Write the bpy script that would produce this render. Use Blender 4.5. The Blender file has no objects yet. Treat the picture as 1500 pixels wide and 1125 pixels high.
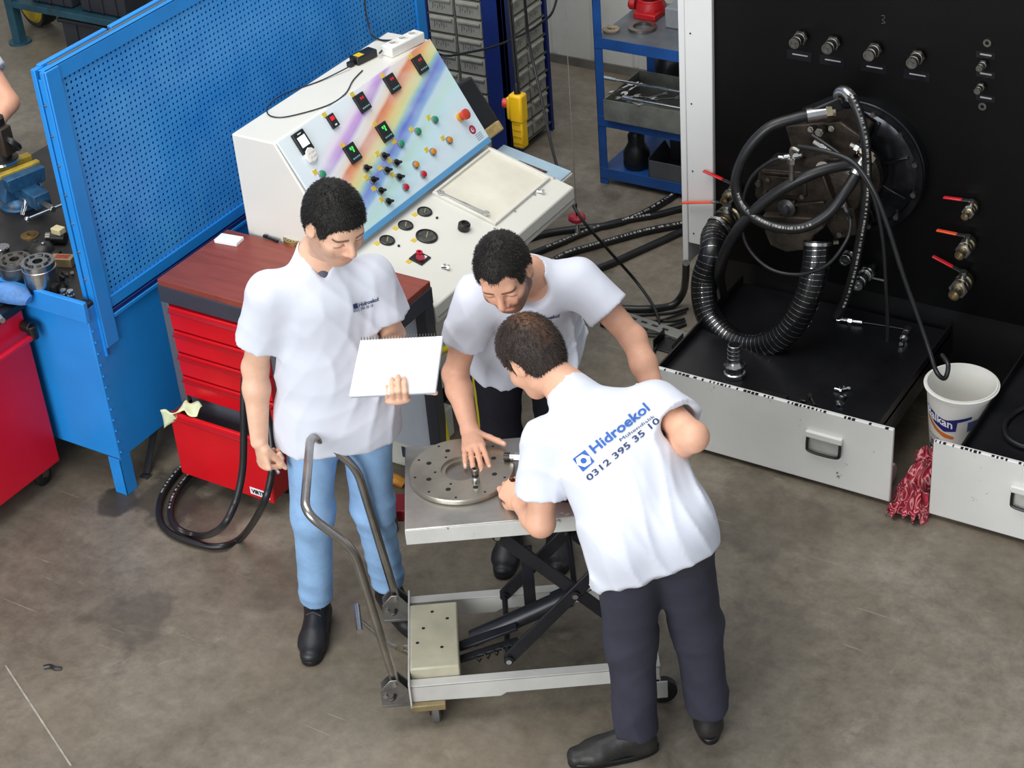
import bpy, bmesh, math, random
import numpy as np
from mathutils import Matrix, Vector
from mathutils.bvhtree import BVHTree

scene = bpy.context.scene
COL = scene.collection
rng = random.Random(7)

# ------------------------------------------------------------------ camera
PITCH, ROLL, FPX, CAMH = 33.5, 4.8, 2680.0, 4.2
YAW = math.radians(34)                       # the viewer looks along -X+Y of the room axes
_t, _r = math.radians(PITCH), math.radians(ROLL)
def yawed(v):                                # viewer frame (u right, v away, z up) -> room axes
    c, s = math.cos(YAW), math.sin(YAW)
    return np.array([v[0]*c - v[1]*s, v[0]*s + v[1]*c, v[2]])
_fw = np.array([0, math.cos(_t), -math.sin(_t)]); _rt = np.array([1., 0, 0]); _up = np.cross(_rt, _fw)
_ix = math.cos(_r)*_rt - math.sin(_r)*_up
_iy = -math.sin(_r)*_rt - math.cos(_r)*_up
CAM = np.array([3.0, -4.0, CAMH])
IX, IY, FW = yawed(_ix), yawed(_iy), yawed(_fw)
cam_data = bpy.data.cameras.new('camera'); cam = bpy.data.objects.new('camera', cam_data); COL.objects.link(cam)
cam_data.sensor_width = 36.0; cam_data.lens = FPX*36.0/1500.0; cam_data.clip_start = .1; cam_data.clip_end = 200
cam.matrix_world = Matrix(((IX[0], -IY[0], -FW[0], CAM[0]), (IX[1], -IY[1], -FW[1], CAM[1]), (IX[2], -IY[2], -FW[2], CAM[2]), (0, 0, 0, 1)))
scene.camera = cam
# surveying helpers: where a sight line meets a known plane of the room
def ray(px, py):
    d = FW*FPX + IX*(px-750.0) + IY*(py-562.5)
    return d/np.linalg.norm(d)
def hit(px, py, p, n):
    d = ray(px, py); n = np.array(n, float); return CAM + d*(np.dot(np.array(p, float)-CAM, n)/np.dot(d, n))
def onZ(px, py, z): return hit(px, py, (0, 0, z), (0, 0, 1))
def onX(px, py, x): return hit(px, py, (x, 0, 0), (1, 0, 0))
def onY(px, py, y): return hit(px, py, (0, y, 0), (0, 1, 0))
VDIR = yawed((0, 1, 0)); UDIR = yawed((1, 0, 0))
def onV(px, py, v): return hit(px, py, CAM*np.array([1, 1, 0]) + VDIR*v, VDIR)      # at distance v in front of the viewer
def UV(u, v, z): return yawed((u, v, z)) + np.array([3.0, -4.0, 0])

# ------------------------------------------------------------------ light
scene.view_settings.view_transform = 'Standard'; scene.view_settings.look = 'None'
scene.view_settings.gamma = 1.0; scene.view_settings.use_curve_mapping = False
scene.view_settings.exposure = 0.0
world = bpy.data.worlds.new('workshop_daylight'); scene.world = world; world.use_nodes = True
bg = world.node_tree.nodes['Background']; bg.inputs[0].default_value = (.86, .93, 1.0, 1); bg.inputs[1].default_value = .46
def area(name, loc, target, sx, sy, power, col):
    l = bpy.data.lights.new(name, 'AREA'); l.shape = 'RECTANGLE'; l.size = sx; l.size_y = sy; l.energy = power; l.color = col
    o = bpy.data.objects.new(name, l); COL.objects.link(o); o.location = loc
    o.rotation_euler = (Vector(target)-Vector(loc)).to_track_quat('-Z', 'Y').to_euler(); return o
area('skylight', (-1.0, -.4, 6.4), (-.7, .3, 0), 5.0, 4.5, 300, (1, .985, .96))
area('roller_door_daylight', (.6, -8.2, 3.4), (-.6, .6, .8), 6.0, 3.8, 620, (.96, .985, 1.0))

# ------------------------------------------------------------------ materials
def lin(c):
    if isinstance(c, str): c = tuple(int(c[i:i+2], 16) for i in (0, 2, 4))
    return tuple(((x/255)/12.92 if x/255 <= .04045 else ((x/255+.055)/1.055)**2.4) for x in c) + (1.0,)
MATS = {}
def mat(name, col, rough=.5, metal=0.0, var=.12, scale=6.0, bump=0.0, bscale=60.0, chip=None, chip_at=.66, chip_scale=9.0, col2=None, stretch=None, spec=.5, emit=0, attr=None, trans=0, alpha=1.0, coat=0.0):
    if name in MATS: return MATS[name]
    m = bpy.data.materials.new(name); m.use_nodes = True; nt = m.node_tree; n = nt.nodes; L = nt.links
    b = n['Principled BSDF']; c = lin(col)
    b.inputs['Roughness'].default_value = rough; b.inputs['Metallic'].default_value = metal
    b.inputs['Specular IOR Level'].default_value = spec
    if trans: b.inputs['Transmission Weight'].default_value = trans
    if alpha < 1: b.inputs['Alpha'].default_value = alpha
    if coat: b.inputs['Coat Weight'].default_value = coat
    tc = n.new('ShaderNodeTexCoord'); src = tc.outputs['Object']
    if stretch:
        mp = n.new('ShaderNodeMapping'); mp.inputs['Scale'].default_value = stretch; L.new(src, mp.inputs[0]); src = mp.outputs[0]
    nz = n.new('ShaderNodeTexNoise'); nz.inputs['Scale'].default_value = scale; nz.inputs['Detail'].default_value = 5; nz.inputs['Roughness'].default_value = .6; L.new(src, nz.inputs['Vector'])
    rp = n.new('ShaderNodeValToRGB'); rp.color_ramp.elements[0].position = .3; rp.color_ramp.elements[1].position = .7
    c2 = lin(col2) if col2 else tuple(x*(1-2*var) for x in c[:3])+(1,)
    c1 = c if col2 else tuple(min(1, x*(1+var*.6)) for x in c[:3])+(1,)
    rp.color_ramp.elements[0].color = c2; rp.color_ramp.elements[1].color = c1; L.new(nz.outputs['Fac'], rp.inputs[0]); out = rp.outputs[0]
    if attr:
        at = n.new('ShaderNodeAttribute'); at.attribute_name = attr
        mx = n.new('ShaderNodeMix'); mx.data_type = 'RGBA'; mx.blend_type = 'MULTIPLY'; mx.inputs[0].default_value = 1
        L.new(out, mx.inputs[6]); L.new(at.outputs['Color'], mx.inputs[7]); out = mx.outputs[2]
    if chip:
        n2 = n.new('ShaderNodeTexNoise'); n2.inputs['Scale'].default_value = chip_scale; n2.inputs['Detail'].default_value = 8; n2.inputs['Roughness'].default_value = .72; L.new(src, n2.inputs['Vector'])
        r2 = n.new('ShaderNodeValToRGB'); r2.color_ramp.elements[0].position = chip_at; r2.color_ramp.elements[1].position = chip_at+.03; L.new(n2.outputs['Fac'], r2.inputs[0])
        mx = n.new('ShaderNodeMix'); mx.data_type = 'RGBA'; L.new(r2.outputs[0], mx.inputs[0]); L.new(out, mx.inputs[6]); mx.inputs[7].default_value = lin(chip); out = mx.outputs[2]
    L.new(out, b.inputs['Base Color'])
    if emit:
        L.new(out, b.inputs['Emission Color']); b.inputs['Emission Strength'].default_value = emit
    if bump:
        n3 = n.new('ShaderNodeTexNoise'); n3.inputs['Scale'].default_value = bscale; n3.inputs['Detail'].default_value = 4; L.new(src, n3.inputs['Vector'])
        bp = n.new('ShaderNodeBump'); bp.inputs['Strength'].default_value = bump; bp.inputs['Distance'].default_value = .004; L.new(n3.outputs['Fac'], bp.inputs['Height']); L.new(bp.outputs[0], b.inputs['Normal'])
    MATS[name] = m; return m

BLUE = mat('blue_paint', '228bdd', .38, var=.05, scale=5, chip='9fc3e0', chip_at=.735, chip_scale=14)
BLUEP = mat('blue_perforated_paint', '48a2ea', .36, col2='2787da', scale=5)
BLUED = mat('dark_blue_paint', '12296e', .45, var=.12)
BLUER = mat('rack_blue_paint', '1d4f93', .45, var=.15, chip='20262e', chip_at=.72)
RED = mat('red_paint', 'd3121f', .32, var=.05)
REDC = mat('cart_red_paint', 'd40f2e', .34, var=.04)
GREYF = mat('grey_frame_paint', '5a5d66', .45, var=.08)
GREYD = mat('dark_frame_paint', '3a3d48', .45, var=.08)
WOODR = mat('red_brown_laminate', '8c4336', .42, var=.12, scale=5, stretch=(1, 9, 1))
CREAM = mat('console_cream_paint', 'e3e0d6', .38, var=.015, scale=3)
WHITEP = mat('rig_white_paint', 'dedddb', .35, var=.02, scale=4)
CHIPW = mat('chipped_white_paint', 'd9d8d4', .4, var=.03, scale=5, chip='1a1a1a', chip_at=.655, chip_scale=13)
BLACKP = mat('black_panel_paint', '060607', .4, var=.3, scale=3, spec=.22)
BLACKT = mat('black_tray_paint', '17171a', .34, var=.35, scale=4, bump=.1, bscale=90)
BLACKPL = mat('black_plastic', '161618', .4, var=.1)
RUBBER = mat('black_rubber', '1b1b1d', .55, var=.2, scale=20)
HOSE = mat('hose_rubber', '1e1e20', .38, var=.2, scale=14)
PRINT = mat('hose_print', 'b9b6ae', .6, var=.5, scale=90)
STEEL = mat('bright_steel', 'c4c4c4', .25, 1.0, var=.1, scale=12)
STEELW = mat('worn_steel', '9a958c', .38, 1.0, var=.25, scale=7)
STEELD = mat('dark_steel', '4d4a47', .45, .8, var=.3, scale=10)
CHROME = mat('chrome', 'dcdcdc', .12, 1.0, var=.04)
BRASS = mat('nickel_brass', 'b6a88c', .3, 1.0, var=.15, scale=20)
CAST = mat('dirty_cast_iron', '473e36', .42, .6, var=.35, scale=18, bump=.3, bscale=120)
YELLOW = mat('yellow_plastic', 'f0bd13', .42, var=.05)
YTAG = mat('yellow_tag', 'e3c64b', .6, var=.1, scale=90)
GREENB = mat('green_button', '1f8f63', .3, var=.1)
ORANGEB = mat('amber_button', 'd38a2c', .3, var=.1)
REDB = mat('red_button', 'c0152f', .3, var=.1)
WHITEPL = mat('white_plastic', 'e9e7e1', .4, var=.03)
PAPER = mat('white_paper', 'f2f3f7', .7, var=.01)
GREYBIN = mat('grey_bin_plastic', 'a09e93', .5, var=.12, scale=20)
DARKBIN = mat('dark_crate_plastic', '33343a', .55, var=.15)
CREAMW = mat('workshop_wall_paint', 'c9c8c2', .6, var=.08, scale=2.0)
SMOKE = mat('grey_rag', '3c3b40', .8, var=.2)
SCREEN = mat('lcd_screen', 'dfe9ff', .2, var=.02, emit=.55)
LEDG = mat('green_digits', '3dfc5a', .4, var=.05, emit=.9)
LEDR = mat('red_digits', 'd0142a', .4, var=.05, emit=.5)

# ------------------------------------------------------------------ mesh builder
def basis(d, hint=(0, 0, 1)):
    d = np.array(d, float); d = d/np.linalg.norm(d); h = np.array(hint, float)
    if abs(np.dot(d, h)/np.linalg.norm(h)) > .97: h = np.array([1., 0, 0]) if abs(d[0]) < .9 else np.array([0, 1., 0])
    x = np.cross(h, d); x = x/np.linalg.norm(x); return x, np.cross(d, x), d
def crom(pts, k=6, closed=False):
    P = [np.array(p, float) for p in pts]; n = len(P); out = []
    for i in range(n if closed else n-1):
        a, b, c, d = ((P[(i-1) % n], P[i], P[(i+1) % n], P[(i+2) % n]) if closed else (P[max(i-1, 0)], P[i], P[i+1], P[min(i+2, n-1)]))
        for j in range(k):
            t = j/k
            out.append(.5*((2*b)+(-a+c)*t+(2*a-5*b+4*c-d)*t*t+(-a+3*b-3*c+d)*t**3))
    if not closed: out.append(P[-1])
    return out
class MB:
    def __init__(s, frame=None): s.v = []; s.f = []; s.m = frame; s.off = np.zeros(3)
    def _add(s, vs, fs):
        b = len(s.v)
        for p in vs:
            p = np.array(p, float)
            if s.m is not None: p = s.m[:3, :3] @ p + s.m[:3, 3]
            s.v.append(tuple(p))
        s.f += [tuple(i+b for i in f) for f in fs]; return s
    def box(s, x0, x1, y0, y1, z0, z1):
        vs = [(x, y, z) for z in (z0, z1) for y in (y0, y1) for x in (x0, x1)]
        return s._add(vs, [(0, 2, 3, 1), (4, 5, 7, 6), (0, 1, 5, 4), (2, 6, 7, 3), (0, 4, 6, 2), (1, 3, 7, 5)])
    def bar(s, p0, p1, w, h, hint=(0, 0, 1)):          # rectangular bar between two points
        x, y, d = basis(np.array(p1, float)-np.array(p0, float), hint); vs = []
        for p in (p0, p1):
            for a, b in ((-1, -1), (1, -1), (1, 1), (-1, 1)): vs.append(np.array(p, float)+x*a*w/2+y*b*h/2)
        return s._add(vs, [(3, 2, 1, 0), (4, 5, 6, 7)]+[(i, (i+1) % 4, (i+1) % 4+4, i+4) for i in range(4)])
    def cyl(s, p0, p1, r0, r1=None, n=16):
        r1 = r0 if r1 is None else r1; x, y, d = basis(np.array(p1, float)-np.array(p0, float)); vs = []
        for p, r in ((p0, r0), (p1, r1)):
            for i in range(n):
                a = 2*math.pi*i/n; vs.append(np.array(p, float)+(x*math.cos(a)+y*math.sin(a))*r)
        return s._add(vs, [tuple(range(n-1, -1, -1)), tuple(range(n, 2*n))]+[(i, (i+1) % n, (i+1) % n+n, i+n) for i in range(n)])
    def lathe(s, prof, o=(0, 0, 0), axis=(0, 0, 1), n=24, caps=True):   # prof: (radius, height) list
        x, y, d = basis(axis); o = np.array(o, float); vs = []; fs = []
        for r, h in prof:
            for i in range(n):
                a = 2*math.pi*i/n; vs.append(o+d*h+(x*math.cos(a)+y*math.sin(a))*r)
        for k in range(len(prof)-1):
            for i in range(n): fs.append((k*n+i, k*n+(i+1) % n, (k+1)*n+(i+1) % n, (k+1)*n+i))
        if caps: fs.append(tuple(range(n-1, -1, -1))); fs.append(tuple((len(prof)-1)*n+i for i in range(n)))
        return s._add(vs, fs)
    def ring(s, ri, ro, h, o=(0, 0, 0), axis=(0, 0, 1), n=28):
        return s.lathe([(ri, 0), (ro, 0), (ro, h), (ri, h), (ri, 0)], o, axis, n, caps=False)
    def tube(s, pts, r, n=8, closed=False):
        P = [np.array(p, float) for p in pts]; N = len(P); vs = []; fs = []; px = None
        for i in range(N):
            d = (P[(i+1) % N]-P[i-1]) if closed else (P[min(i+1, N-1)]-P[max(i-1, 0)])
            d = d/(np.linalg.norm(d)+1e-9)
            if px is None: x = basis(d)[0]
            else: x = px-d*np.dot(px, d); x = x/(np.linalg.norm(x)+1e-9)
            px = x; y = np.cross(d, x); rr = r[i] if hasattr(r, '__len__') else r
            for k in range(n):
                a = 2*math.pi*k/n; vs.append(P[i]+(x*math.cos(a)+y*math.sin(a))*rr)
        for i in range(N if closed else N-1):
            for k in range(n): fs.append((i*n+k, i*n+(k+1) % n, ((i+1) % N)*n+(k+1) % n, ((i+1) % N)*n+k))
        if not closed: fs.append(tuple(range(n-1, -1, -1))); fs.append(tuple((N-1)*n+i for i in range(n)))
        return s._add(vs, fs)
    def prism(s, poly, depth, o=(0, 0, 0), x=(1, 0, 0), y=(0, 1, 0)):   # polygon in plane (x,y), extruded along x cross y
        x = np.array(x, float); y = np.array(y, float); nn = np.cross(x, y); o = np.array(o, float); n = len(poly)
        vs = [o+x*a+y*b for a, b in poly]+[o+x*a+y*b+nn*depth for a, b in poly]
        return s._add(vs, [tuple(range(n-1, -1, -1)), tuple(range(n, 2*n))]+[(i, (i+1) % n, (i+1) % n+n, i+n) for i in range(n)])
    def ball(s, c, r, n=12, m=8, sc=(1, 1, 1)):
        vs = []; fs = []; c = np.array(c, float)
        for j in range(1, m):
            p = math.pi*j/m
            for i in range(n):
                a = 2*math.pi*i/n; vs.append(c+np.array([math.cos(a)*math.sin(p)*sc[0], math.sin(a)*math.sin(p)*sc[1], math.cos(p)*sc[2]])*r)
        vs += [c+np.array([0, 0, r*sc[2]]), c-np.array([0, 0, r*sc[2]])]; t, b = len(vs)-2, len(vs)-1
        for j in range(m-2):
            for i in range(n): fs.append((j*n+i, (j+1)*n+i, (j+1)*n+(i+1) % n, j*n+(i+1) % n))
        for i in range(n): fs.append((t, i, (i+1) % n)); fs.append((b, (m-2)*n+(i+1) % n, (m-2)*n+i))
        return s._add(vs, fs)
    def nut(s, p0, p1, r): return s.cyl(p0, p1, r, n=6)
    def build(s, name, material, parent=None, bevel=0, smooth=True, angle=38, sub=0):
        me = bpy.data.meshes.new(name)
        me.from_pydata(s.v, [], s.f); me.update()
        bm = bmesh.new(); bm.from_mesh(me); bmesh.ops.recalc_face_normals(bm, faces=bm.faces); bm.to_mesh(me); bm.free()
        return finish(me, name, material, parent, bevel, smooth, angle, sub)
def finish(me, name, material, parent=None, bevel=0, smooth=True, angle=38, sub=0):
    if smooth:
        for p in me.polygons: p.use_smooth = True
        me.set_sharp_from_angle(angle=math.radians(angle))
    o = bpy.data.objects.new(name, me); COL.objects.link(o)
    if material: me.materials.append(material)
    if bevel:
        b = o.modifiers.new('bevel', 'BEVEL'); b.width = bevel; b.segments = 2; b.limit_method = 'ANGLE'; b.angle_limit = math.radians(40); b.harden_normals = False
    if parent: attach(o, parent)
    return o
def attach(o, parent):
    # part geometry is written in room coordinates; keep it in place under its thing
    o.parent = parent; o.matrix_parent_inverse = Matrix.Identity(4); return o
def thing(name, label, cat, loc=(0, 0, 0), rz=0.0, group=None):
    o = bpy.data.objects.new(name, None); o.empty_display_size = .05; COL.objects.link(o)
    o.location = [float(x) for x in loc]; o.rotation_euler = (0, 0, rz); return tag(o, label, cat, group)
def tag(o, label=None, cat=None, group=None, kind=None):
    if label: o['label'] = label
    if cat: o['category'] = cat
    if group: o['group'] = group
    if kind: o['kind'] = kind
    return o
def rebase(t):
    # parts were written in room coordinates: move their meshes into the thing's own frame
    inv = (Matrix.Translation(t.location) @ t.rotation_euler.to_matrix().to_4x4()).inverted()
    done = set()
    def rec(o):
        for c in [x for x in ALL() if x.parent == o]:
            if c.type == 'MESH' and c.data.name not in done and not c.get('local_'):
                c.data.transform(inv); done.add(c.data.name)
            rec(c)
    rec(t)
def ALL(): return list(bpy.data.objects)
def solo(mb, name, material, label, cat, base, group=None, bevel=0, **k):      # a thing that is one mesh, origin at its base
    o = mb.build(name, material, None, bevel, **k); b = [float(x) for x in base]
    o.data.transform(Matrix.Translation([-x for x in b])); o.location = b
    return tag(o, label, cat, group)
def struct(mb, name, material, bevel=0, **k):
    o = mb.build(name, material, None, bevel, **k); o['kind'] = 'structure'; return o
def copy_tree(o, parent=None, loc=None, rot=None):
    c = o.copy(); COL.objects.link(c); c.parent = parent
    if loc is not None: c.location = loc
    if rot is not None: c.rotation_euler = rot
    for ch in [x for x in ALL() if x.parent == o]: copy_tree(ch, c)
    return c
def frame(o, x, y):
    x = np.array(x, float); x = x/np.linalg.norm(x); y = np.array(y, float); y = y-x*np.dot(x, y); y = y/np.linalg.norm(y); z = np.cross(x, y)
    m = np.eye(4); m[:3, 0] = x; m[:3, 1] = y; m[:3, 2] = z; m[:3, 3] = o; return m
def mesh_text(body, size, spacing=1.0, bold=0.0, res=2):
    cu = bpy.data.curves.new('t', 'FONT'); cu.body = body; cu.size = size; cu.space_character = spacing; cu.offset = bold; cu.resolution_u = res; cu.fill_mode = 'FRONT'
    o = bpy.data.objects.new('t', cu); COL.objects.link(o); bpy.context.view_layer.update()
    me = bpy.data.meshes.new_from_object(o.evaluated_get(bpy.context.evaluated_depsgraph_get())); bpy.data.objects.remove(o); bpy.data.curves.remove(cu)
    return me
def text_part(body, size, fr, material, name, parent=None, lift=.0008, bold=0.0, spacing=1.0, center=True):
    me = mesh_text(body, size, spacing, bold)
    v = np.array([x.co[:] for x in me.vertices]) if len(me.vertices) else np.zeros((1, 3))
    if center and len(me.vertices):
        c = (v.min(0)+v.max(0))/2; me.transform(Matrix.Translation((-c[0], -c[1], 0)))
    me.transform(Matrix([list(r) for r in fr])); me.transform(Matrix.Translation([float(x) for x in fr[:3, 2]*lift]))
    return finish(me, name, material, parent, smooth=False)
# ================================================================== the setting
def floor_material():
    m = bpy.data.materials.new('stained_concrete'); m.use_nodes = True; nt = m.node_tree; n = nt.nodes; L = nt.links; b = n['Principled BSDF']
    tc = n.new('ShaderNodeTexCoord').outputs['Object']
    def noise(sc, det=8, ro=.62, vec=None, dist=0):
        z = n.new('ShaderNodeTexNoise'); z.inputs['Scale'].default_value = sc; z.inputs['Detail'].default_value = det; z.inputs['Roughness'].default_value = ro; z.inputs['Distortion'].default_value = dist; L.new(vec or tc, z.inputs['Vector']); return z.outputs['Fac']
    def ramp(f, stops):
        r = n.new('ShaderNodeValToRGB'); e = r.color_ramp.elements
        for i, (p, c) in enumerate(stops):
            x = e[i] if i < 2 else e.new(p)
            x.position = p; x.color = c if len(c) == 4 else tuple(c)+(1,)
        L.new(f, r.inputs[0]); return r.outputs[0]
    def mix(f, a, c, mode='MIX'):
        x = n.new('ShaderNodeMix'); x.data_type = 'RGBA'; x.blend_type = mode
        if isinstance(f, float): x.inputs[0].default_value = f
        else: L.new(f, x.inputs[0])
        for s, k in ((a, 6), (c, 7)):
            if isinstance(s, tuple): x.inputs[k].default_value = s
            else: L.new(s, x.inputs[k])
        return x.outputs[2]
    def math_(op, a, c=None, d=None):
        x = n.new('ShaderNodeMath'); x.operation = op
        for i, s in enumerate((a, c, d)):
            if s is None: continue
            if isinstance(s, (int, float)): x.inputs[i].default_value = s
            else: L.new(s, x.inputs[i])
        return x.outputs[0]
    base = ramp(noise(.9, 9, .66, dist=.6), [(.3, lin('655e54')), (.7, lin('a39d94')), (.5, lin('857e73'))])
    fine = ramp(noise(14, 10, .78), [(.36, lin('625b50')), (.68, lin('b6b1a8'))])
    c = mix(.6, base, fine, 'OVERLAY')
    warm = ramp(noise(.55, 4, .5, dist=.3), [(.42, (0, 0, 0)), (.62, (1, 1, 1))])
    c = mix(math_('MULTIPLY', warm, .3), c, lin('7a6a50'), 'MIX')
    dark = ramp(noise(2.6, 9, .7, dist=1.2), [(.60, (0, 0, 0)), (.72, (1, 1, 1))])
    c = mix(math_('MULTIPLY', dark, .55), c, lin('3c352c'))
    light = ramp(noise(3.7, 10, .72, dist=.8), [(.62, (0, 0, 0)), (.74, (1, 1, 1))])
    c = mix(math_('MULTIPLY', light, .4), c, lin('b3aa9d'))
    # a few oil stains with ragged edges
    nz = n.new('ShaderNodeTexNoise'); nz.inputs['Scale'].default_value = 5; nz.inputs['Detail'].default_value = 6; L.new(tc, nz.inputs['Vector'])
    for (x, y, r, k) in ((-1.35, .02, .2, .75), (-1.12, .05, .17, .6), (-1.5, -.1, .09, .8), (-1.0, -.62, .16, .45), (.2, .75, .3, .35), (.75, .9, .3, .35), (-.55, -.1, .25, .35), (-.85, 1.9, .35, .4), (-1.3, 2.6, .4, .35), (.6, -.9, .22, .25)):
        d = n.new('ShaderNodeVectorMath'); d.operation = 'DISTANCE'; L.new(tc, d.inputs[0]); d.inputs[1].default_value = (x, y, 0)
        q = math_('ADD', d.outputs['Value'], math_('MULTIPLY', math_('SUBTRACT', nz.outputs['Fac'], .5), r*2.2))
        mr = n.new('ShaderNodeMapRange'); mr.inputs['From Min'].default_value = r; mr.inputs['From Max'].default_value = r*.72; L.new(q, mr.inputs['Value'])
        c = mix(math_('MULTIPLY', mr.outputs[0], k), c, lin('37322b'))
    # long pale scratches
    mp = n.new('ShaderNodeMapping'); mp.inputs['Rotation'].default_value = (0, 0, .5); mp.inputs['Scale'].default_value = (1.2, 26, 1); L.new(tc, mp.inputs[0])
    sc = ramp(noise(3.0, 3, .5, mp.outputs[0], .4), [(.70, (0, 0, 0)), (.73, (1, 1, 1))])
    c = mix(math_('MULTIPLY', sc, .3), c, lin('b0a99e'))
    L.new(c, b.inputs['Base Color'])
    rr = n.new('ShaderNodeMapRange'); rr.inputs['To Min'].default_value = .32; rr.inputs['To Max'].default_value = .62; L.new(noise(2.2, 8, .65), rr.inputs['Value']); L.new(rr.outputs[0], b.inputs['Roughness'])
    bp = n.new('ShaderNodeBump'); bp.inputs['Strength'].default_value = .12; bp.inputs['Distance'].default_value = .004; L.new(noise(30, 9, .75), bp.inputs['Height']); L.new(bp.outputs[0], b.inputs['Normal'])
    return m
fl = MB().box(-9, 5, -6, 4.3, -.1, 0); struct(fl, 'floor', floor_material())
# saw-cut joint filled with pale sealant, lower left, and the dark cut before the drawers
j = MB()
a, c = onZ(8, 975, 0), onZ(104, 1122, 0); j.bar(a+np.array([0, 0, .0005]), c+np.array([0, 0, .0005]), .006, .002)
struct(j, 'trim_1', mat('pale_joint', 'a8a296', .7, var=.2, scale=30))
# corrugated sandwich-panel wall at the back
w = MB()
prof = []; x = -7.0
while x < 4.6:
    for dx, dy in ((0, 0), (.012, .012), (.03, .012), (.042, 0)): prof.append((x+dx, 4.17+dy))
    x += .26
w.prism([(a, b) for a, b in prof]+[(prof[-1][0], 4.3), (prof[0][0], 4.3)], 3.6, (0, 0, 0))
struct(w, 'wall_back', CREAMW)
bb = MB().box(-7, 4.6, 4.158, 4.172, 0, .05); struct(bb, 'baseboard_back', mat('grimy_wall_foot', '6e6a62', .7, var=.2))
# ================================================================== left: blue bench, perforated partition, red cart
t = thing('workbench', 'blue sheet-metal workbench with black worktop behind the perforated partition', 'workbench', (-1.85, .9, 0))
b = MB().box(-2.55, -1.505, -.055, 2.25, .17, .845); b.build('body', BLUE, t, .004)
b = MB().box(-2.6, -1.49, -.075, -.055, .80, .885); b.build('edge_rail', BLUE, t, .003)
b = MB().box(-2.6, -1.505, -.055, 2.25, .846, .862); b.build('worktop', mat('black_worktop', '2a2826', .5, var=.3, scale=9, bump=.2), t, .002)
for (x, y) in ((-1.535, -.03), (-2.52, -.03), (-1.535, 2.2), (-2.52, 2.2)):
    l = MB(); l.box(x-.03, x+.03, y-.03, y-.026, 0, .17); l.box(x+.026, x+.03, y-.03, y+.03, 0, .17); l.build('leg', BLUE, t, .001)
for i in range(12):
    rv = MB().ball((-1.503, -.045, .2+i*.05), .005, 6, 4); rv.build('rivet', BLUE, t)
rebase(t)
p0, p1 = onZ(215, 697, 0), onZ(196, 632, .0)
q = MB().bar(p0+np.array([0, 0, .012]), p0+np.array([-.05, .16, .16]), .035, .006, (0, 1, 0)); q.box(p0[0]-.02, p0[0]+.02, p0[1]-.02, p0[1]+.01, 0, .006)
solo(q, 'steel_strut', mat('strut_grey', '4a4c50', .4, .4), 'grey flat steel strut slanting down beneath the blue bench', 'strut', p0)

# perforated board with frame (holes are real)
PX, PY0, PY1, PZ0, PZ1 = -1.5, .0, 2.2, .80, 1.765
t = thing('perforated_partition', 'tall blue perforated sheet-metal partition with boxed frame and pale scuffs', 'partition', (PX, 1.1, .8))
def perforated(y0, y1, z0, z1, x, q=.0235, r=.0054):
    ny, nz = int((y1-y0)/q), int((z1-z0)/q); vs = []; fs = []; grid = {}
    def g(i, k):
        if (i, k) not in grid: grid[(i, k)] = len(vs); vs.append((x, y0+i*(y1-y0)/ny, z0+k*(z1-z0)/nz))
        return grid[(i, k)]
    sy, sz = (y1-y0)/ny, (z1-z0)/nz
    for i in range(ny):
        for k in range(nz):
            c = (g(i, k), g(i+1, k), g(i+1, k+1), g(i, k+1))
            cy, cz = y0+(i+.5)*sy, z0+(k+.5)*sz; h = []
            for a in range(8):
                an = math.radians(-135+45*a); h.append(len(vs)); vs.append((x, cy+r*math.cos(an), cz+r*math.sin(an)))
            for s in range(4): fs.append((c[s], c[(s+1) % 4], h[(2*s+2) % 8], h[2*s+1], h[2*s]))
    me = bpy.data.meshes.new('sheet'); me.from_pydata(vs, [], fs); me.update(); return me
o = finish(perforated(PY0+.055, PY1-.03, PZ0+.03, PZ1-.05, PX-.004), 'perforated_sheet', BLUEP, t, smooth=False)
sm = o.modifiers.new('thickness', 'SOLIDIFY'); sm.thickness = .0015; sm.offset = 0
f = MB().box(PX-.050, PX-.046, PY0+.02, PY1, PZ0-.01, PZ1-.01); f.build('back_sheet', BLUE, t)
f = MB().box(PX-.005, PX+.012, PY0-.006, PY0+.06, .655, PZ1); f.build('end_post_face', BLUE, t, .003)
f = MB().box(PX-.05, PX-.042, PY0-.012, PY0, .62, PZ1+.005); f.box(PX-.05, PX-.03, PY0-.014, PY0-.008, .62, PZ1+.005); f.box(PX-.026, PX-.010, PY0-.010, PY0-.004, .62, PZ1-.03); f.box(PX-.012, PX+.006, PY0-.012, PY0-.004, .62, PZ1); f.build('end_channel', BLUE, t, .002)
f = MB().box(PX-.052, PX-.03, PY0-.012, PY0+.03, .62, PZ1+.004); f.build('end_post_back', BLUE, t, .002)
f = MB().box(PX-.004, PX+.006, PY0+.05, PY1, PZ1-.055, PZ1); f.box(PX-.03, PX+.006, PY0, PY1, PZ1-.004, PZ1); f.build('top_rail', BLUE, t, .002)
for i in range(6):
    f = MB().box(PX-.055, PX-.034, PY0+.02+i*.36, PY0+.36+i*.36, PZ1-.006, PZ1+.010); f.build('top_clip', BLUE, t, .003)
f = MB().box(PX-.034, PX-.024, PY0+.05, PY1, PZ1-.012, PZ1+.002); f.build('cable_gutter', mat('gutter_dirt', '6a655c', .7), t)
f = MB().box(PX-.004, PX+.006, PY0+.05, PY1, PZ0-.005, PZ0+.04); f.build('bottom_rail', BLUE, t, .002)
f = MB().box(PX-.03, PX+.008, PY0+.062, PY1, PZ0-.028, PZ0-.012); f.build('bottom_seam', BLUED, t, .002)
f = MB().box(PX-.03, PX+.012, PY0+.062, PY1, PZ0-.045, PZ0-.03); f.build('bottom_flange', BLUE, t, .002)
f = MB().box(PX-.05, PX+.006, PY1-.035, PY1+.03, .0, PZ1); f.build('far_post', BLUE, t, .003)
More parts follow.
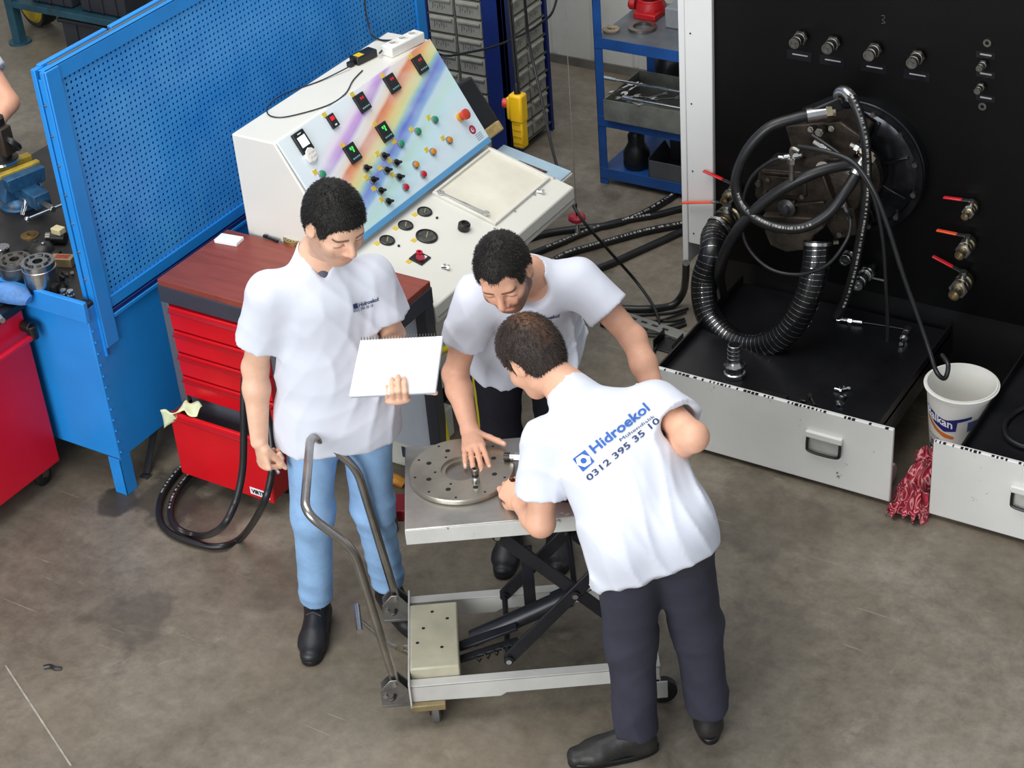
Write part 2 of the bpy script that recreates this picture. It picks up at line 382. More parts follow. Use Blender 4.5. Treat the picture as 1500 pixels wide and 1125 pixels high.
for i in range(9):
    f = MB().ball((PX-.018, PY0-.011, .72+i*.115), .006, 6, 4); f.build('bolt', STEEL, t)
rebase(t)

# red tool cart
t = thing('tool_cart', 'bright red tool cart with black top tray and tube handle', 'tool cart', (-2.05, -.3, 0))
CX = -1.80
b = MB().box(-2.45, CX, -.64, -.095, .1, .80); b.build('body', REDC, t, .006)
b = MB().box(-2.46, CX+.012, -.65, -.082, .80, .835); b.build('top_tray_rim', BLACKPL, t, .006)
b = MB().box(-2.43, CX-.03, -.62, -.11, .834, .842); b.build('tray_mat', mat('tray_foam', '1d1d20', .8), t)
b = MB().bar((CX+.045, -.60, .70), (CX+.045, -.12, .70), .022, .022); b.build('handle_tube', REDC, t, .006)
for y in (-.11, -.58):
    b = MB().cyl((CX, y, .735), (CX+.045, y, .735), .022, n=14); b.cyl((CX+.045, y, .745), (CX+.045, y, .69), .02, n=14); b.build('handle_bracket', BLACKPL, t, .003)
for (x, y) in ((-1.86, -.13), (-1.86, -.55), (-2.4, -.13), (-2.4, -.55)):
    c = MB().cyl((x, y, .1), (x, y, .085), .03); c.bar((x-.014, y, .09), (x-.014, y-.02, .04), .004, .03); c.bar((x+.014, y, .09), (x+.014, y-.02, .04), .004, .03)
    co = c.build('castor_fork', STEELW, t); w = MB().lathe([(.01, -.011), (.036, -.011), (.042, -.007), (.042, .007), (.036, .011), (.01, .011)], (x, y-.02, .042), (1, 0, 0), 20); w.build('wheel', RUBBER, co)
rebase(t)
g = MB(); P = onZ(18, 436, .86)
g.tube([P+np.array(q) for q in ((-.10, -.02, .0), (-.06, -.01, .014), (0, 0, .018), (.05, .008, .012), (.075, .01, .0))], [.03, .038, .042, .036, .02], 10)
solo(g, 'rubber_glove', mat('blue_glove', '5a8fd0', .6, var=.2, scale=25, bump=.3), 'crumpled light blue glove lying in the red tool cart tray', 'glove', P-np.array([0, 0, .018]))
g = MB(); P = onZ(4, 455, .845); g.cyl(P+np.array([-.08, .0, .006]), P+np.array([.04, -.05, .006]), .006); g.cyl(P+np.array([.03, -.045, .006]), P+np.array([.06, -.06, .006]), .011)
solo(g, 'ratchet_handle', CHROME, 'small chrome ratchet in the black tray of the red cart', 'ratchet', P)

# things on the black worktop
WT = .862
def pump_barrel(px, py, r, h, label, slots=9):
    P = onZ(px, py, WT); t = thing('pump_barrel', label, 'pump barrel', P, 0, 'steel pump barrels on the bench')
    b = MB().lathe([(r*.9, 0), (r, .004), (r, h*.78), (r*.95, h*.80), (r*.95, h*.86), (r*.985, h*.88), (r*.985, h), (r*.30, h), (r*.30, h*.6), (.001, h*.6)], (0, 0, 0), n=36); o = b.build('barrel_body', STEELW if slots == 7 else mat('ground_steel', 'b9b7b4', .22, 1.0, var=.12, scale=3, stretch=(1, 1, 12)), t); o['local_'] = 1
    for i in range(slots):
        a = 2*math.pi*i/slots
        s = MB(); pts = [(r*.68*math.cos(a+da), r*.68*math.sin(a+da)) for da in (-.2, -.1, 0, .1, .2)]
        s.tube([(x, y, h) for x, y in pts], r*.09, 8); o = s.build('port_slot', BLACKPL, t); o['local_'] = 1
    return t
pump_barrel(28, 408, .062, .085, 'dull grey pump barrel, left of the pair at the bench corner', 7)
pump_barrel(64, 420, .064, .11, 'polished shiny pump barrel, right of the pair at the bench corner', 9)
P = onZ(44, 346, WT); g = MB().ring(.008, .036, .006, P); g.ring(.012, .022, .010, P); solo(g, 'bronze_washer', mat('bronze', 'a88b58', .4, .8, var=.25), 'flat bronze thrust washer lying alone on the black worktop', 'washer', P)
P = onZ(6, 378, WT); t = thing('toothed_gear', 'small chrome toothed gear at the left picture edge on the bench', 'gear', P); g = MB().cyl((0, 0, 0), (0, 0, .05), .026, n=20); o = g.build('hub', STEEL, t); o['local_'] = 1
for i in range(14):
    a = i*2*math.pi/14; g = MB().bar((.028*math.cos(a), .028*math.sin(a), .004), (.028*math.cos(a), .028*math.sin(a), .048), .009, .007, (math.cos(a), math.sin(a), 0)); o = g.build('tooth', CHROME, t); o['local_'] = 1
P = onZ(62, 374, WT); t = thing('pump_cover', 'dark cast pump cover with bolts behind the steel barrels', 'pump cover', P)
for nm, mb, mt in (('cover_body', MB().lathe([(.05, 0), (.055, .01), (.05, .03), (.03, .05), (.001, .055)], n=9), STEELD), ('bolt', MB().cyl((.02, 0, .04), (.02, 0, .062), .008, n=6), STEEL), ('bolt', MB().cyl((-.03, .01, .03), (-.03, .01, .055), .008, n=6), STEELD), ('flange', MB().bar((-.075, -.01, .012), (.075, .02, .012), .03, .02), STEELD)):
    o = mb.build(nm, mt, t, .002); o['local_'] = 1
P = onZ(86, 356, WT); t = thing('small_motor', 'little black motor with cream cap by the partition post', 'motor', P)
for nm, mb, mt in (('motor_body', MB().cyl((-.02, -.01, .025), (.035, .012, .025), .024, n=16), BLACKPL), ('end_cap', MB().cyl((-.04, -.02, .03), (-.018, -.01, .03), .018, n=14), STEELW), ('label_block', MB().box(-.012, .035, -.015, .02, .045, .07), mat('cream_plastic', 'd6c79a', .5))):
    o = mb.build(nm, mt, t, .003); o['local_'] = 1
P = onZ(91, 388, WT); g = MB(frame(P, (1, .35, 0), (-.35, 1, 0))); g.box(-.04, .05, -.02, .025, 0, .035); o = solo(g, 'parts_carton', mat('brown_carton', 'a58a63', .7, var=.15), 'small brown carton with red print beside the partition post', 'box', P, bevel=.002)
g = MB(frame(P, (1, .35, 0), (-.35, 1, 0))); g.box(-.02, .035, -.01, .017, .0352, .0358); k = g.build('red_label', mat('red_print', 'a8402c', .6, var=.3, scale=60), o); k.data.transform(Matrix.Translation([-float(x) for x in P]))
for i, (px, py, r, h, mt, lb) in enumerate(((82, 428, .018, .03, STEELD, 'dark round plug leaning at the bench edge, largest of three'), (94, 434, .014, .024, STEEL, 'middle steel hex fitting of three at the bench edge'), (105, 437, .014, .03, CHROME, 'bright hex fitting nearest the partition post on the bench'))):
    P = onZ(px, py, WT); g = MB().cyl((P[0], P[1], WT), (P[0], P[1], WT+h*.5), r, n=6); g.cyl((P[0], P[1], WT+h*.5), (P[0]+.003, P[1]-.002, WT+h), r*.72, n=14); g.cyl((P[0]+.003, P[1]-.002, WT+h), (P[0]+.003, P[1]-.002, WT+h+.006), r*.85, n=14)
    solo(g, 'pipe_fitting', mt, lb, 'pipe fitting', P, 'fittings at the bench corner')
P = onZ(92, 412, WT); g = MB()
for k in range(7):
    q = P+np.array([rng.uniform(-.03, .03), rng.uniform(-.02, .05), .008]); g.cyl(q, q+np.array([rng.uniform(-.03, .03), rng.uniform(-.02, .02), .01]), .008, n=6)
tag(solo(g, 'loose_bolts', STEELD, 'heap of small dark loose bolts beside the post', 'bolts', P), kind='stuff')

# bench vise
P = onZ(36, 300, WT); P[0] -= .02
t = thing('bench_vise', 'blue and yellow worn bench vise on the black worktop', 'vise', P)
VB = mat('vise_blue', '2e5f86', .45, .3, var=.3, scale=12, chip='7c7466', chip_at=.6); VY = mat('vise_yellow', 'b79a35', .5, .2, var=.25, scale=14, chip='6b5b3a', chip_at=.62)
fr = frame((0, 0, 0), (.3, .95, 0), (-.95, .3, 0))
def vp(nm, mb, mt, bev=.004): o = mb.build(nm, mt, t, bev); o['local_'] = 1; return o
vp('swivel_base', MB().lathe([(.085, 0), (.085, .012), (.07, .02), (.062, .04), (.06, .05)], n=28), VB)
m = MB(fr).prism([(-.085, 0), (.085, 0), (.06, .085), (.05, .11), (-.05, .11), (-.06, .085)], .10, (0, .05, .05), (1, 0, 0), (0, 0, 1)); vp('fixed_jaw_body', m, VB)
m = MB(fr).box(-.035, .035, -.22, .02, .06, .12); vp('slide', m, VB)
m = MB(fr).prism([(-.075, 0), (.075, 0), (.085, .06), (-.085, .06)], .06, (0, -.06, .115), (1, 0, 0), (0, 0, 1)); vp('moving_jaw', m, VB)
m = MB(fr).box(-.09, .09, -.01, .03, .16, .19); m.box(-.09, .09, -.075, -.045, .165, .185); vp('jaw_plates', m, VY)
m = MB(fr).cyl((0, -.30, .08), (0, -.2, .08), .013, n=12); vp('spindle', m, STEELW)
m = MB(fr).cyl((-.11, -.29, .08), (.11, -.29, .08), .007, n=10); m.ball((-.11, -.29, .08), .012); m.ball((.11, -.29, .08), .012); vp('tommy_bar', m, STEEL)
m = MB(fr).box(.03, .12, .02, .06, .0, .03); vp('clamp_lug', m, VB)
P2 = onZ(34, 318, WT); g = MB()
for k in range(3): g.tube(crom([P2+np.array([-.01+.008*k, 0, .01]), P2+np.array([.0+.012*k, .02, .06]), P2+np.array([.02+.006*k, .01, .08]), P2+np.array([.025, -.01, .03])], 5), .0022, 6)
solo(g, 'wire_clip', STEEL, 'bent shiny wire clips leaning against the vise', 'clip', P2)

# background rack, crates and hose reel far left
RB = mat('old_rack_blue', '2c5666', .5, .2, var=.25, chip='3a3732', chip_at=.62)
def S(px, py, y): return onY(px, py, y)
t = thing('storage_rack', 'low old blue steel rack holding grey crates, top left', 'rack', (-4.4, 3.4, 0))
A = onZ(30, 62, 0); yy = A[1]
m = MB().box(A[0]-.03, A[0]+.03, yy-.03, yy+.03, 0, .62); m.build('post', RB, t, .003); m = MB().cyl((A[0], yy, 0), (A[0], yy, .012), .07, n=14); m.build('foot_plate', RB, t)
m = MB().box(A[0]+1.9, A[0]+1.96, yy-.03, yy+.03, 0, .62); m.build('post', RB, t, .003)
m = MB().box(A[0]-.03, A[0]+1.95, yy-.025, yy+.02, .235, .275); m.build('lower_rail', RB, t, .003)
m = MB().box(A[0]-.03, A[0]+1.95, yy+.02, yy+.6, .25, .26); m.build('lower_shelf', RB, t)
rebase(t)
def crate(x, y, z, w, d, h, label, dup=None):
    t = thing('storage_crate', label, 'crate', (x, y, z), 0, 'dark crates on the low rack')
    m = MB(); m.prism([(-w/2*.93, -d/2*.93), (w/2*.93, -d/2*.93), (w/2*.93, d/2*.93), (-w/2*.93, d/2*.93)], h*.97, (0, 0, .003)); o = m.build('shell', DARKBIN, t, .006); o['local_'] = 1
    m = MB(); m.box(-w/2, w/2, -d/2, d/2, h*.86, h*.9); m.box(-w/2, w/2, -d/2, -d/2+.01, h*.9, h); m.box(-w/2, w/2, d/2-.01, d/2, h*.9, h); m.box(-w/2, -w/2+.01, -d/2, d/2, h*.9, h); m.box(w/2-.01, w/2, -d/2, d/2, h*.9, h); o = m.build('rim', DARKBIN, t, .004); o['local_'] = 1
    for k in (-.28, 0, .28):
        m = MB().box(w*k-.008, w*k+.008, -d/2*.985, -d/2*.9, .01, h*.86); o = m.build('rib', DARKBIN, t, .002); o['local_'] = 1
crate(A[0]+.28, yy+.25, .262, .36, .42, .26, 'dark grey crate on the low blue rack, nearest its post')
crate(A[0]+.70, yy+.25, .262, .38, .42, .28, 'dark grey ribbed crate in the middle of the low blue rack')
crate(A[0]+.62, yy+.25, .0, .62, .42, .19, 'wide dark crate on the floor under the low blue rack')
m = MB(); q = np.array([A[0]+1.15, yy+.22, .262]); m.tube([q+np.array(z) for z in ((0, 0, 0), (0, 0, .1), (.01, .01, .22), (.0, 0, .30))], [.17, .19, .15, .05], 14); solo(m, 'bin_bag', mat('bag_black', '24232a', .5, var=.2, bump=.5, bscale=14), 'purplish black bag standing at the right end of the low rack', 'bag', q)
q = onZ(20, 53, 0); t = thing('hose_reel', 'yellow plastic reel with black rim standing behind the low rack post', 'reel', (q[0]+.02, q[1]+.22, 0))
for nm, mb, mt in (('rim', MB().lathe([(.10, -.04), (.17, -.05), (.17, .05), (.10, .04)], (0, 0, .17), (.3, 1, 0), 28), RUBBER), ('disc', MB().lathe([(.02, -.055), (.13, -.06), (.15, -.045), (.15, .045), (.02, .05)], (0, 0, .17), (.3, 1, 0), 28), mat('reel_yellow', 'b3961d', .5))):
    o = mb.build(nm, mt, t); o['local_'] = 1
# ================================================================== red drawer workbench
KX0, KX1, KY0, KY1, KZ = -1.36, -.42, .185, .60, .885
t = thing('drawer_workbench', 'grey framed workbench with red-brown top and red drawers, lowest drawer pulled out', 'workbench', (-.9, .4, 0))
m = MB().box(KX0, KX1, KY0, KY1, KZ-.028, KZ); m.build('worktop', WOODR, t, .003)
m = MB().box(KX0-.003, KX1+.003, KY0-.004, KY1+.003, KZ-.095, KZ-.026); m.build('apron', GREYD, t, .003)
for (x0, x1, y0, y1) in ((KX0-.002, KX0+.035, KY0-.003, KY0+.05), (KX1-.05, KX1+.002, KY0-.003, KY0+.05), (KX1-.05, KX1+.002, KY1-.05, KY1+.002), (KX0-.002, KX0+.035, KY1-.05, KY1+.002)):
    m = MB().box(x0, x1, y0, y1, 0, KZ-.09); m.build('leg', GREYF if x0 < -1 else GREYD, t, .004)
DX0, DX1 = KX0+.035, KX0+.475
m = MB().box(DX0-.003, DX1+.02, KY0+.02, KY1-.02, .10, KZ-.095); m.build('drawer_carcass', GREYF, t, .003)
ztop = KZ-.105; hs = (.105, .10, .105, .095)
for i, h in enumerate(hs):
    m = MB().box(DX0, DX1, KY0-.008, KY0+.02, ztop-h+.008, ztop); d = m.build('drawer', RED, t, .003)
    g = MB().prism([(0, 0), (-.014, .006), (-.014, .010), (0, .016)], DX1-DX0-.01, (DX0+.005, KY0-.008, ztop-.026), (0, 1, 0), (0, 0, 1)); g.build('grip_rail', mat('grip_red', 'a30d18', .3, var=.05), d, .001)
    g = MB().cyl((DX0+.006, KY0-.010, ztop-.012), (DX0+.006, KY0-.006, ztop-.012), .006, n=10); g.build('lock_pin', STEEL, d)
    ztop -= h
# bottom drawer, pulled out
zt = ztop-.018
m = MB().box(DX0-.01, DX1+.004, KY0-.10, KY0-.085, .07, zt); d = m.build('drawer', RED, t, .003); tag(d, 'red bottom drawer pulled out')
g = MB().prism([(0, 0), (-.012, .006), (-.012, .010), (0, .014)], DX1-DX0-.02, (DX0, KY0-.10, zt-.03), (0, 1, 0), (0, 0, 1)); g.build('grip_rail', MATS['grip_red'], d, .001)
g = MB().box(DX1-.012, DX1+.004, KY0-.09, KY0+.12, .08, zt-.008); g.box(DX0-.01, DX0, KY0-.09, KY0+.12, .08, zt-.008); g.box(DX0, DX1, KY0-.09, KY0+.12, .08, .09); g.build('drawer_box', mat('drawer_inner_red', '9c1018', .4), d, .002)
g = MB().box(DX1-.105, DX1-.012, KY0-.1012, KY0-.1, .085, .117); g.build('name_plate', PAPER, d)
text_part('VIRTEC', .024, frame((DX1-.0585, KY0-.1012, .101), (1, 0, 0), (0, 0, 1)), mat('plate_black', '141418', .5), 'plate_lettering', d, bold=.0012)
g = MB().box(DX1, DX1+.03, KY0-.05, KY0-.02, zt+.0, zt+.05); g.cyl((DX1+.028, KY0-.03, zt-.01), (DX1+.028, KY0-.03, zt+.03), .014, n=12); g.build('latch', STEELD, t, .002)
for (x, y) in ((KX0+.1, KY0+.06), (KX0+.42, KY0+.06), (KX0+.1, KY1-.08), (KX0+.42, KY1-.08)):
    c = MB().cyl((x, y, .1), (x, y, .085), .026); c.bar((x-.012, y, .09), (x-.012, y, .04), .004, .03); c.bar((x+.012, y, .09), (x+.012, y, .04), .004, .03)
    co = c.build('castor_fork', STEELW, t); w = MB().lathe([(.01, -.01), (.034, -.01), (.04, -.006), (.04, .006), (.034, .01), (.01, .01)], (x, y, .04), (1, 0, 0), 18); w.build('wheel', RUBBER, co)
m = MB().box(DX1+.03, KX1-.05, KY1-.03, KY1-.02, .12, KZ-.1); m.build('back_sheet', mat('pale_sheet', 'aeb4bd', .4, var=.05), t)
rebase(t)
# cloth over the open drawer
g = MB(); P = onY(262, 612, KY0-.1); vs = []; fs = []; N, M_ = 14, 7
for i in range(N):
    for k in range(M_):
        u = i/(N-1); w_ = k/(M_-1)
        x = DX0-.035+u*.15; fold = .006*math.sin(u*14+w_*3)
        if u < .45: y = KY0-.10-.01+fold-(.45-u)*.02; z = zt+.014-.085*w_*(1-u*1.4)+.004*math.sin(u*9)
        else: y = KY0-.09+w_*.05+fold; z = zt+.012+.02*w_+.008*math.sin(u*12+w_*4)
        vs.append((x, y, z))
for i in range(N-1):
    for k in range(M_-1): a = i*M_+k; fs.append((a, a+1, a+M_+1, a+M_))
g._add(vs, fs); o = solo(g, 'cleaning_cloth', mat('pale_green_cloth', 'dfe8bd', .8, var=.1, scale=18, bump=.4), 'pale yellow-green cloth hanging over the open bottom red drawer', 'cloth', (DX0+.03, KY0-.1, zt))
s_ = o.modifiers.new('thick', 'SOLIDIFY'); s_.thickness = .004; s_.offset = 0
# items on the brown worktop
P = onZ(336, 354, KZ); g = MB(frame(P, (1, .12, 0), (-.12, 1, 0))); g.box(-.05, .05, -.028, .028, 0, .016); o = solo(g, 'paper_pad', PAPER, 'small white pad of slips on the red-brown bench top', 'paper pad', P, bevel=.003)
for i in range(3):
    g = MB(frame(P, (1, .12, 0), (-.12, 1, 0))); g.box(-.045, .045, -.025+.002*i, .0, .0162+i*.0006, .0166+i*.0006); k = g.build('slip', PAPER, o); k.data.transform(Matrix.Translation([-float(x) for x in P]))
P = onZ(433, 352, KZ); t = thing('bearing_ring', 'round bronze ring with dark slots behind the person in jeans', 'bearing ring', P)
o = MB().ring(.036, .046, .014).build('outer_ring', MATS['bronze'], t); o['local_'] = 1
o = MB().ring(.012, .018, .013).build('inner_ring', MATS['bronze'], t); o['local_'] = 1
for i in range(14):
    a = i*2*math.pi/14; o = MB().bar((.018*math.cos(a), .018*math.sin(a), .007), (.037*math.cos(a), .037*math.sin(a), .007), .005, .010).build('roller', mat('pale_bronze', 'c9bd92', .4, .6), t); o['local_'] = 1
P = onZ(398, 353, KZ); g = MB(); g.cyl(P+np.array([-.035, .01, .005]), P+np.array([.03, .0, .005]), .005, n=8); g.cyl(P+np.array([-.045, .0115, .006]), P+np.array([-.03, .009, .006]), .007, n=8); solo(g, 'marker_pen', BLACKPL, 'thin black marker lying at the back of the brown top', 'pen', P)

# ================================================================== control console
CY0, CY1 = .62, 1.645
BACK, TOPZ, TFX, PBX, PBZ, DFX, DBX, DBZ, DFZ = -1.275, 1.297, -1.075, -.815, .885, -.425, -.83, .872, .762
t = thing('control_console', 'cream steel test console with sloping rainbow instrument panel and desk', 'control console', (-.85, 1.13, 0))
prof = [(BACK, .1), (BACK, TOPZ), (TFX, TOPZ), (PBX-.012, PBZ), (DBX, DBZ), (DFX, DFZ), (DFX, DFZ-.075), (DFX-.10, DFZ-.12), (-.70, .60), (-.70, .1)]
m = MB().prism([(a, b) for a, b in prof], CY1-CY0, (0, CY1, 0), (1, 0, 0), (0, 0, 1)); m.build('cabinet_body', CREAM, t, .006)
m = MB().box(BACK+.03, -.73, CY0+.02, CY1-.02, 0, .105); m.build('plinth', BLACKPL, t)
m = MB().box(DFX+.0005, DFX+.004, CY0+.01, CY1-.01, DFZ-.05, DFZ-.046); m.build('front_groove', mat('groove_grey', '8f8d86', .5), t)
m = MB().box(-.699, -.696, CY0+.05, CY0+.5, .14, .56); m.build('service_door', CREAM, t, .003); m = MB().box(-.699, -.696, CY0+.53, CY1-.05, .14, .56); m.build('service_door', CREAM, t, .003)
# instrument panel: own frame s along Y (towards the far end), tt up the slope
pdir = np.array([TFX-PBX, 0, TOPZ-PBZ]); plen = np.linalg.norm(pdir); pdir /= plen
PF = frame((PBX+.004, CY0+.004, PBZ+.004), (0, 1, 0), pdir); pn = PF[:3, 2]
PFM = Matrix([list(r) for r in PF])
def rainbow():
    m = bpy.data.materials.new('rainbow_print'); m.use_nodes = True; nt = m.node_tree; n = nt.nodes; L = nt.links; b = n['Principled BSDF']; b.inputs['Roughness'].default_value = .25
    tc = n.new('ShaderNodeTexCoord'); sp = n.new('ShaderNodeSeparateXYZ'); L.new(tc.outputs['UV'], sp.inputs[0])
    def mt(op, a, c):
        x = n.new('ShaderNodeMath'); x.operation = op
        for i, s in enumerate((a, c)):
            if isinstance(s, (int, float)): x.inputs[i].default_value = s
            else: L.new(s, x.inputs[i])
        return x.outputs[0]
    s, q = sp.outputs[0], sp.outputs[1]
    def ramp(f, st):
        r = n.new('ShaderNodeValToRGB'); e = r.color_ramp.elements
        for i, (p, c) in enumerate(st):
            x = e[i] if i < 2 else e.new(p)
            x.position = p; x.color = lin(c)
        L.new(f, r.inputs[0]); return r.outputs[0]
    def mix(f, a, c):
        x = n.new('ShaderNodeMix'); x.data_type = 'RGBA'; L.new(f, x.inputs[0])
        for k, v in ((6, a), (7, c)):
            if isinstance(v, tuple): x.inputs[k].default_value = v
            else: L.new(v, x.inputs[k])
        return x.outputs[2]
    base = ramp(q, [(.0, 'cfe9f4'), (.5, 'e2eef6'), (1.0, 'e9f2f5')])
    # band of coloured rays running from the lower left to the top right corner
    nz = n.new('ShaderNodeTexNoise'); nz.inputs['Scale'].default_value = 3.5; L.new(tc.outputs['UV'], nz.inputs['Vector'])
    ang = mt('ADD', mt('SUBTRACT', q, mt('MULTIPLY', s, mt('ADD', mt('MULTIPLY', q, .12), .60))), mt('MULTIPLY', mt('SUBTRACT', nz.outputs['Fac'], .5), .05))
    pos = mt('DIVIDE', mt('ADD', ang, .25), 1.0)
    fan = ramp(pos, [(.0, 'dcedf6'), (.14, 'c9ecf4'), (.22, 'bfe6da'), (.285, 'c2ddec'), (.315, '6fa6dc'), (.375, '5560cf'), (.415, '7fb6c9'), (.45, 'd7dc8c'), (.51, 'eacb7a'), (.56, 'e88f4c'), (.605, 'dd7440'), (.635, 'efd9c4'), (.70, 'e9e3e6'), (.735, 'b98ad6'), (.775, 'cf9be0'), (.82, 'efe0ee'), (.9, 'e6f0f5'), (1.0, 'e6f0f5')])
    fade = n.new('ShaderNodeMapRange'); fade.inputs['From Min'].default_value = .02; fade.inputs['From Max'].default_value = .22; L.new(s, fade.inputs['Value'])
    nz2 = n.new('ShaderNodeTexNoise'); nz2.inputs['Scale'].default_value = 6; L.new(tc.outputs['UV'], nz2.inputs['Vector'])
    mk = mt('MULTIPLY', fade.outputs[0], mt('ADD', mt('MULTIPLY', nz2.outputs['Fac'], .7), .45))
    c = mix(mk, base, fan)
    lowb = n.new('ShaderNodeMapRange'); lowb.inputs['From Min'].default_value = .055; lowb.inputs['From Max'].default_value = .045; L.new(q, lowb.inputs['Value'])
    c = mix(lowb.outputs[0], c, lin('5f9fd0'))
    L.new(c, b.inputs['Base Color']); return m
PW = CY1-CY0-.008
me = bpy.data.meshes.new('instrument_panel'); th = .008
vs = [(0, 0, 0), (PW, 0, 0), (PW, plen-.004, 0), (0, plen-.004, 0), (0, 0, th), (PW, 0, th), (PW, plen-.004, th), (0, plen-.004, th)]
me.from_pydata(vs, [], [(3, 2, 1, 0), (4, 5, 6, 7), (0, 1, 5, 4), (1, 2, 6, 5), (2, 3, 7, 6), (3, 0, 4, 7)])
uv = me.uv_layers.new(name='UVMap')
for lp in me.loops: p = vs[lp.vertex_index]; uv.data[lp.index].uv = (p[0]/PW, p[1]/plen)
me.transform(PFM); panel = finish(me, 'instrument_panel', rainbow(), t, .002, smooth=False)
PO = PF[:3, 3]+pn*th
def pp(px, py):      # panel point under a sight line -> (s, tt)
    w = hit(px, py, PO, pn)-PO; return float(np.dot(w, PF[:3, 0])), float(np.dot(w, PF[:3, 1]))
PT = frame(PO, (0, 1, 0), pdir)
def tagp(s, q, par=None): MB(PT).box(s-.011, s+.011, q-.009, q+.009, 0, .002).build('yellow_tag', YTAG, par or panel)
for px, py, led in ((529, 151, 0), (573, 123, 0), (614, 95, 0), (515, 225, 1), (562, 194, 1)):
    s, q = pp(px, py); k = MB(PT).box(s-.030, s+.030, q-.036, q+.036, 0, .012).build('meter', BLACKPL, panel, .002)
    MB(PT).box(s-.024, s+.024, q-.002, q+.027, .012, .0125).build('display', mat('display_dark', '1b1c20', .2), k)
    for j, (dx, dy) in enumerate(((-.004, .018), (.008, .018), (.006, .006)) if led else ((.0, .016), (.012, .016))):
        MB(PT).box(s+dx-.0035, s+dx+.0035, q+dy-.005, q+dy+.005, .0126, .013).build('digit', LEDG if led else LEDR, k)
    for j in range(4): MB(PT).box(s-.02+j*.0115, s-.013+j*.0115, q-.024, q-.018, .012, .014).build('key', mat('key_teal', '6fa7b0', .4), k)
    tagp(s-.018, q+.046)
s, q = pp(486, 178); k = MB(PT).box(s-.019, s+.019, q-.027, q+.027, 0, .012).build('counter', BLACKPL, panel, .002); MB(PT).box(s-.011, s+.011, q+.002, q+.018, .012, .0125).build('digit', LEDR, k); MB(PT).box(s-.006, s+.006, q-.02, q-.014, .012, .013).build('key', WHITEPL, k); tagp(s-.016, q+.036)
s, q = pp(441, 208); k = MB(PT).box(s-.032, s+.032, q-.045, q+.04, 0, .014).build('data_logger', BLACKPL, panel, .003); MB(PT).box(s-.022, s+.022, q-.022, q+.020, .014, .0145).build('screen', SCREEN, k); MB(PT).box(s-.01, s+.01, q+.028, q+.032, .014, .0145).build('logo_bar', WHITEPL, k)
s2, q2 = pp(453, 228); k2 = MB(PT).lathe([(.030, 0), (.032, .01), (.028, .016), (.0, .017)], (s2, q2, 0), n=8).build('keypad', WHITEPL, panel, .002)
for dx in (-.01, .004, .014):
    for dy in (-.008, .008): MB(PT).cyl((s2+dx, q2+dy, .0165), (s2+dx, q2+dy, .0185), .0032, n=8).build('key', mat('key_cream', 'd9cdbc', .5), k2)
def push(px, py, mt, tg=True):
    s, q = pp(px, py); k = MB(PT).lathe([(.0165, 0), (.0165, .006), (.0135, .008)], (s, q, 0), n=20).build('bezel', STEEL, panel); MB(PT).lathe([(.012, .007), (.012, .014), (.009, .016)], (s, q, 0), n=18).build('button', mt, k)
    if tg: tagp(s-.022, q+.022)
for px, py in ((471, 256), (586, 211), (611, 193), (636, 176)): push(px, py, GREENB)
for px, py in ((608, 242), (633, 223), (657, 206)): push(px, py, ORANGEB, px > 610)
for px, py in ((593, 275), (619, 256)): push(px, py, REDB, False)
def selector(px, py, tg=True):
    s, q = pp(px, py); k = MB(PT).lathe([(.0165, 0), (.0165, .006), (.0135, .008)], (s, q, 0), n=20).build('bezel', STEEL, panel)
    MB(PT).lathe([(.0125, .007), (.0125, .013)], (s, q, 0), n=16).bar((s-.012, q+.008, .017), (s+.014, q-.009, .017), .008, .012).build('selector_knob', BLACKPL, k)
    if tg: tagp(s-.020, q+.022)
for px, py in ((535, 247), (545, 264), (556, 280), (567, 296), (561, 229), (579, 239), (565, 250), (583, 260)): selector(px, py, px != 535)
s, q = pp(673, 172); k = MB(PT).lathe([(.018, 0), (.018, .012), (.014, .014)], (s, q, 0), n=20).build('emergency_base', mat('amber_ring', 'd9a12a', .4), panel); MB(PT).lathe([(.014, .012), (.014, .028), (.022, .032), (.022, .044), (.012, .048)], (s, q, 0), n=22).build('emergency_stop', mat('stop_red', 'd2412c', .35), k)
s, q = pp(692, 190)    # round crimson emblem and small print
MB(PT).ring(.010, .019, .0006, (s, q, 0), n=28).build('emblem_ring', REDB, panel); MB(PT).cyl((s+.003, q+.002, 0), (s+.003, q+.002, .0008), .007, n=16).build('emblem_dot', mat('emblem_pink', 'd07a9a', .5), panel)
for j in range(4): MB(PT).box(s-.004, s+.038, q-.028-j*.008, q-.0255-j*.008, 0, .0005).build('print_line', mat('print_grey', '7c8a9a', .6), panel)
# desk: own frame
ddir = np.array([DFX-DBX, 0, DFZ-DBZ]); dlen = np.linalg.norm(ddir); ddir /= dlen
DF = frame((DBX, CY0, DBZ), (0, 1, 0), -ddir); dn = DF[:3, 2]; DO = DF[:3, 3].copy()
def dp(px, py): w = hit(px, py, DO, dn)-DO; return float(np.dot(w, DF[:3, 0])), float(np.dot(w, DF[:3, 1]))
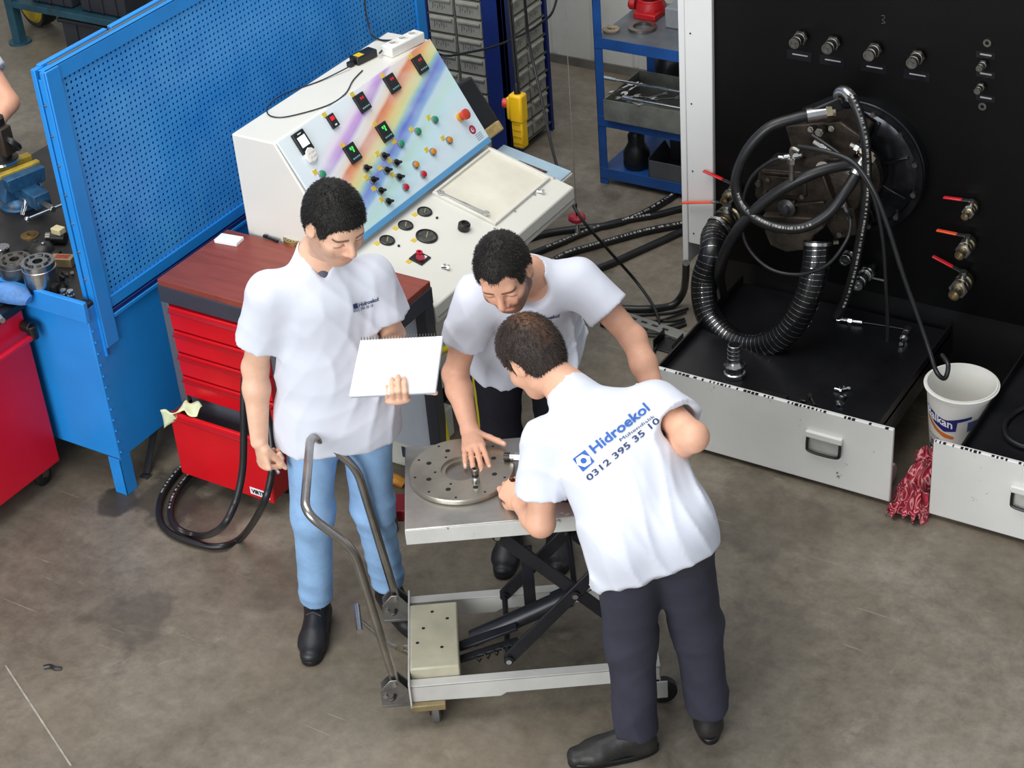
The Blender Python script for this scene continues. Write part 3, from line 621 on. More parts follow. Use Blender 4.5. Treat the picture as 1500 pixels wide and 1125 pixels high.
# recessed tray with worn cream mat and raised rim
c1, c2 = dp(712, 222), dp(727, 326); c3, c4 = dp(633, 285), dp(806, 262)
s0, s1, q0, q1 = .585, .985, -.31, -.035
WORN = mat('worn_cream_mat', 'e6e0cf', .5, var=.08, scale=4, chip='b89d63', chip_at=.70, chip_scale=6)
m = MB(DF).box(s0, s1, q0, q1, .001, .003); m.build('tray_mat', WORN, t)
m = MB(DF)
for (a, b_, c, d_) in ((s0-.012, s0, q0-.012, q1+.012), (s1, s1+.012, q0-.012, q1+.012), (s0, s1, q0-.012, q0), (s0, s1, q1, q1+.012)):
    MB(DF).box(a, b_, c, d_, .0, .014).build('tray_rim', CREAM, t, .003)
for j in range(4): MB(DF).cyl((s0-.03+(s1-s0+.06)*j/3, q0-.02, .0), (s0-.03+(s1-s0+.06)*j/3, q0-.02, .004), .005, n=8).build('screw', STEEL, t)
def gauge(px, py, r):
    s, q = dp(px, py); k = MB(DF).lathe([(r, 0), (r, .006), (r*.86, .009), (r*.84, .003), (.001, .003)], (s, q, 0), n=32).build('gauge', BLACKPL, t)
    MB(DF).cyl((s, q, .0032), (s, q, .004), r*.84, n=28).build('gauge_face', mat('gauge_face', '56544f', .35, var=.4, scale=70), k)
    MB(DF).bar((s-.2*r, q-.1*r, .0046), (s+.6*r, q+.3*r, .0046), .0022, .001).build('needle', mat('needle_green', 'a9c47a', .5), k)
    MB(DF).box(s-r-.022, s-r+.002, q+r*.35, q+r*.35+.018, 0, .0015).build('yellow_tag', YTAG, t)
for px, py, r in ((567, 353, .030), (594, 331, .030), (622, 311, .030), (625, 347, .043)): gauge(px, py, r)
for px, py in ((584, 361), (640, 320)): s, q = dp(px, py); MB(DF).cyl((s, q, 0), (s, q, .006), .005, n=8).build('screw', BLACKPL, t)
s, q = dp(679, 336); k = MB(DF).lathe([(.02, 0), (.024, .004), (.024, .026), (.018, .032), (.012, .032), (.010, .026), (.001, .026)], (s, q, 0), n=24).build('regulator_knob', BLACKPL, t)
s, q = dp(615, 379); k = MB(DF).box(s-.032, s+.032, q-.030, q+.030, 0, .006).build('key_switch_plate', BLACKPL, t, .002); MB(DF).cyl((s-.006, q-.004, .006), (s-.006, q-.004, .014), .019, n=6).build('switch_red', mat('switch_maroon', 'a02c3c', .4), k); MB(DF).ring(.006, .013, .012, (s+.014, q+.014, .006), n=16).build('switch_ring', REDB, k); MB(DF).box(s-.006, s+.02, q-.02, q-.008, .006, .01).build('switch_white', WHITEPL, k); MB(DF).box(s-.055, s-.033, q+.012, q+.03, 0, .0015).build('yellow_tag', YTAG, t)
rebase(t)
# loose things on the console
P = hit(612, 296, DO+dn*.015, dn)
def spanner(o, d, nrm, L, w, name, label, mt=CHROME, grp=None):
    x = np.array(d, float); x /= np.linalg.norm(x); y = np.cross(nrm, x); f = frame(o, x, y); g = MB(f)
    g.prism([(0, -w*.32), (L*.16, -w*.26), (L*.84, -w*.26), (L, -w*.32), (L, w*.32), (L*.84, w*.26), (L*.16, w*.26), (0, w*.32)], .005, (0, 0, 0))
    for c, sg in ((0, -1), (L, 1)):
        pts = [(c+sg*w*.9*math.cos(a), w*.9*math.sin(a)) for a in [math.radians(k) for k in range(35, 326, 24)]]
        if sg > 0: pts = [(c+w*.9*math.cos(a), w*.9*math.sin(a)) for a in [math.radians(k) for k in range(35, 326, 24)]]
        else: pts = [(c-w*.9*math.cos(a), w*.9*math.sin(a)) for a in [math.radians(k) for k in range(35, 326, 24)]]
        g.prism(pts+[(c+sg*w*.25, -w*.25), (c+sg*w*.0, 0), (c+sg*w*.25, w*.25)], .006, (0, 0, 0))
    return solo(g, name, mt, label, 'spanner', o, grp)
A, B = hit(646, 283, DO+dn*.016, dn), hit(690, 303, DO+dn*.016, dn)
spanner(A, B-A, dn, float(np.linalg.norm(B-A))*1.5, .016, 'open_spanner', 'chrome open-ended spanner on the cream desk tray edge')
for (px, py, lb) in ((652, 394, 'small chrome fitting on the near corner of the cream desk'), (791, 283, 'small chrome fitting at the far front corner of the cream desk')):
    P = hit(px, py, DO, dn); g = MB(frame(P, (1, .3, 0), (-.3, 1, 0))); g.cyl((-.012, 0, .008), (.010, 0, .008), .007, n=8); g.cyl((0, 0, .004), (0, .0, .02), .006, n=6); g.nut((.010, 0, .008), (.018, 0, .008), .010); solo(g, 'tee_fitting', CHROME, lb, 'fitting', P)
# power strip, adaptor, leads on the console top
P0, P1 = np.array([-1.13, 1.43, TOPZ]), np.array([-1.095, 1.62, TOPZ]); fr = frame((P0+P1)/2, P1-P0, (-1, 0, 0)); fr[:3, 3] += np.array([0, 0, 0])
t = thing('power_strip', 'white three-socket power strip on top of the cream console', 'power strip', (P0+P1)/2)
fr[:3, 3] = 0; MBx = lambda: MB(fr)
def lp(o): o['local_'] = 1; return o
lp(MBx().box(-.095, .095, -.03, .03, 0, .045).build('case', WHITEPL, t, .006))
for j in range(3):
    k = lp(MBx().ring(.016, .021, .003, (-.055+j*.055, 0, .045), n=20).build('socket_ring', WHITEPL, t)); lp(MBx().cyl((-.055+j*.055, 0, .0452), (-.055+j*.055, 0, .0458), .0155, n=20).build('socket_well', mat('socket_grey', 'bdbab2', .5), k))
    for d in (-.006, .006): lp(MBx().cyl((-.055+j*.055+d, 0, .0458), (-.055+j*.055+d, 0, .0464), .0025, n=8).build('socket_hole', BLACKPL, k))
P = onZ(533, 88, TOPZ); t = thing('power_adaptor', 'black power adaptor with yellow label on the console top', 'power adaptor', P, math.radians(80))
lp(MB().box(-.055, .055, -.026, .026, 0, .034).build('case', BLACKPL, t, .006)); lp(MB().box(-.045, -.012, -.02, .012, .034, .0346).build('label_sticker', mat('adaptor_yellow', 'e8c51c', .5), t)); lp(MB().box(-.085, -.06, -.012, .012, 0, .02).build('plug', BLACKPL, t, .003))
def lead(name, pts, r, label, cat='cable', mt=None, k=7, group=None, n=8):
    g = MB().tube(crom(pts, k), r, n); return solo(g, name, mt or HOSE, label, cat, pts[0], group)
zt_ = TOPZ+.004
lead('adaptor_lead', [onZ(513, 97, zt_+.01), onZ(470, 118, zt_), onZ(420, 136, zt_), onZ(398, 150, zt_), onZ(391, 163, zt_), onZ(400, 171, zt_), onZ(425, 170, zt_), onZ(478, 155, zt_), onZ(505, 138, zt_), onZ(517, 118, zt_), onZ(531, 103, zt_)], .0025, 'thin black lead looping over the cream console top')
lead('mains_lead', [onZ(556, 78, zt_+.02), onZ(566, 68, zt_+.01), onZ(580, 60, zt_+.02), onZ(556, 58, zt_), np.array([-1.29, 1.55, 1.34]), np.array([-1.44, 1.75, 1.42]), np.array([-1.47, 2.0, 1.55])], .004, 'black mains lead rising from the power strip to the partition')
# manual / brochure leaning at the far end of the desk
t = thing('magazine', 'magazine with excavator photograph in a holder at the console end', 'magazine', (-.68, CY1+.10, 0)); zb = .76
fr = frame((-.70, CY1+.006, zb), (1, 0, -.18), (0, 1, -.0))
m = MB(fr).box(-.17, .17, 0, .17, -.03, -.012); m.build('holder', CREAM, t, .003); m = MB(fr).box(-.165, .165, .006, .165, -.012, -.004); m.build('pages', PAPER, t, .001); m = MB(fr).box(-.165, .165, .006, .165, -.004, -.002); m.build('cover', mat('brochure_cover', 'a9c4d6', .3, var=.1, scale=5), t)
m = MB(fr).box(-.05, .09, .05, .10, -.0018, -.0012); m.build('picture_machine', mat('brochure_machine', '6e4a42', .4, var=.5, scale=40), t); m = MB(fr).box(-.165, .165, .006, .035, -.0018, -.0014); m.build('cover_band', mat('brochure_band', '7ea9c9', .4), t)
m = MB().box(-.80, -.56, CY1, CY1+.02, .60, .73); m.build('bracket', CREAM, t, .002); rebase(t)
# black box monitor leaning behind the far end of the console
P = onY(690, 165, CY1+.12); t = thing('black_box', 'black angular box with tan foam corner hanging beside the console', 'box', (P[0], P[1], P[2]-.14))
fr = frame((0, 0, .14), (.55, 0, -.83), (.1, 1, .1)); lp(MB(fr).box(-.13, .12, -.07, .07, -.06, .05).build('shell', mat('box_black', '12141c', .4, var=.2), t, .012)); lp(MB(fr).box(.085, .13, -.06, .05, .03, .07).build('foam_corner', mat('tan_foam', 'b59b63', .8, var=.2, scale=30), t, .006)); lp(MB().bar((.0, -.075, .14), (-.0, -.11, .16), .03, .05).build('hanger', BLACKPL, t))
# ================================================================== back: bin tower, pendant, pull weight, shelf rack
t = thing('bin_tower', 'dark blue steel tower with rows of small grey drawers', 'drawer tower', (-1.85, 3.25, 0))
TX0, TX1, TY0, TY1, TZ = -2.16, -1.60, 3.0, 3.42, 1.25
MB().box(TX0+.02, TX1-.03, TY0+.03, TY1-.02, .02, TZ-.01).build('carcass', BLUED, t)
for (x0, x1, y0, y1) in ((TX0, TX0+.12, TY0, TY0+.03), (TX1-.12, TX1, TY0, TY0+.03), (TX1-.03, TX1, TY0, TY0+.10), (TX1-.03, TX1, TY1-.025, TY1), (TX0, TX0+.03, TY1-.03, TY1)): MB().box(x0, x1, y0, y1, 0, TZ).build('post', BLUED, t, .003)
BF = mat('bin_frame', '6b6a60', .5, var=.2)
def bin_front(w, h):
    g = MB(); g.prism([(-w/2, 0), (w/2, 0), (w/2, h), (-w/2, h)], .012, (0, 0, 0), (1, 0, 0), (0, 0, 1)); me = bpy.data.meshes.new('bin'); return g
bw, bh = .148, .088
proto = MB().box(-bw/2, bw/2, -.010, .02, 0, bh).build('small_drawer', GREYBIN, t, .006)
lip = MB().box(-bw/2+.008, bw/2-.008, -.020, -.009, bh-.022, bh-.006).build('pull_lip', GREYBIN, proto, .004)
sc_ = MB()
for j in range(6): sc_.box(-.045+j*.014, -.040+j*.014, -.0112, -.0105, .025+.01*(j % 2), .055-.006*(j % 3))
scm = sc_.build('scribble', mat('marker_grey', '6f6e66', .6), proto)
first = True
def place(x, y, z, rot):
    global first
    if first: o = proto; first = False
    else: o = copy_tree(proto, t)
    o.location = (x-t.location[0], y-t.location[1], z); o.rotation_euler = (0, 0, rot)
for o in (proto, lip, scm): o['local_'] = 1
for r in range(12):
    for c in range(2): place(TX0+.12+.08+c*.162, TY0+.008, .06+r*.0985, 0)
for r in range(12):
    for c in range(2): place(TX1-.012, TY0+.135+c*.16, .06+r*.0985, math.pi/2)
for r in range(13): MB().box(TX0+.12, TX1-.12, TY0+.002, TY0+.02, .048+r*.0985, .056+r*.0985).build('bin_rail', BF, t)
for r in range(13): MB().box(TX1-.02, TX1-.004, TY0+.10, TY1-.02, .048+r*.0985, .056+r*.0985).build('bin_rail', BF, t)
MB().box(TX0+.277, TX0+.285, TY0+.0, TY0+.02, .05, TZ-.02).build('bin_divider', BF, t)
rebase(t)
# yellow crane pendant hanging on its cable
yp = 1.95; a, b_ = onY(759, 137, yp), onY(762, 214, yp)
cx, cy = (a[0]+b_[0])/2, yp; z1, z0 = a[2], b_[2]
t = thing('crane_pendant', 'yellow crane pendant control with red stop button on its cable', 'pendant control', (cx, cy, z0))
H = z1-z0
lp(MB().box(-.032, .032, -.028, .028, H*.48, H).build('upper_case', YELLOW, t, .010)); lp(MB().box(-.027, .027, -.024, .024, 0, H*.5).build('lower_case', YELLOW, t, .008))
lp(MB().box(-.05, -.03, -.02, .02, H*.5, H*.92).build('button_hood', YELLOW, t, .008)); lp(MB().lathe([(.018, 0), (.022, .012), (.020, .022), (.001, .026)], (-.05, 0, H*.78), (-1, -.3, 0), 18).build('stop_button', mat('stop_coral', 'e0433c', .35), t))
for j in range(4): lp(MB().box(-.02, .02, -.0255, -.0235, .02+j*.03, .03+j*.03).build('grip_rib', mat('deep_yellow', 'd8a80f', .45), t, .001))  # grip ribs in a slightly deeper yellow than the case
lp(MB().tube(crom([(0, 0, H), (-.004, 0, H+.25), (-.012, .0, H+.7), (-.02, 0, H+1.6)], 5), .008, 10).build('cable', HOSE, t)); lp(MB().tube(crom([(.014, 0, H), (.008, 0, H+.3), (.002, .0, H+.8), (-.004, 0, H+1.6)], 5), .003, 6).build('strain_wire', STEELD, t)); lp(MB().lathe([(.014, 0), (.012, .04), (.009, .05)], (0, 0, H), n=14).build('gland', BLACKPL, t))
# red pull weight on a thin cord with chrome hook below
yq = 2.0; c = onY(845, 319, yq); t = thing('pull_weight', 'red round weight on a thin cord with chrome hook below', 'weight', c)
lp(MB().lathe([(.006, -.012), (.03, -.014), (.038, -.006), (.038, .006), (.03, .014), (.006, .012)], n=28).build('disc', mat('weight_red', 'b31e34', .35), t)); lp(MB().cyl((0, 0, .01), (0, 0, 1.4), .0015, n=6).build('cord', mat('grey_cord', '7d7d78', .6), t)); lp(MB().cyl((0, 0, .008), (0, 0, .07), .004, n=8).build('stem', BLACKPL, t)); lp(MB().cyl((0, 0, -.03), (0, 0, -.012), .006, n=8).cyl((0, 0, -.075), (0, 0, -.03), .011, .008, n=12).build('snap_hook', CHROME, t))
# loose hanging cable across the back
lead('hanging_cable', [onY(767, -20, 2.6), onY(775, 60, 2.6), onY(790, 130, 2.5), onY(815, 240, 2.2), onY(845, 310, 1.9), onZ(890, 365, .3), onZ(930, 410, .12), onZ(958, 450, .05), onZ(966, 480, .012), onZ(960, 510, .01), onZ(945, 530, .01)], .007, 'long black cable sweeping from the ceiling to the floor beside the bending person')
lead('drooping_cable', [np.array([-1.3, 3.15, 1.3]), onY(815, 0, 2.9), onY(790, 35, 2.85), onY(740, 62, 2.8), onY(690, 76, 2.8), onY(640, 78, 2.8), np.array([-1.75, 2.4, 1.0]), np.array([-1.62, 2.24, 1.2])], .006, 'grey-black cable drooping across the small grey drawers')
# blue shelf rack
t = thing('shelf_rack', 'blue angle-iron shelf rack by the white wall', 'rack', (-.65, 3.3, 0))
RX0, RX1, RY0, RY1 = -1.085, .1, 2.985, 3.5
for (x, y) in ((RX0, RY0), (RX1, RY0), (RX0, RY1), (RX1, RY1)):
    g = MB().box(x, x+.045, y, y+.004, 0, 1.5); g.box(x, x+.004, y, y+.04, 0, 1.5); g.build('post', BLUER, t, .001)
for z in (.09, .37, .775): 
    MB().box(RX0+.004, RX1+.045, RY0-.004, RY0, z-.055, z).build('front_rail', BLUER, t, .001)
    MB().box(RX0+.004, RX1, RY0, RY1, z-.02, z-.012).build('shelf', mat('shelf_grey', '6c7178', .4, .3, var=.2) if z > .7 else BLUER, t)
rebase(t)
SZ = .764
P = onZ(895, 44, SZ); g = MB().ring(.012, .042, .008, P); g.box(P[0]-.02, P[0]+.02, P[1]-.004, P[1]+.004, SZ+.008, SZ+.012); solo(g, 'gasket_plate', mat('gasket_tan', 'a3937a', .5, .3, var=.3, scale=40), 'tan ring-shaped gasket plate on the upper blue shelf', 'gasket', P)
P = onZ(941, 42, SZ); g = MB().ring(.045, .068, .014, P, n=36); solo(g, 'steel_ring', STEELW, 'dark steel ring before the red motor on the upper shelf', 'ring', P)
P = onZ(945, 26, SZ); t = thing('red_gear_motor', 'red cast motor housing on the upper blue shelf', 'motor', P)
RM = mat('motor_red', 'b9151c', .45, var=.15, scale=12)
for nm, mb, mt in (('housing', MB().lathe([(.06, 0), (.075, .01), (.075, .05), (.065, .065), (.065, .08)], (0, .06, 0), n=9), RM), ('boss', MB().cyl((-.075, .05, .04), (-.105, .045, .04), .028, n=14), RM), ('boss_ring', MB().ring(.01, .02, .006, (-.105, .045, .04), (-1, -.15, 0)), RM), ('foot', MB().box(-.05, .07, -.03, .10, 0, .03), RM), ('rotor', MB().lathe([(.05, .08), (.055, .10), (.05, .16), (.03, .17)], (0, .06, 0), n=18), STEELD), ('flange', MB().ring(.03, .06, .012, (0, .06, .12)), BRASS)):
    lp(mb.build(nm, mt, t, .004))
P = onZ(985, 45, SZ); t = thing('grey_case', 'grey plastic case at the right end of the upper shelf', 'case', (P[0]+.06, P[1]+.14, SZ))
lp(MB().box(-.11, .12, -.12, .1, 0, .10).build('base', mat('case_grey', '83868a', .5), t, .006)); lp(MB().box(-.05, .12, -.06, .1, .10, .22).build('lid', mat('case_dark', '2a2c31', .5), t, .008)); lp(MB().box(-.03, .1, -.122, -.118, .03, .06).build('hasp', mat('case_hasp', '55585c', .5), t))
# metal tool tray with spanners on the middle shelf
A = onY(889, 187, RY0-.02); t = thing('tool_tray', 'battered grey steel tray of spanners on the middle blue shelf', 'tray', (-.80, RY0+.12, .372))
TR = mat('tray_grey', '8b8c84', .45, .4, var=.2, scale=10, chip='3e3a34', chip_at=.66, chip_scale=14)
lp(MB().box(-.225, .62, -.155, .2, 0, .004).build('bottom', TR, t)); lp(MB().prism([(-.225, 0), (.62, 0), (.62, .115), (.2, .118), (-.225, .105)], .004, (0, -.155, 0), (1, 0, 0), (0, 0, 1)).build('front_wall', TR, t)); lp(MB().box(-.225, .62, .196, .2, 0, .11).build('back_wall', TR, t)); lp(MB().box(-.225, -.221, -.155, .2, 0, .105).build('side_wall', TR, t)); lp(MB().box(.616, .62, -.155, .2, 0, .105).build('side_wall', TR, t))
TZ0 = .372+.004
for i, (px, py, a, L, w, lb) in enumerate(((897, 137, 60, .11, .02, 'ring spanner standing at the left end of the grey tray'), (905, 145, 20, .10, .018, 'short spanner lying second from left in the grey tray'), (930, 142, -10, .12, .018, 'dark spanner in the middle of the grey tray'), (945, 145, 35, .10, .016, 'bright spanner towards the right of the grey tray'), (915, 138, 75, .10, .02, 'chunky ring spanner third from left, pointing at the wall'), (960, 147, 15, .11, .017, 'rightmost visible spanner lying flat in the grey tray'), (922, 150, -25, .09, .017, 'small spanner at the front wall of the grey tray'))):
    P = onZ(px, py, TZ0+.085); g = (math.cos(math.radians(a)), math.sin(math.radians(a)), .15)
    spanner(P, g, np.array([0, 0, 1.]), L, w, 'tray_spanner', lb, STEEL if i % 2 else CHROME, 'spanners in the grey tray')
for i, (q0, q1, lb) in enumerate((((884, 121), (1003, 120), 'long chrome breaker bar resting across the rear of the grey tray'), ((912, 130), (1003, 137), 'long chrome bar lying across the front of the grey tray'))):
    a, b_ = onY(*q0, RY0-.02+.16*(1-i)), onY(*q1, RY0-.02+.16*(1-i)); a[2] = b_[2] = .372+.118+.008
    g = MB().cyl(a, b_, .006, n=10); g.cyl(a, a+(b_-a)*.12, .011, n=12); g.cyl(a+(b_-a)*.12, a+(b_-a)*.16, .009, n=12); solo(g, 'breaker_bar', CHROME, lb, 'breaker bar', a, 'bars on the grey tray')
P = np.array([-1.22, 4.02, .05]); g = MB().tube([P+np.array(z) for z in ((0, 0, 0), (0, 0, .06), (.02, 0, .16), (.03, .01, .25), (.02, 0, .30))], [.10, .13, .13, .10, .03], 14); solo(g, 'rubbish_bag', mat('shiny_bag', '131316', .3, var=.2, bump=.7, bscale=12), 'crumpled shiny black bag against the white wall behind the rack', 'bag', P)
P = onZ(926, 246, .09); t = thing('oil_can', 'black plastic oil can with thin spout on the lowest shelf', 'oil can', (P[0], P[1]+.05, .078))
lp(MB().lathe([(.06, 0), (.066, .01), (.066, .08), (.05, .11), (.04, .13), (.042, .17), (.03, .19), (.012, .195)], n=24).build('can', BLACKPL, t)); lp(MB().cyl((0, 0, .19), (.004, 0, .24), .005, n=8).build('spout', STEELW, t))
P = onZ(965, 258, .09); t = thing('plastic_bin', 'dark grey open-front parts bin on the lowest blue shelf', 'bin', (P[0]+.07, P[1]+.10, .078))
lp(MB().prism([(-.12, 0), (.12, 0), (.12, .11), (-.05, .13), (-.13, .02)], .004, (-.11, 0, 0), (0, -1, 0), (0, 0, 1)).build('side', DARKBIN, t)); lp(MB().box(-.11, .2, -.12, -.116, 0, .10).build('front', mat('bin_front_grey', '4c4d50', .6), t, .002)); lp(MB().box(-.11, .2, .1, .104, 0, .13).build('back', DARKBIN, t)); lp(MB().box(-.11, .2, -.12, .1, 0, .004).build('bottom', DARKBIN, t))
P = np.array([-1.3, 4.0, 0]); g = MB().box(P[0]-.16, P[0]+.55, P[1]-.15, P[1]+.15, .0, .05); solo(g, 'floor_slab', mat('plinth_dark', '4a4640', .6), 'flat dark slab on the floor against the white wall', 'slab', P, bevel=.004)
# bundled black hoses on the floor between console and rig
def floor_hose(pts, r, label, pr=True, zz=None):
    P = [onZ(px, py, zz if zz else r) if len(q) == 2 else onZ(q[0], q[1], q[2]) for q in pts for (px, py) in [q[:2]]]
    o = lead('hydraulic_hose', P, r, label, 'hose', HOSE, 8, 'hydraulic hoses on the floor', 10); return o, P
def print_on(o, P, r, f0, f1, up=(0, 0, 1), step=.02, nm='printed_text'):
    C = crom(P, 24); L = [0]
    for a, b in zip(C, C[1:]): L.append(L[-1]+float(np.linalg.norm(b-a)))
    g = MB(); i = 0; tot = L[-1]
    s = f0*tot
    while s < f1*tot:
        while i < len(L)-2 and L[i+1] < s: i += 1
        d = C[i+1]-C[i]; d = d/(np.linalg.norm(d)+1e-9); u = np.array(up, float); u = u-d*np.dot(u, d); u /= (np.linalg.norm(u)+1e-9); sd = np.cross(d, u)
        w = rng.choice((.006, .010, .014)); c = C[i]+u*(r+.0003)
        g._add([c-sd*r*.28, c+d*w-sd*r*.28, c+d*w+sd*r*.28, c+sd*r*.28], [(0, 1, 2, 3)]); s += w+rng.choice((.004, .005, .014))
    k = g.build(nm, PRINT, o, smooth=False); k['kind'] = 'stuff'; loc = Matrix.Translation([-x for x in o.location]); k.data.transform(loc); return k
specs = [([(1040, 235), (1000, 275), (965, 300), (930, 318), (890, 330), (845, 335), (800, 342), (760, 354), (690, 380)], .017, 'black hose furthest back on the floor, curving from the blue rack', .25, .5),
         ([(1060, 300), (1002, 305), (960, 315), (920, 322), (880, 332), (845, 345), (815, 358), (720, 395)], .016, 'black hose second from the back, passing under the red weight', .3, .75),
         ([(1060, 318), (1002, 328), (950, 338), (905, 350), (870, 360), (830, 372), (790, 392), (700, 420)], .017, 'black printed hose third from the back on the floor', .0, .9),
         ([(1060, 322), (1002, 338), (970, 352), (930, 370), (890, 388), (850, 402), (820, 410), (720, 440)], .017, 'plain black hose nearest the bending person on the floor', 0, 0),
         ([(1005, 385), (1004, 410), (1000, 430), (985, 447), (955, 452), (915, 452), (860, 446), (730, 425)], .016, 'thick black hose hanging from the white column to the floor', 0, 0)]
for pts, r, lb, f0, f1 in specs:
    o, P = floor_hose([(q[0], q[1], .34-.33*min(1, i/2.5)) if r == .016 and 'hanging' in lb and i < 3 else q for i, q in enumerate(pts)], r, lb)
    if f1: print_on(o, P, r, f0, f1, (0.3, -.6, 1))
for i in range(7):
    pts = [(1000+rng.uniform(0, 8), 450+i*7+rng.uniform(-3, 3)), (985, 458+i*6), (955+rng.uniform(-10, 10), 463+i*5+rng.uniform(-4, 4)), (915, 463+i*4), (880, 458+i*3)]
    lead('signal_cable', [onZ(x, y, .008+.004*(i % 2)) for x, y in pts], .006, 'one of the thin black cables bundled on the floor beside the rig base', 'cable', HOSE, 6, 'bundle of thin cables beside the rig')
A, B = onZ(922, 470, .0), onZ(1010, 500, .0); t = thing('slotted_cable_duct', 'grey slotted steel cable duct lying on the floor by the rig', 'cable duct', A)
d = B-A; L_ = float(np.linalg.norm(d)); fr = frame((0, 0, 0), d, np.array([-d[1], d[0], 0])); lp(MB(fr).box(-.15, L_, -.03, .03, 0, .02).build('duct', mat('duct_grey', '8a8a84', .45, .3), t, .002))
for j in range(6): lp(MB(fr).box(-.1+j*.055, -.07+j*.055, -.008, .006, .0202, .0206).build('slot', BLACKPL, t))
P = onZ(972, 512, 0); t = thing('floor_bracket', 'black bracket box on the floor at the left tray corner', 'bracket', P); lp(MB().box(-.04, .06, -.02, .08, 0, .008).build('base', BLACKPL, t, .002)); lp(MB().box(-.04, -.034, -.02, .08, 0, .05).build('cheek', BLACKPL, t, .002)); lp(MB().box(.05, .056, -.02, .08, 0, .05).build('cheek', BLACKPL, t, .002))
# ================================================================== hydraulic test rig
RP = 2.0                                    # front face of the black fitting panel
t = thing('test_rig', 'hydraulic test rig with black fitting panel and white steel column', 'test rig', (1.0, 2.25, 0)); rig = t
MB().box(.03, 2.3, RP, RP+.5, .36, 1.85).build('fitting_panel', BLACKP, t, .003)
MB().box(-.01, 2.3, RP+.03, RP+.5, 0, .36).build('base_frame', BLACKPL, t)
MB().box(-.085, .033, RP-.02, RP+.06, .41, 1.85).build('column', WHITEP, t, .004)
MB().box(-.112, -.085, RP-.022, RP+.5, .31, 1.85).build('column_flange', WHITEP, t, .003)
for z in (.46, .75, 1.05, 1.35): MB().ball((-.06, RP-.02, z), .004, 8, 5).build('screw', STEELD, t)
MB().box(1.25, 1.32, RP-.004, RP, 1.475, 1.50).build('top_label', WHITEPL, t)
def nose(px, py, L): return onY(px, py, RP-L)
def coupler(px, py, L, r, name='quick_coupler', mt=STEELW):
    e = nose(px, py, L); b = e+np.array([0, L, 0]); d = np.array([0, -1, 0])
    k = MB().lathe([(r*.75, 0), (r*.75, L*.25), (r*1.15, L*.25), (r*1.15, L*.45), (r*.8, L*.47), (r*.8, L*.55), (r*1.05, L*.57), (r*1.05, L*.8), (r*.9, L*.82), (r, L*.86), (r, L), (r*.7, L), (r*.68, L*.96), (r*.3, L*.96), (r*.25, L*1.0), (.001, L*1.0)], b, d, 22).build(name, mt, t); MB().nut(b+d*L*.22, b+d*L*.34, r*1.35).build('hex_nut', mt, k); return e, b
CPL = mat('coupler_steel', '8d8a84', .35, 1.0, var=.2, scale=30)
for px, py, lx in ((1163, 64, 18), (1211, 72, 22), (1272, 82, 20), (1335, 93, 26)):
    e, b = coupler(px, py, .085, .021, mt=CPL)
    q = onY(px+8, py+16, RP); MB().box(q[0]-.05, q[0]+.05, RP-.002, RP, q[2]-.022, q[2]+.016).build('label_plate', mat('plate_gloss', '15151a', .2), t); MB().box(q[0]-.028, q[0]+.035, RP-.0026, RP-.002, q[2]-.003, q[2]+.002).build('label_print', mat('label_white', '9a9a97', .5), t)
for px, py in ((1447, 62), (1440, 155)):
    q = onY(px, py, RP); MB().ring(.007, .015, .008, (q[0], RP, q[2]), (0, -1, 0), 20).build('port_ring', CPL, t)
for px, py in ((1434, 101), (1431, 134)): coupler(px, py, .06, .012, 'test_point', mt=CPL)
for py in (80, 108, 143):
    q = onY(1444, py, RP); MB().box(q[0]-.035, q[0]+.035, RP-.002, RP, q[2]-.014, q[2]+.010).build('label_plate', MATS['plate_gloss'], t); MB().box(q[0]-.02, q[0]+.022, RP-.0026, RP-.002, q[2]-.003, q[2]+.003).build('label_print', MATS['label_white'], t)
LR = mat('lever_red', 'd3202c', .35); LO = mat('lever_orange', 'e8502a', .35)
def ball_valve(px, py, L, r, lever, lm, hose=False):
    e = nose(px, py, L); b = e+np.array([0, L, 0]); d = np.array([0, -1., 0])
    k = MB().lathe([(r*.8, 0), (r*.8, L*.12), (r*1.2, L*.14), (r*1.2, L*.30), (r*1.0, L*.33), (r*1.15, L*.42), (r*1.15, L*.52), (r*.9, L*.55), (r*1.1, L*.57), (r*1.1, L*.68), (r*.75, L*.70), (r*.75, L), (r*.55, L), (r*.52, L*.8), (.001, L*.8)], b, d, 24).build('ball_valve', BRASS, t)
    MB().nut(b+d*L*.56, b+d*L*.69, r*1.3).build('union_nut', STEEL, k)
    c = b+d*L*.36; MB().cyl(c, c+np.array([0, 0, r*1.75]), r*.45, n=12).nut(c+np.array([0, 0, r*1.5]), c+np.array([0, 0, r*1.95]), r*.55).build('valve_stem', STEEL, k)
    top = c+np.array([0, 0, r*1.75]); a = onY(lever[0], lever[1], top[1]); dr = a-top; dr /= np.linalg.norm(dr)
    sd = np.cross(np.array([0, 0, 1.]), dr)
    sd = np.array([0, -1., 0]); P = [top, top+(a-top)*.22+np.array([0, 0, .006]), top+(a-top)*.34, a]
    MB().bar(top, P[2], .016, .004, (0, 0, 1)).build('lever_strap', STEEL, k)
    MB().bar(P[2], a, .018, .007, (0, 0, 1)).build('lever', lm, k, .003)
    return e, b
ball_valve(1413, 318, .11, .019, (1382, 289), LR)
ball_valve(1405, 375, .13, .024, (1372, 337), LO)
ball_valve(1397, 433, .15, .029, (1366, 375), LR)
ball_valve(1060, 295, .13, .022, (1030, 250), LR)
eG, bG = ball_valve(1052, 335, .14, .045, (999, 297), LO)
for px, py, L, r in ((1236, 383, .07, .021), (1255, 418, .15, .024)): coupler(px, py, L, r, 'plug_coupler', mt=STEEL)
q = onY(1288, 409, RP); MB().box(q[0]-.03, q[0]+.03, RP-.002, RP, q[2]-.004, q[2]+.003).build('label_print', MATS['label_white'], t)
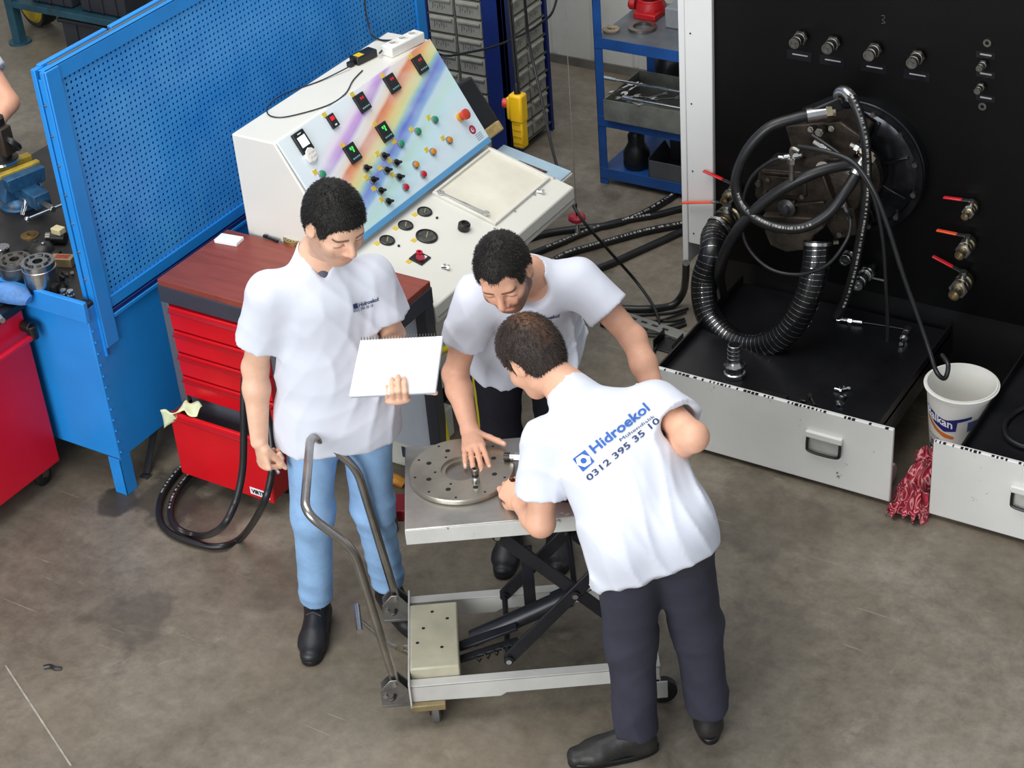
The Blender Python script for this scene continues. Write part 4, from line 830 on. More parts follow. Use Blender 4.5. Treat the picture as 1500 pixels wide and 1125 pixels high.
q = onY(1073, 447, RP-.03); qb = MB().lathe([(.034, 0), (.034, .006), (.022, .008), (.022, .016)], q+np.array([0, .03, 0]), (0, -1, 0), 22).build('bulkhead', BLACKPL, t); MB().nut(q+np.array([0, .015, 0]), q, .022).build('hex_nut', CHROME, qb)
g = onY(1294, 28, RP-.0005); MB().tube(crom([g+np.array(z) for z in ((-.008, 0, .012), (.002, 0, .014), (.004, 0, .004), (-.004, 0, -.004), (.008, 0, -.012), (-.006, 0, -.018))], 4), .0012, 5).build('paint_mark', mat('faint_mark', '4a4a4c', .7), t)
rebase(t)

# ------------------------------------------------------------------ pump on its mounting flange
FY = 1.955; C = onY(1256, 243, FY)
t = thing('hydraulic_pump', 'large dirty hydraulic pump bolted by round flange to the black panel', 'pump', (C[0], FY-.2, C[2]-.27)); pump = t
FL = mat('flange_plate', '3a3b40', .2, .8, var=.3, scale=8); fl_ = MB().lathe([(.27, .045), (.27, 0), (.255, -.012), (.12, -.02), (.12, -.04), (.001, -.04)], C, (0, 1, 0), 56).build('mounting_flange', FL, t)
MB().ring(.245, .27, .010, C+np.array([0, -.012, 0]), (0, -1, 0), 56).build('flange_rim', FL, fl_)
for i in range(12):
    a = math.radians(15+30*i); p = C+np.array([.245*math.cos(a), -.012, .245*math.sin(a)]); MB().nut(p, p+np.array([0, -.018, 0]), .011).build('flange_bolt', STEELW, fl_)
for i in range(8):
    a = math.radians(22+45*i); p0, p1 = C+np.array([.12*math.cos(a), -.02, .12*math.sin(a)]), C+np.array([.225*math.cos(a), -.012, .225*math.sin(a)]); MB().bar(p0, p1, .012, .03, (0, 1, 0)).build('web', FL, fl_, .003)
B0 = C+np.array([-.02, -.03, .0]); B1 = B0+np.array([-.02, -.27, 0])
body = MB().lathe([(.135, 0), (.15, .02), (.15, .05), (.125, .07), (.14, .10), (.145, .13), (.13, .17), (.09, .185), (.001, .19)], B0, (-.06, -1, 0), 26).build('pump_housing', CAST, t)
def blk(nm, pts, Yf, dep, mt=CAST, bev=.006, par=None):
    P = [onY(x, y, Yf) for x, y in pts]; g = MB(); n = len(P); g._add(P+[p+np.array([0, dep, 0]) for p in P], [tuple(range(n)), tuple(range(2*n-1, n-1, -1))]+[(i, (i+1) % n, (i+1) % n+n, i+n) for i in range(n)]); return g.build(nm, mt, par or t, bev)
blk('valve_block', [(1112, 248), (1206, 255), (1222, 300), (1200, 318), (1120, 312), (1105, 285)], 1.70, .16)
blk('control_cover', [(1118, 256), (1180, 262), (1182, 290), (1116, 284)], 1.692, .02)
cb = blk('end_cover', [(1116, 316), (1197, 320), (1206, 335), (1191, 346), (1186, 366), (1152, 370), (1128, 360), (1120, 340)], 1.665, .07, mat('rusty_cast', '4a4036', .55, .4, var=.35, scale=16, bump=.3))
q = onY(1150, 338, 1.665); MB().ring(.008, .016, .006, q, (0, -1, 0), 18).build('plug_seat', STEELW, cb)
blk('side_boss', [(1215, 300), (1250, 306), (1256, 345), (1222, 352), (1210, 330)], 1.74, .12)
for px, py, r in ((1126, 262, .006), (1172, 266, .006), (1176, 287, .006), (1122, 281, .006), (1222, 312, .007), (1246, 318, .007), (1231, 342, .007), (1112, 268, .008)): 
    q = onY(px, py, 1.69); MB().nut(q, q+np.array([0, -.012, 0]), r*1.6).build('cap_screw', STEELW, t)
for (x0, y0, x1, y1, yy) in ((1118, 252, 1190, 258, 1.695), (1165, 300, 1208, 296, 1.68), (1140, 300, 1165, 296, 1.68)): MB().bar(onY(x0, y0, yy), onY(x1, y1, yy), .012, .016, (0, 1, 0)).build('rib', CAST, t, .003)
q = onY(1206, 245, 1.70); lug = MB().ring(.014, .026, .014, q, (.2, -1, .2), 22).build('lifting_eye', STEELW, t)
q = onY(1152, 305, 1.672); MB().lathe([(.035, 0), (.038, .012), (.022, .02), (.016, .034), (.001, .036)], q+np.array([0, .01, 0]), (0, -1, 0), 10).build('adjuster_cap', mat('cap_grey', '4b4a4c', .4, .6), t)
for px, py, yy, r, L in ((1206, 190, 1.78, .017, .04), (1222, 186, 1.80, .012, .03), (1192, 187, 1.78, .012, .03), (1252, 245, 1.80, .016, .05), (1262, 268, 1.84, .015, .03), (1275, 262, 1.86, .013, .03)):
    q = onY(px, py, yy); MB().nut(q, q+np.array([0, -L, .006]), r).cyl(q, q+np.array([0, -L-.01, .007]), r*.6, n=10).build('plug_screw', STEELW, t)
blk('port_block', [(1150, 185), (1230, 178), (1262, 200), (1250, 232), (1190, 236), (1160, 222)], 1.79, .13)
top = [onY(1178, 170, 1.74), onY(1232, 148, 1.80)]
MB().bar(top[0], top[1], .05, .05, (0, 0, 1)).build('top_manifold', mat('manifold_black', '232326', .35, .5), t, .006); MB().bar(top[0]+(top[1]-top[0])*.3+np.array([0, -.026, .0]), top[0]+(top[1]-top[0])*.55+np.array([0, -.026, 0]), .006, .012).build('data_plate', STEEL, t)
rebase(t)
# ------------------------------------------------------------------ hoses on the pump
def pt(px, py, y): return onY(px, py, y)
def hose(name, label, pts, r, ends=(), mt=HOSE, n=12, k=8, prn=None, er=1.35, eL=.06):
    P = [pt(*q) for q in pts]; t = thing(name, label, 'hose', P[0]); C = crom(P, k); o = MB().tube(C, r, n).build('hose_tube', mt, t)
    for w in ends:
        a, b = (C[0], C[3]) if w == 0 else (C[-1], C[-4]); d = (a-b)/np.linalg.norm(a-b)
        f = MB().cyl(b+d*0, b+d*eL, r*er, n=16).build('ferrule', STEEL, t); MB().nut(b+d*eL, b+d*(eL+.022), r*er*1.25).cyl(b+d*(eL+.02), b+d*(eL+.034), r*er*.9).build('swivel_nut', BRASS if r > .015 else STEEL, f)
    if prn: 
        g = print_on_local(C, r, *prn); g.build('printed_text', PRINT, t, smooth=False)['kind'] = 'stuff'
    rebase(t); return t, C
def print_on_local(C, r, f0, f1, up):
    L = [0]
    for a, b in zip(C, C[1:]): L.append(L[-1]+float(np.linalg.norm(b-a)))
    g = MB(); i = 0; tot = L[-1]; s = f0*tot
    while s < f1*tot:
        while i < len(L)-2 and L[i+1] < s: i += 1
        d = C[i+1]-C[i]; d = d/(np.linalg.norm(d)+1e-9); u = np.array(up, float); u = u-d*np.dot(u, d); u /= (np.linalg.norm(u)+1e-9); sd = np.cross(d, u)
        w = rng.choice((.005, .008, .012)); c = C[i]+d*(s-L[i])+u*(r+.0004); g._add([c-sd*r*.22, c+d*w-sd*r*.22, c+d*w+sd*r*.22, c+sd*r*.22], [(0, 1, 2, 3)]); s += w+rng.choice((.003, .005, .010))
    return g
VW = tuple(-FW)
# elbow at the top then the printed hose hanging straight down
hose('pressure_hose', 'printed black hose hanging straight down across the pump flange', [(1228, 152, 1.80), (1229, 138, 1.79), (1240, 136, 1.77), (1254, 155, 1.74), (1266, 195, 1.72), (1270, 245, 1.71), (1268, 300, 1.70), (1260, 350, 1.70), (1250, 400, 1.70), (1238, 440, 1.70), (1226, 464, 1.70)], .018, (), prn=(.12, .93, VW))
g = MB().tube(crom([pt(1229, 150, 1.80), pt(1229, 136, 1.79), pt(1238, 134, 1.775), pt(1249, 145, 1.755)], 6), .021, 14); solo(g, 'hose_elbow', STEEL, 'bright steel elbow fitting on top of the pump', 'fitting', pt(1229, 150, 1.80))
hose('loop_hose', 'thick black hose making one big loop over the pump front', [(1188, 168, 1.74), (1165, 173, 1.71), (1125, 188, 1.66), (1092, 225, 1.62), (1078, 268, 1.60), (1090, 305, 1.59), (1128, 330, 1.58), (1172, 334, 1.58), (1212, 314, 1.62), (1240, 278, 1.68), (1258, 250, 1.74)], .021, (0, 1), prn=(.42, .75, VW), eL=.07)
hose('return_hose', 'plain thick black hose slanting from the pump down to the lower left', [(1255, 240, 1.76), (1215, 246, 1.70), (1165, 266, 1.64), (1115, 300, 1.60), (1075, 345, 1.58), (1055, 395, 1.66), (1058, 430, 1.80), (1070, 446, 1.93)], .022)
hose('thin_loop_hose', 'thin black hose hanging in a low loop below the pump', [(1158, 229, 1.62), (1130, 236, 1.61), (1100, 262, 1.60), (1087, 305, 1.59), (1092, 355, 1.58), (1125, 392, 1.57), (1170, 402, 1.57), (1212, 388, 1.58), (1240, 352, 1.62), (1246, 325, 1.66), (1240, 308, 1.70)], .007, (0, 1), er=1.6, eL=.035)
hose('drain_line', 'thin black line falling straight to the black tray, left of two', [(1190, 198, 1.66), (1225, 222, 1.62), (1258, 250, 1.60), (1280, 290, 1.60), (1293, 350, 1.60), (1298, 420, 1.60), (1300, 470, 1.62), (1300, 500, 1.63)], .007)
hose('bucket_line', 'thin black line running from the pump into the white bucket', [(1170, 214, 1.62), (1210, 222, 1.59), (1250, 238, 1.57), (1278, 275, 1.55), (1300, 330, 1.54), (1322, 400, 1.53), (1345, 465, 1.52), (1362, 515, 1.50), (1372, 545, 1.47), (1384, 554, 1.44), (1389, 535, 1.46), (1380, 520, 1.50)], .009)
# tee fitting with gauge ports
P = pt(1160, 232, 1.62); t = thing('tee_connector', 'chrome tee connector standing on top of the pump block', 'fitting', P+np.array([0, 0, -.07]))
MB().cyl(P+np.array([0, 0, -.09]), P+np.array([0, 0, .03]), .011, n=12).build('stem', STEELW, t); MB().nut(P+np.array([0, 0, -.02]), P+np.array([0, 0, .0]), .017).build('hex_nut', STEEL, t); MB().cyl(P, P+np.array([-.05, -.004, -.004]), .009, n=12).build('side_arm', CHROME, t); MB().tube(crom([P+np.array([0, 0, .02]), P+np.array([.004, 0, .04]), P+np.array([.03, 0, .036])], 5), .011, 12).build('top_elbow', STEELW, t); rebase(t)
for (x0, y0, x1, y1, lb) in ((1192, 208, 1226, 228, 'nickel hose union lying across the pump, left of two'), (1246, 212, 1268, 224, 'bright hose union at the pump flange, right of two')):
    a, b_ = pt(x0, y0, 1.72), pt(x1, y1, 1.72); t = thing('hose_union', lb, 'fitting', a, 0, 'unions on the pump'); d = (b_-a); MB().cyl(a, b_, .013, n=14).build('barrel', STEELW, t); MB().nut(a+d*.3, a+d*.55, .02).build('hex_nut', STEEL, t); MB().nut(a+d*.7, a+d*.9, .018).build('hex_nut', BRASS, t); rebase(t)
# clear wire-reinforced suction hose
pts = [(eG[0], eG[1]+.02, eG[2]), (eG[0]-.005, eG[1]-.02, eG[2]-.015)]
P = [np.array([eG[0], eG[1]+.03, eG[2]]), np.array([eG[0]-.005, eG[1]-.03, eG[2]-.02])]+[pt(*q) for q in ((1043, 372, 1.74), (1031, 415, 1.70), (1038, 462, 1.65), (1070, 498, 1.60), (1115, 507, 1.57), (1155, 484, 1.58), (1182, 438, 1.61), (1194, 392, 1.65), (1197, 352, 1.69))]
t = thing('suction_hose', 'clear wire-reinforced suction hose sagging in a U beneath the pump', 'hose', P[0]); Cc = crom(P, 12); R = .052
MB().tube(Cc, R, 24).build('hose_wall', mat('smoky_pvc', '101012', .3, var=.05), t)
L = [0.]
for a, b in zip(Cc, Cc[1:]): L.append(L[-1]+float(np.linalg.norm(b-a)))
hel = []; px_ = None; pitch = .0215; N = int(L[-1]/pitch*14)
Cn = np.array(Cc); Ln = np.array(L)
for i in range(N):
    s = L[-1]*i/(N-1); p = np.array([np.interp(s, Ln, Cn[:, k]) for k in range(3)]); p2 = np.array([np.interp(min(s+.01, L[-1]), Ln, Cn[:, k]) for k in range(3)]); p1 = np.array([np.interp(max(s-.01, 0), Ln, Cn[:, k]) for k in range(3)])
    d = p2-p1; d /= np.linalg.norm(d)
    x = basis(d)[0] if px_ is None else px_-d*np.dot(px_, d); x = x/np.linalg.norm(x); px_ = x; y = np.cross(d, x); a = 2*math.pi*s/pitch; hel.append(p+(x*math.cos(a)+y*math.sin(a))*(R+.0006))
MB().tube(hel, .0012, 5).build('wire_helix', CHROME, t)
for w in (0, -1):
    a, b = (Cc[2], Cc[6]) if w == 0 else (Cc[-2], Cc[-6]); d = (b-a)/np.linalg.norm(b-a); k = MB().lathe([(R+.002, 0), (R+.005, .002), (R+.005, .014), (R+.002, .016)], a, d, 28, caps=False).build('hose_clamp', STEEL, t); x, y, _ = basis(d); MB().bar(a+d*.008+UDIR*(R+.01)-y*.0, a+d*.008+UDIR*(R+.03), .012, .012).build('clamp_screw', STEEL, k)
rebase(t)

# ------------------------------------------------------------------ drip-tray drawers
def tray(name, label, x0, x1, fx0, fx1, handles, yb=1.98):
    t = thing(name, label, 'tray drawer', ((x0+x1)/2, 1.5, 0)); YF = 1.163
    MB().box(fx0, fx1, YF, YF+.018, .02, .345).build('front_plate', CHIPW, t, .004)
    MB().box(x0, x1, YF+.018, yb, .262, .276).build('pan', BLACKT, t)
    for a in (x0, x1-.008): MB().box(a, a+.008, YF+.018, yb, .18, .312).build('side_lip', BLACKT, t, .001)
    MB().box(x0, x1, YF+.018, YF+.03, .262, .335).build('front_lip', BLACKT, t)
    nchip = int((fx1-fx0)/.016)
    g = MB()
    for i in range(nchip):
        if rng.random() < .62: c = fx0+(i+.5)*.016; w = rng.uniform(.002, .007); g.box(c-w, c+w, YF-.0006, YF+.008, .3435-rng.uniform(0, .004), .3462)
    k = g.build('worn_edge', BLACKPL, t, smooth=False); k['kind'] = 'stuff'
    for hx in handles:
        h = MB().box(hx-.072, hx+.072, YF-.018, YF+.001, .225, .252).build('handle_cover', CHIPW, t, .004)
        MB().box(hx-.065, hx+.065, YF-.002, YF+.0005, .165, .226).build('handle_well', mat('handle_well', 'b8b6b0', .5), h)
        MB().tube(crom([(hx-.064, YF-.012, .226), (hx-.064, YF-.016, .185), (hx-.056, YF-.018, .168), (hx, YF-.018, .163), (hx+.056, YF-.018, .168), (hx+.064, YF-.016, .185), (hx+.064, YF-.012, .226)], 4), .006, 8).build('handle_loop', BLACKPL, h)
    for (x, y) in ((x0+.03, YF+.12), (x1-.03, YF+.12), (x0+.03, yb-.12), (x1-.03, yb-.12)):
        f = MB().box(x-.03, x+.03, y-.03, y+.03, .09, .18).build('castor_bracket', BLACKPL, t, .003); sgn = 1 if x > (x0+x1)/2 else -1; MB().lathe([(.012, -.018), (.044, -.018), (.048, -.012), (.048, .012), (.044, .018), (.012, .018)], (x+sgn*.055, y, .05), (1, 0, 0), 22).cyl((x, y, .05), (x+sgn*.06, y, .05), .01).build('roller', mat('roller_white', 'b9b6ae', .5), f)
    rebase(t); return t
tray('drip_tray', 'black drip tray drawer with white front, beneath the pump', .16, 1.065, .12, 1.145, (.17, .885))
tray('drip_tray', 'black drip tray drawer with white front, at right picture edge', 1.375, 2.28, 1.295, 2.36, (1.66, 2.1))
TZ_ = .276
# fittings lying on the near tray
def stand(px, py, name, label, prof, mt=STEEL, cat='fitting', grp=None, n=22):
    P = onZ(px, py, TZ_); t = thing(name, label, cat, P, 0, grp); lp(MB().lathe(prof, n=n).build('body', mt, t)); return t
t = stand(1076, 550, 'camlock_adaptor', 'tall steel hose-tail adaptor standing at the tray front edge', [(.030, 0), (.042, .002), (.042, .018), (.036, .022), (.036, .03), (.040, .034), (.040, .05), (.030, .062), (.026, .07), (.026, .14), (.024, .142), (.021, .142), (.020, .08), (.001, .08)])
lp(MB().nut((0, 0, .035), (0, 0, .052), .044).build('hex_nut', STEELW, t))
for j in range(3): lp(MB().ring(.025, .0285, .006, (0, 0, .08+j*.018)).build('barb', STEEL, t))
def lying(p0, p1, z, name, label, segs, cat='fitting', grp=None):
    a, b = onZ(*p0, z), onZ(*p1, z); t = thing(name, label, cat, a, 0, grp); d = b-a
    for (f0, f1, r, n, mt) in segs: MB().cyl(a+d*f0, a+d*f1, r, n=n).build('segment', mt, t)
    rebase(t); return t
lying((1226, 467), (1263, 472), TZ_+.012, 'hose_end', 'bright crimped hose end lying on the tray behind', [(0, .15, .012, 6, CHROME), (.15, .5, .009, 14, STEEL), (.45, .6, .013, 6, CHROME), (.6, 1, .010, 14, CHROME)])
lying((1330, 480), (1320, 504), TZ_+.012, 'plug_fitting', 'upright bright plug fitting near the tray right edge', [(0, .3, .014, 6, STEEL), (.3, .55, .011, 14, STEELW), (.5, .65, .016, 6, STEEL), (.65, 1, .008, 12, CHROME)])
lead('sensor_wire', [onZ(1262, 472, TZ_+.008), onZ(1290, 476, TZ_+.006), onZ(1325, 482, TZ_+.008)], .003, 'thin dark wire joining two fittings on the tray', 'wire')
for i, (px, py, lb) in enumerate(((1227, 573, 'chrome cross fitting in the upper of the small parts on the tray'), (1238, 572, 'little chrome nut right of the cross fitting on the tray'), (1236, 585, 'bent chrome elbow below the cross fitting on the tray'), (1230, 594, 'lowest small chrome fitting of the group on the tray'))):
    P = onZ(px, py, TZ_); t = thing('small_fitting', lb, 'fitting', P, i*.8, 'small chrome fittings on the tray'); lp(MB().cyl((-.012, 0, .008), (.012, 0, .008), .006, n=10).build('barrel', CHROME, t)); lp(MB().nut((.010, 0, .008), (.018, 0, .008), .009).build('hex_nut', STEEL, t)); lp(MB().cyl((0, 0, .008), (0, .014, .009), .005, n=8).build('branch', CHROME, t))
for i, (a, b, lb) in enumerate((((1186, 578), (1194, 594), 'dark bolt lying at the tray front left of the small fittings'), ((1172, 586), (1180, 588), 'tiny grey bolt at the tray front edge'))): lying(a, b, TZ_+.007, 'loose_bolt', lb, [(0, .3, .009, 6, STEELD), (.3, 1, .005, 10, STEELD)], 'bolt', 'loose bolts on the tray')
P = onZ(1132, 580, TZ_); g = MB(); g.ring(.001, .002, .001, P); g = MB().box(P[0]-.05, P[0]+.06, P[1]-.02, P[1]+.012, TZ_, TZ_+.012); solo(g, 'black_bracket', BLACKPL, 'flat black bracket lying along the tray front lip', 'bracket', P, bevel=.003)
g = MB(); P = onZ(1030, 495, TZ_)
lead('tray_ring_hose', [onZ(1502, 596, TZ_+.01), onZ(1485, 606, TZ_+.01), onZ(1472, 622, TZ_+.01), onZ(1475, 640, TZ_+.01), onZ(1492, 652, TZ_+.01), onZ(1510, 656, TZ_+.01)], .009, 'black hose curled on the right-hand tray', 'hose')
# ------------------------------------------------------------------ yoghurt bucket between the trays
Pb = onZ(1409, 560, .335); bx, by = Pb[0]-.0, Pb[1]; HB = .335
t = thing('plastic_bucket', 'white plastic yoghurt bucket with blue label between the trays', 'bucket', (bx, by, 0))
RT, RB_ = .132, .098
lp(MB().lathe([(RB_-.004, 0), (RB_, .004), (RT-.006, HB-.03), (RT-.004, HB-.028), (RT-.003, HB-.004), (RT, HB-.002), (RT, HB), (RT-.006, HB), (RT-.010, HB-.03), (RB_-.006, .008), (.001, .008)], n=48).build('pail', mat('pail_white', 'e8e6df', .4, var=.03), t)); lp(MB().lathe([(RT-.004, 0), (RT+.006, .002), (RT+.007, .007), (RT-.004, .009)], (0, 0, HB-.012), n=48, caps=False).build('rim', MATS['pail_white'], t))
def rad(z): return RB_+(RT-.006-RB_)*(z/(HB-.03))+.0012
cdir = math.atan2(CAM[1]-by, CAM[0]-bx)-.38
def wrap(pts, nm, mt, lift=0):      # closed outline in (angle-length, z) laid on the pail wall as a printed patch
    g = MB(); n = len(pts); c = (sum(p[0] for p in pts)/n, sum(p[1] for p in pts)/n); V = [c]+pts; vs = []
    rings = 4; vs.append(c); fs = []
    for r in range(1, rings+1):
        for p in pts: vs.append((c[0]+(p[0]-c[0])*r/rings, c[1]+(p[1]-c[1])*r/rings))
    for i in range(n): fs.append((0, 1+i, 1+(i+1) % n))
    for r in range(rings-1):
        for i in range(n): a = 1+r*n; fs.append((a+i, a+n+i, a+n+(i+1) % n, a+(i+1) % n))
    W3 = []
    for s, z in vs: a = cdir+s/.13; q = rad(z)+lift; W3.append((q*math.cos(a), q*math.sin(a), z))
    g._add(W3, fs); o = g.build(nm, mt, t); o['local_'] = 1; return o
NAVY = mat('label_navy', '26307c', .4); ORG = mat('label_orange', 'd8792c', .4)
def dens(p, k=6):
    out = []
    for i in range(len(p)):
        a, b = p[i], p[(i+1) % len(p)]
        for j in range(k): out.append((a[0]+(b[0]-a[0])*j/k, a[1]+(b[1]-a[1])*j/k))
    return out
wrap(dens([(-.115, .262), (-.06, .240), (0, .235), (.06, .252), (.10, .262), (.098, .250), (.045, .232), (.04, .19), (-.01, .178), (-.06, .20), (-.11, .235)]), 'blue_swash', NAVY)
wrap(dens([(-.11, .222), (-.055, .185), (.0, .165), (.035, .162), (.03, .150), (-.01, .150), (-.06, .170), (-.11, .208)]), 'orange_swash', ORG)
wrap(dens([(-.03, .075), (.03, .068), (.03, .03), (-.045, .03)]), 'orange_patch', ORG); wrap(dens([(-.11, .085), (-.05, .07), (-.06, .025), (-.10, .03)]), 'brown_patch', mat('label_brown', '3a2a22', .5))
wrap(dens([(.085, .235), (.125, .245), (.125, .2), (.085, .19)]), 'blue_patch', mat('label_slate', '5a6390', .5))
def wrap_text(body, size, s0, z0, nm, mt, slope=0.0, lift=.0008, bold=.0):
    me = mesh_text(body, size, 1.0, bold, 2)
    bm = bmesh.new(); bm.from_mesh(me); bmesh.ops.triangulate(bm, faces=bm.faces); bm.to_mesh(me); bm.free()
    for v in me.vertices:
        s, z = s0+v.co.x, z0+v.co.y+v.co.x*slope; a = cdir+s/.13; q = rad(z)+lift; v.co = (q*math.cos(a), q*math.sin(a), z)
    o = finish(me, nm, mt, t, smooth=False); o['local_'] = 1
wrap_text('Balkan', .052, -.108, .222, 'brand_lettering', PAPER, -.16, .001, .001)
wrap_text('HOMOJENİZE', .018, -.105, .132, 'small_lettering', mat('label_grey', '8a8a90', .5), -.12)
wrap_text('YOĞURT', .032, -.092, .092, 'product_lettering', mat('label_ink', '22222a', .5), -.12, .001, .001)
# crumpled red scarf on the floor in the gap
def scarf():
    n, m = 46, 34; vs = []; fs = []; c0 = onZ(1333, 742, 0)
    for i in range(n):
        for k in range(m):
            u, w = i/(n-1), k/(m-1); x = 1.155+w*.135; y = 1.10+u*.42
            h = (math.sin(math.pi*min(1, max(0, w)))**.45)*(math.sin(math.pi*min(1, u*.93+.07))**.6)*.17*(.65+.35*u)
            h += .016*math.sin(26*u+9*w+2*math.sin(7*w))+.012*math.sin(31*w-13*u)+.008*math.sin(55*u+23*w)
            vs.append((x+.012*math.sin(17*u), y+.012*math.sin(21*w), max(.004, h)))
    for i in range(n-1):
        for k in range(m-1): a = i*m+k; fs.append((a, a+m, a+m+1, a+1))
    g = MB(); g._add(vs, fs); return g
def scarf_mat():
    m = bpy.data.materials.new('red_paisley_cloth'); m.use_nodes = True; nt = m.node_tree; n = nt.nodes; L = nt.links; b = n['Principled BSDF']; b.inputs['Roughness'].default_value = .75
    tc = n.new('ShaderNodeTexCoord'); nz = n.new('ShaderNodeTexNoise'); nz.inputs['Scale'].default_value = 9; nz.inputs['Distortion'].default_value = 1.5; nz.inputs['Detail'].default_value = 1; L.new(tc.outputs['Object'], nz.inputs['Vector'])
    w = n.new('ShaderNodeMath'); w.operation = 'PINGPONG'; w.inputs[1].default_value = .055; L.new(nz.outputs['Fac'], w.inputs[0])
    r = n.new('ShaderNodeValToRGB'); e = r.color_ramp.elements; e[0].position = .008; e[0].color = lin('d9a3a0'); e[1].position = .02; e[1].color = lin('b3203f'); x = e.new(.045); x.color = lin('8c1b30')
    L.new(w.outputs[0], r.inputs[0]); L.new(r.outputs[0], b.inputs['Base Color']); return m
o = solo(scarf(), 'patterned_scarf', scarf_mat(), 'crumpled crimson patterned scarf on the floor between the trays', 'cloth', (1.22, 1.25, 0)); sm = o.modifiers.new('thick', 'SOLIDIFY'); sm.thickness = .003
P = onZ(1327, 742, 0); g = MB(); g.tube(crom([P+np.array(z) for z in ((-.03, -.01, .006), (-.01, -.005, .014), (.01, .0, .012), (.03, .012, .005))], 4), .012, 8); solo(g, 'pink_rag', mat('pale_pink', 'e3bfc4', .8, bump=.5), 'small pale pink rag end before the crimson scarf', 'rag', P)
# ================================================================== hydraulic lift table (viewer-aligned frame u, v, z)
UVM = np.eye(4); UVM[:3, 0] = UDIR; UVM[:3, 1] = VDIR; UVM[:3, 3] = (3, -4, 0)
def MU(): return MB(UVM)
t = thing('lift_table', 'hydraulic scissor lift table with bare steel deck and tube push handle', 'lift table', UV(0, 4.63, 0), YAW)
DU0, DU1, DV0, DV1, DZ = -.364, .53, 4.428, 4.866, .77
DECK = mat('deck_steel', 'b2afaa', .36, .8, var=.22, scale=5, chip='d6d3cb', chip_at=.66, chip_scale=7)
DEDGE = mat('deck_edge_paint', 'd3d2ce', .35, .1, var=.06, scale=8, chip='8d8a86', chip_at=.60, chip_scale=12)
MU().box(DU0, DU1, DV0, DV1, DZ-.006, DZ).build('deck', DECK, t, .004)
MU().box(DU0, DU1, DV0, DV0+.004, DZ-.06, DZ-.004).build('deck_skirt', DEDGE, t, .003); MU().box(DU0, DU1, DV1-.004, DV1, DZ-.06, DZ-.004).build('deck_skirt', DEDGE, t, .003)
MU().box(DU0, DU0+.004, DV0+.004, DV1-.004, DZ-.06, DZ-.004).build('deck_skirt', DEDGE, t, .003); MU().box(DU1-.004, DU1, DV0+.004, DV1-.004, DZ-.06, DZ-.004).build('deck_skirt', DEDGE, t, .003)
FR = mat('lift_frame_paint', 'c9c7c2', .42, .1, var=.06, scale=7, chip='5e554a', chip_at=.68, chip_scale=10)
LB = mat('lift_black', '26262b', .38, .3, var=.2, scale=10)
for v in (4.385, 4.80):
    MU().prism([(-.41, .165), (-.41, .10), (-.12, .095), (-.10, .108), (.40, .108), (.40, .165)], .005, (0, v+.005, 0), (1, 0, 0), (0, 0, 1)).build('side_rail', FR, t, .001)
    MU().box(-.41, .40, v, v+.035, .160, .166).build('rail_flange', FR, t, .001); MU().box(-.41, .40, v+.01, v+.033, .10, .105).build('rail_foot', LB if v > 4.6 else FR, t, .001)
MU().box(-.40, .38, 4.838, 4.842, .115, .155).build('roller_track', LB, t)
MU().box(-.413, -.407, 4.37, 4.84, .085, .19).build('end_plate', FR, t, .001)
MU().box(.395, .40, 4.385, 4.835, .10, .165).build('end_plate', FR, t, .001)
pb = MU().box(-.405, -.245, 4.425, 4.745, .12, .205).build('pump_cover', mat('cover_cream', 'bdb79f', .45, var=.12, scale=7, chip='3f382c', chip_at=.69, chip_scale=22), t, .006)
for (a, b) in ((-.33, 4.70), (-.36, 4.62), (-.30, 4.52), (-.38, 4.55), (-.28, 4.66)): MU().cyl((a, b, .205), (a, b, .2054), .006, n=10).build('cover_hole', BLACKPL, pb)
MU().box(-.41, -.30, 4.362, 4.384, .075, .10).build('castor_mount', mat('mount_tan', '9c8a63', .5, .3, var=.25), t, .003)
def castor(u, v, rz):
    f = MU().cyl((u, v, .10), (u, v, .085), .03).box(u-.022, u-.017, v-.03, v+.01, .03, .088).box(u+.017, u+.022, v-.03, v+.01, .03, .088).cyl((u-.03, v-.015, .045), (u+.03, v-.015, .045), .008, n=10).build('castor_fork', STEELD, t)
    MU().lathe([(.012, -.014), (.038, -.014), (.046, -.010), (.046, .010), (.038, .014), (.012, .014)], (u, v-.015, .046), (1, 0, 0), 26).build('wheel', mat('grey_tyre', '5c5a58', .6, var=.25, scale=30), f)
castor(-.335, 4.42, 0); castor(-.40, 4.86, 0)
for v in (4.40, 4.83):
    w = MU().lathe([(.012, -.018), (.04, -.018), (.048, -.012), (.048, .012), (.04, .018), (.012, .018)], (.405, v, .05), (0, 1, 0), 26).build('rear_wheel', RUBBER, t); MU().box(.37, .42, v-.03, v-.024, .04, .11).build('wheel_cheek', FR, w, .002)
# scissor legs
def arm(p, q, v): 
    a = MU().bar((p[0], v, p[1]), (q[0], v, q[1]), .008, .042, (0, 1, 0))
    return a
for v in (4.455, 4.775):
    lo, hi, lo2, hi2 = (-.085, .19), (.37, .69), (.37, .19), (-.085, .69)
    x, y = np.array(lo), np.array(hi)
    for (p, q, dv) in ((lo, hi, 0), (hi2, lo2, .014)):
        k = MU().bar((p[0], v+dv, p[1]), (q[0], v+dv, q[1]), .045, .010, (0, 1, 0)).build('scissor_leg', LB, t, .003)
        for f in (0, .5, 1): c = (p[0]+(q[0]-p[0])*f, v+dv, p[1]+(q[1]-p[1])*f); MU().cyl((c[0], c[1]-.014, c[2]), (c[0], c[1]+.012, c[2]), .016, n=16).build('pivot_boss', LB, k); MU().nut((c[0], c[1]-.020, c[2]), (c[0], c[1]-.013, c[2]), .010).build('pivot_bolt', STEEL, k)
for (u, z) in ((-.085, .19), (.145, .44), (.37, .69), (-.085, .69)): MU().cyl((u, 4.455, z), (u, 4.79, z), .010, n=12).build('cross_shaft', LB, t)
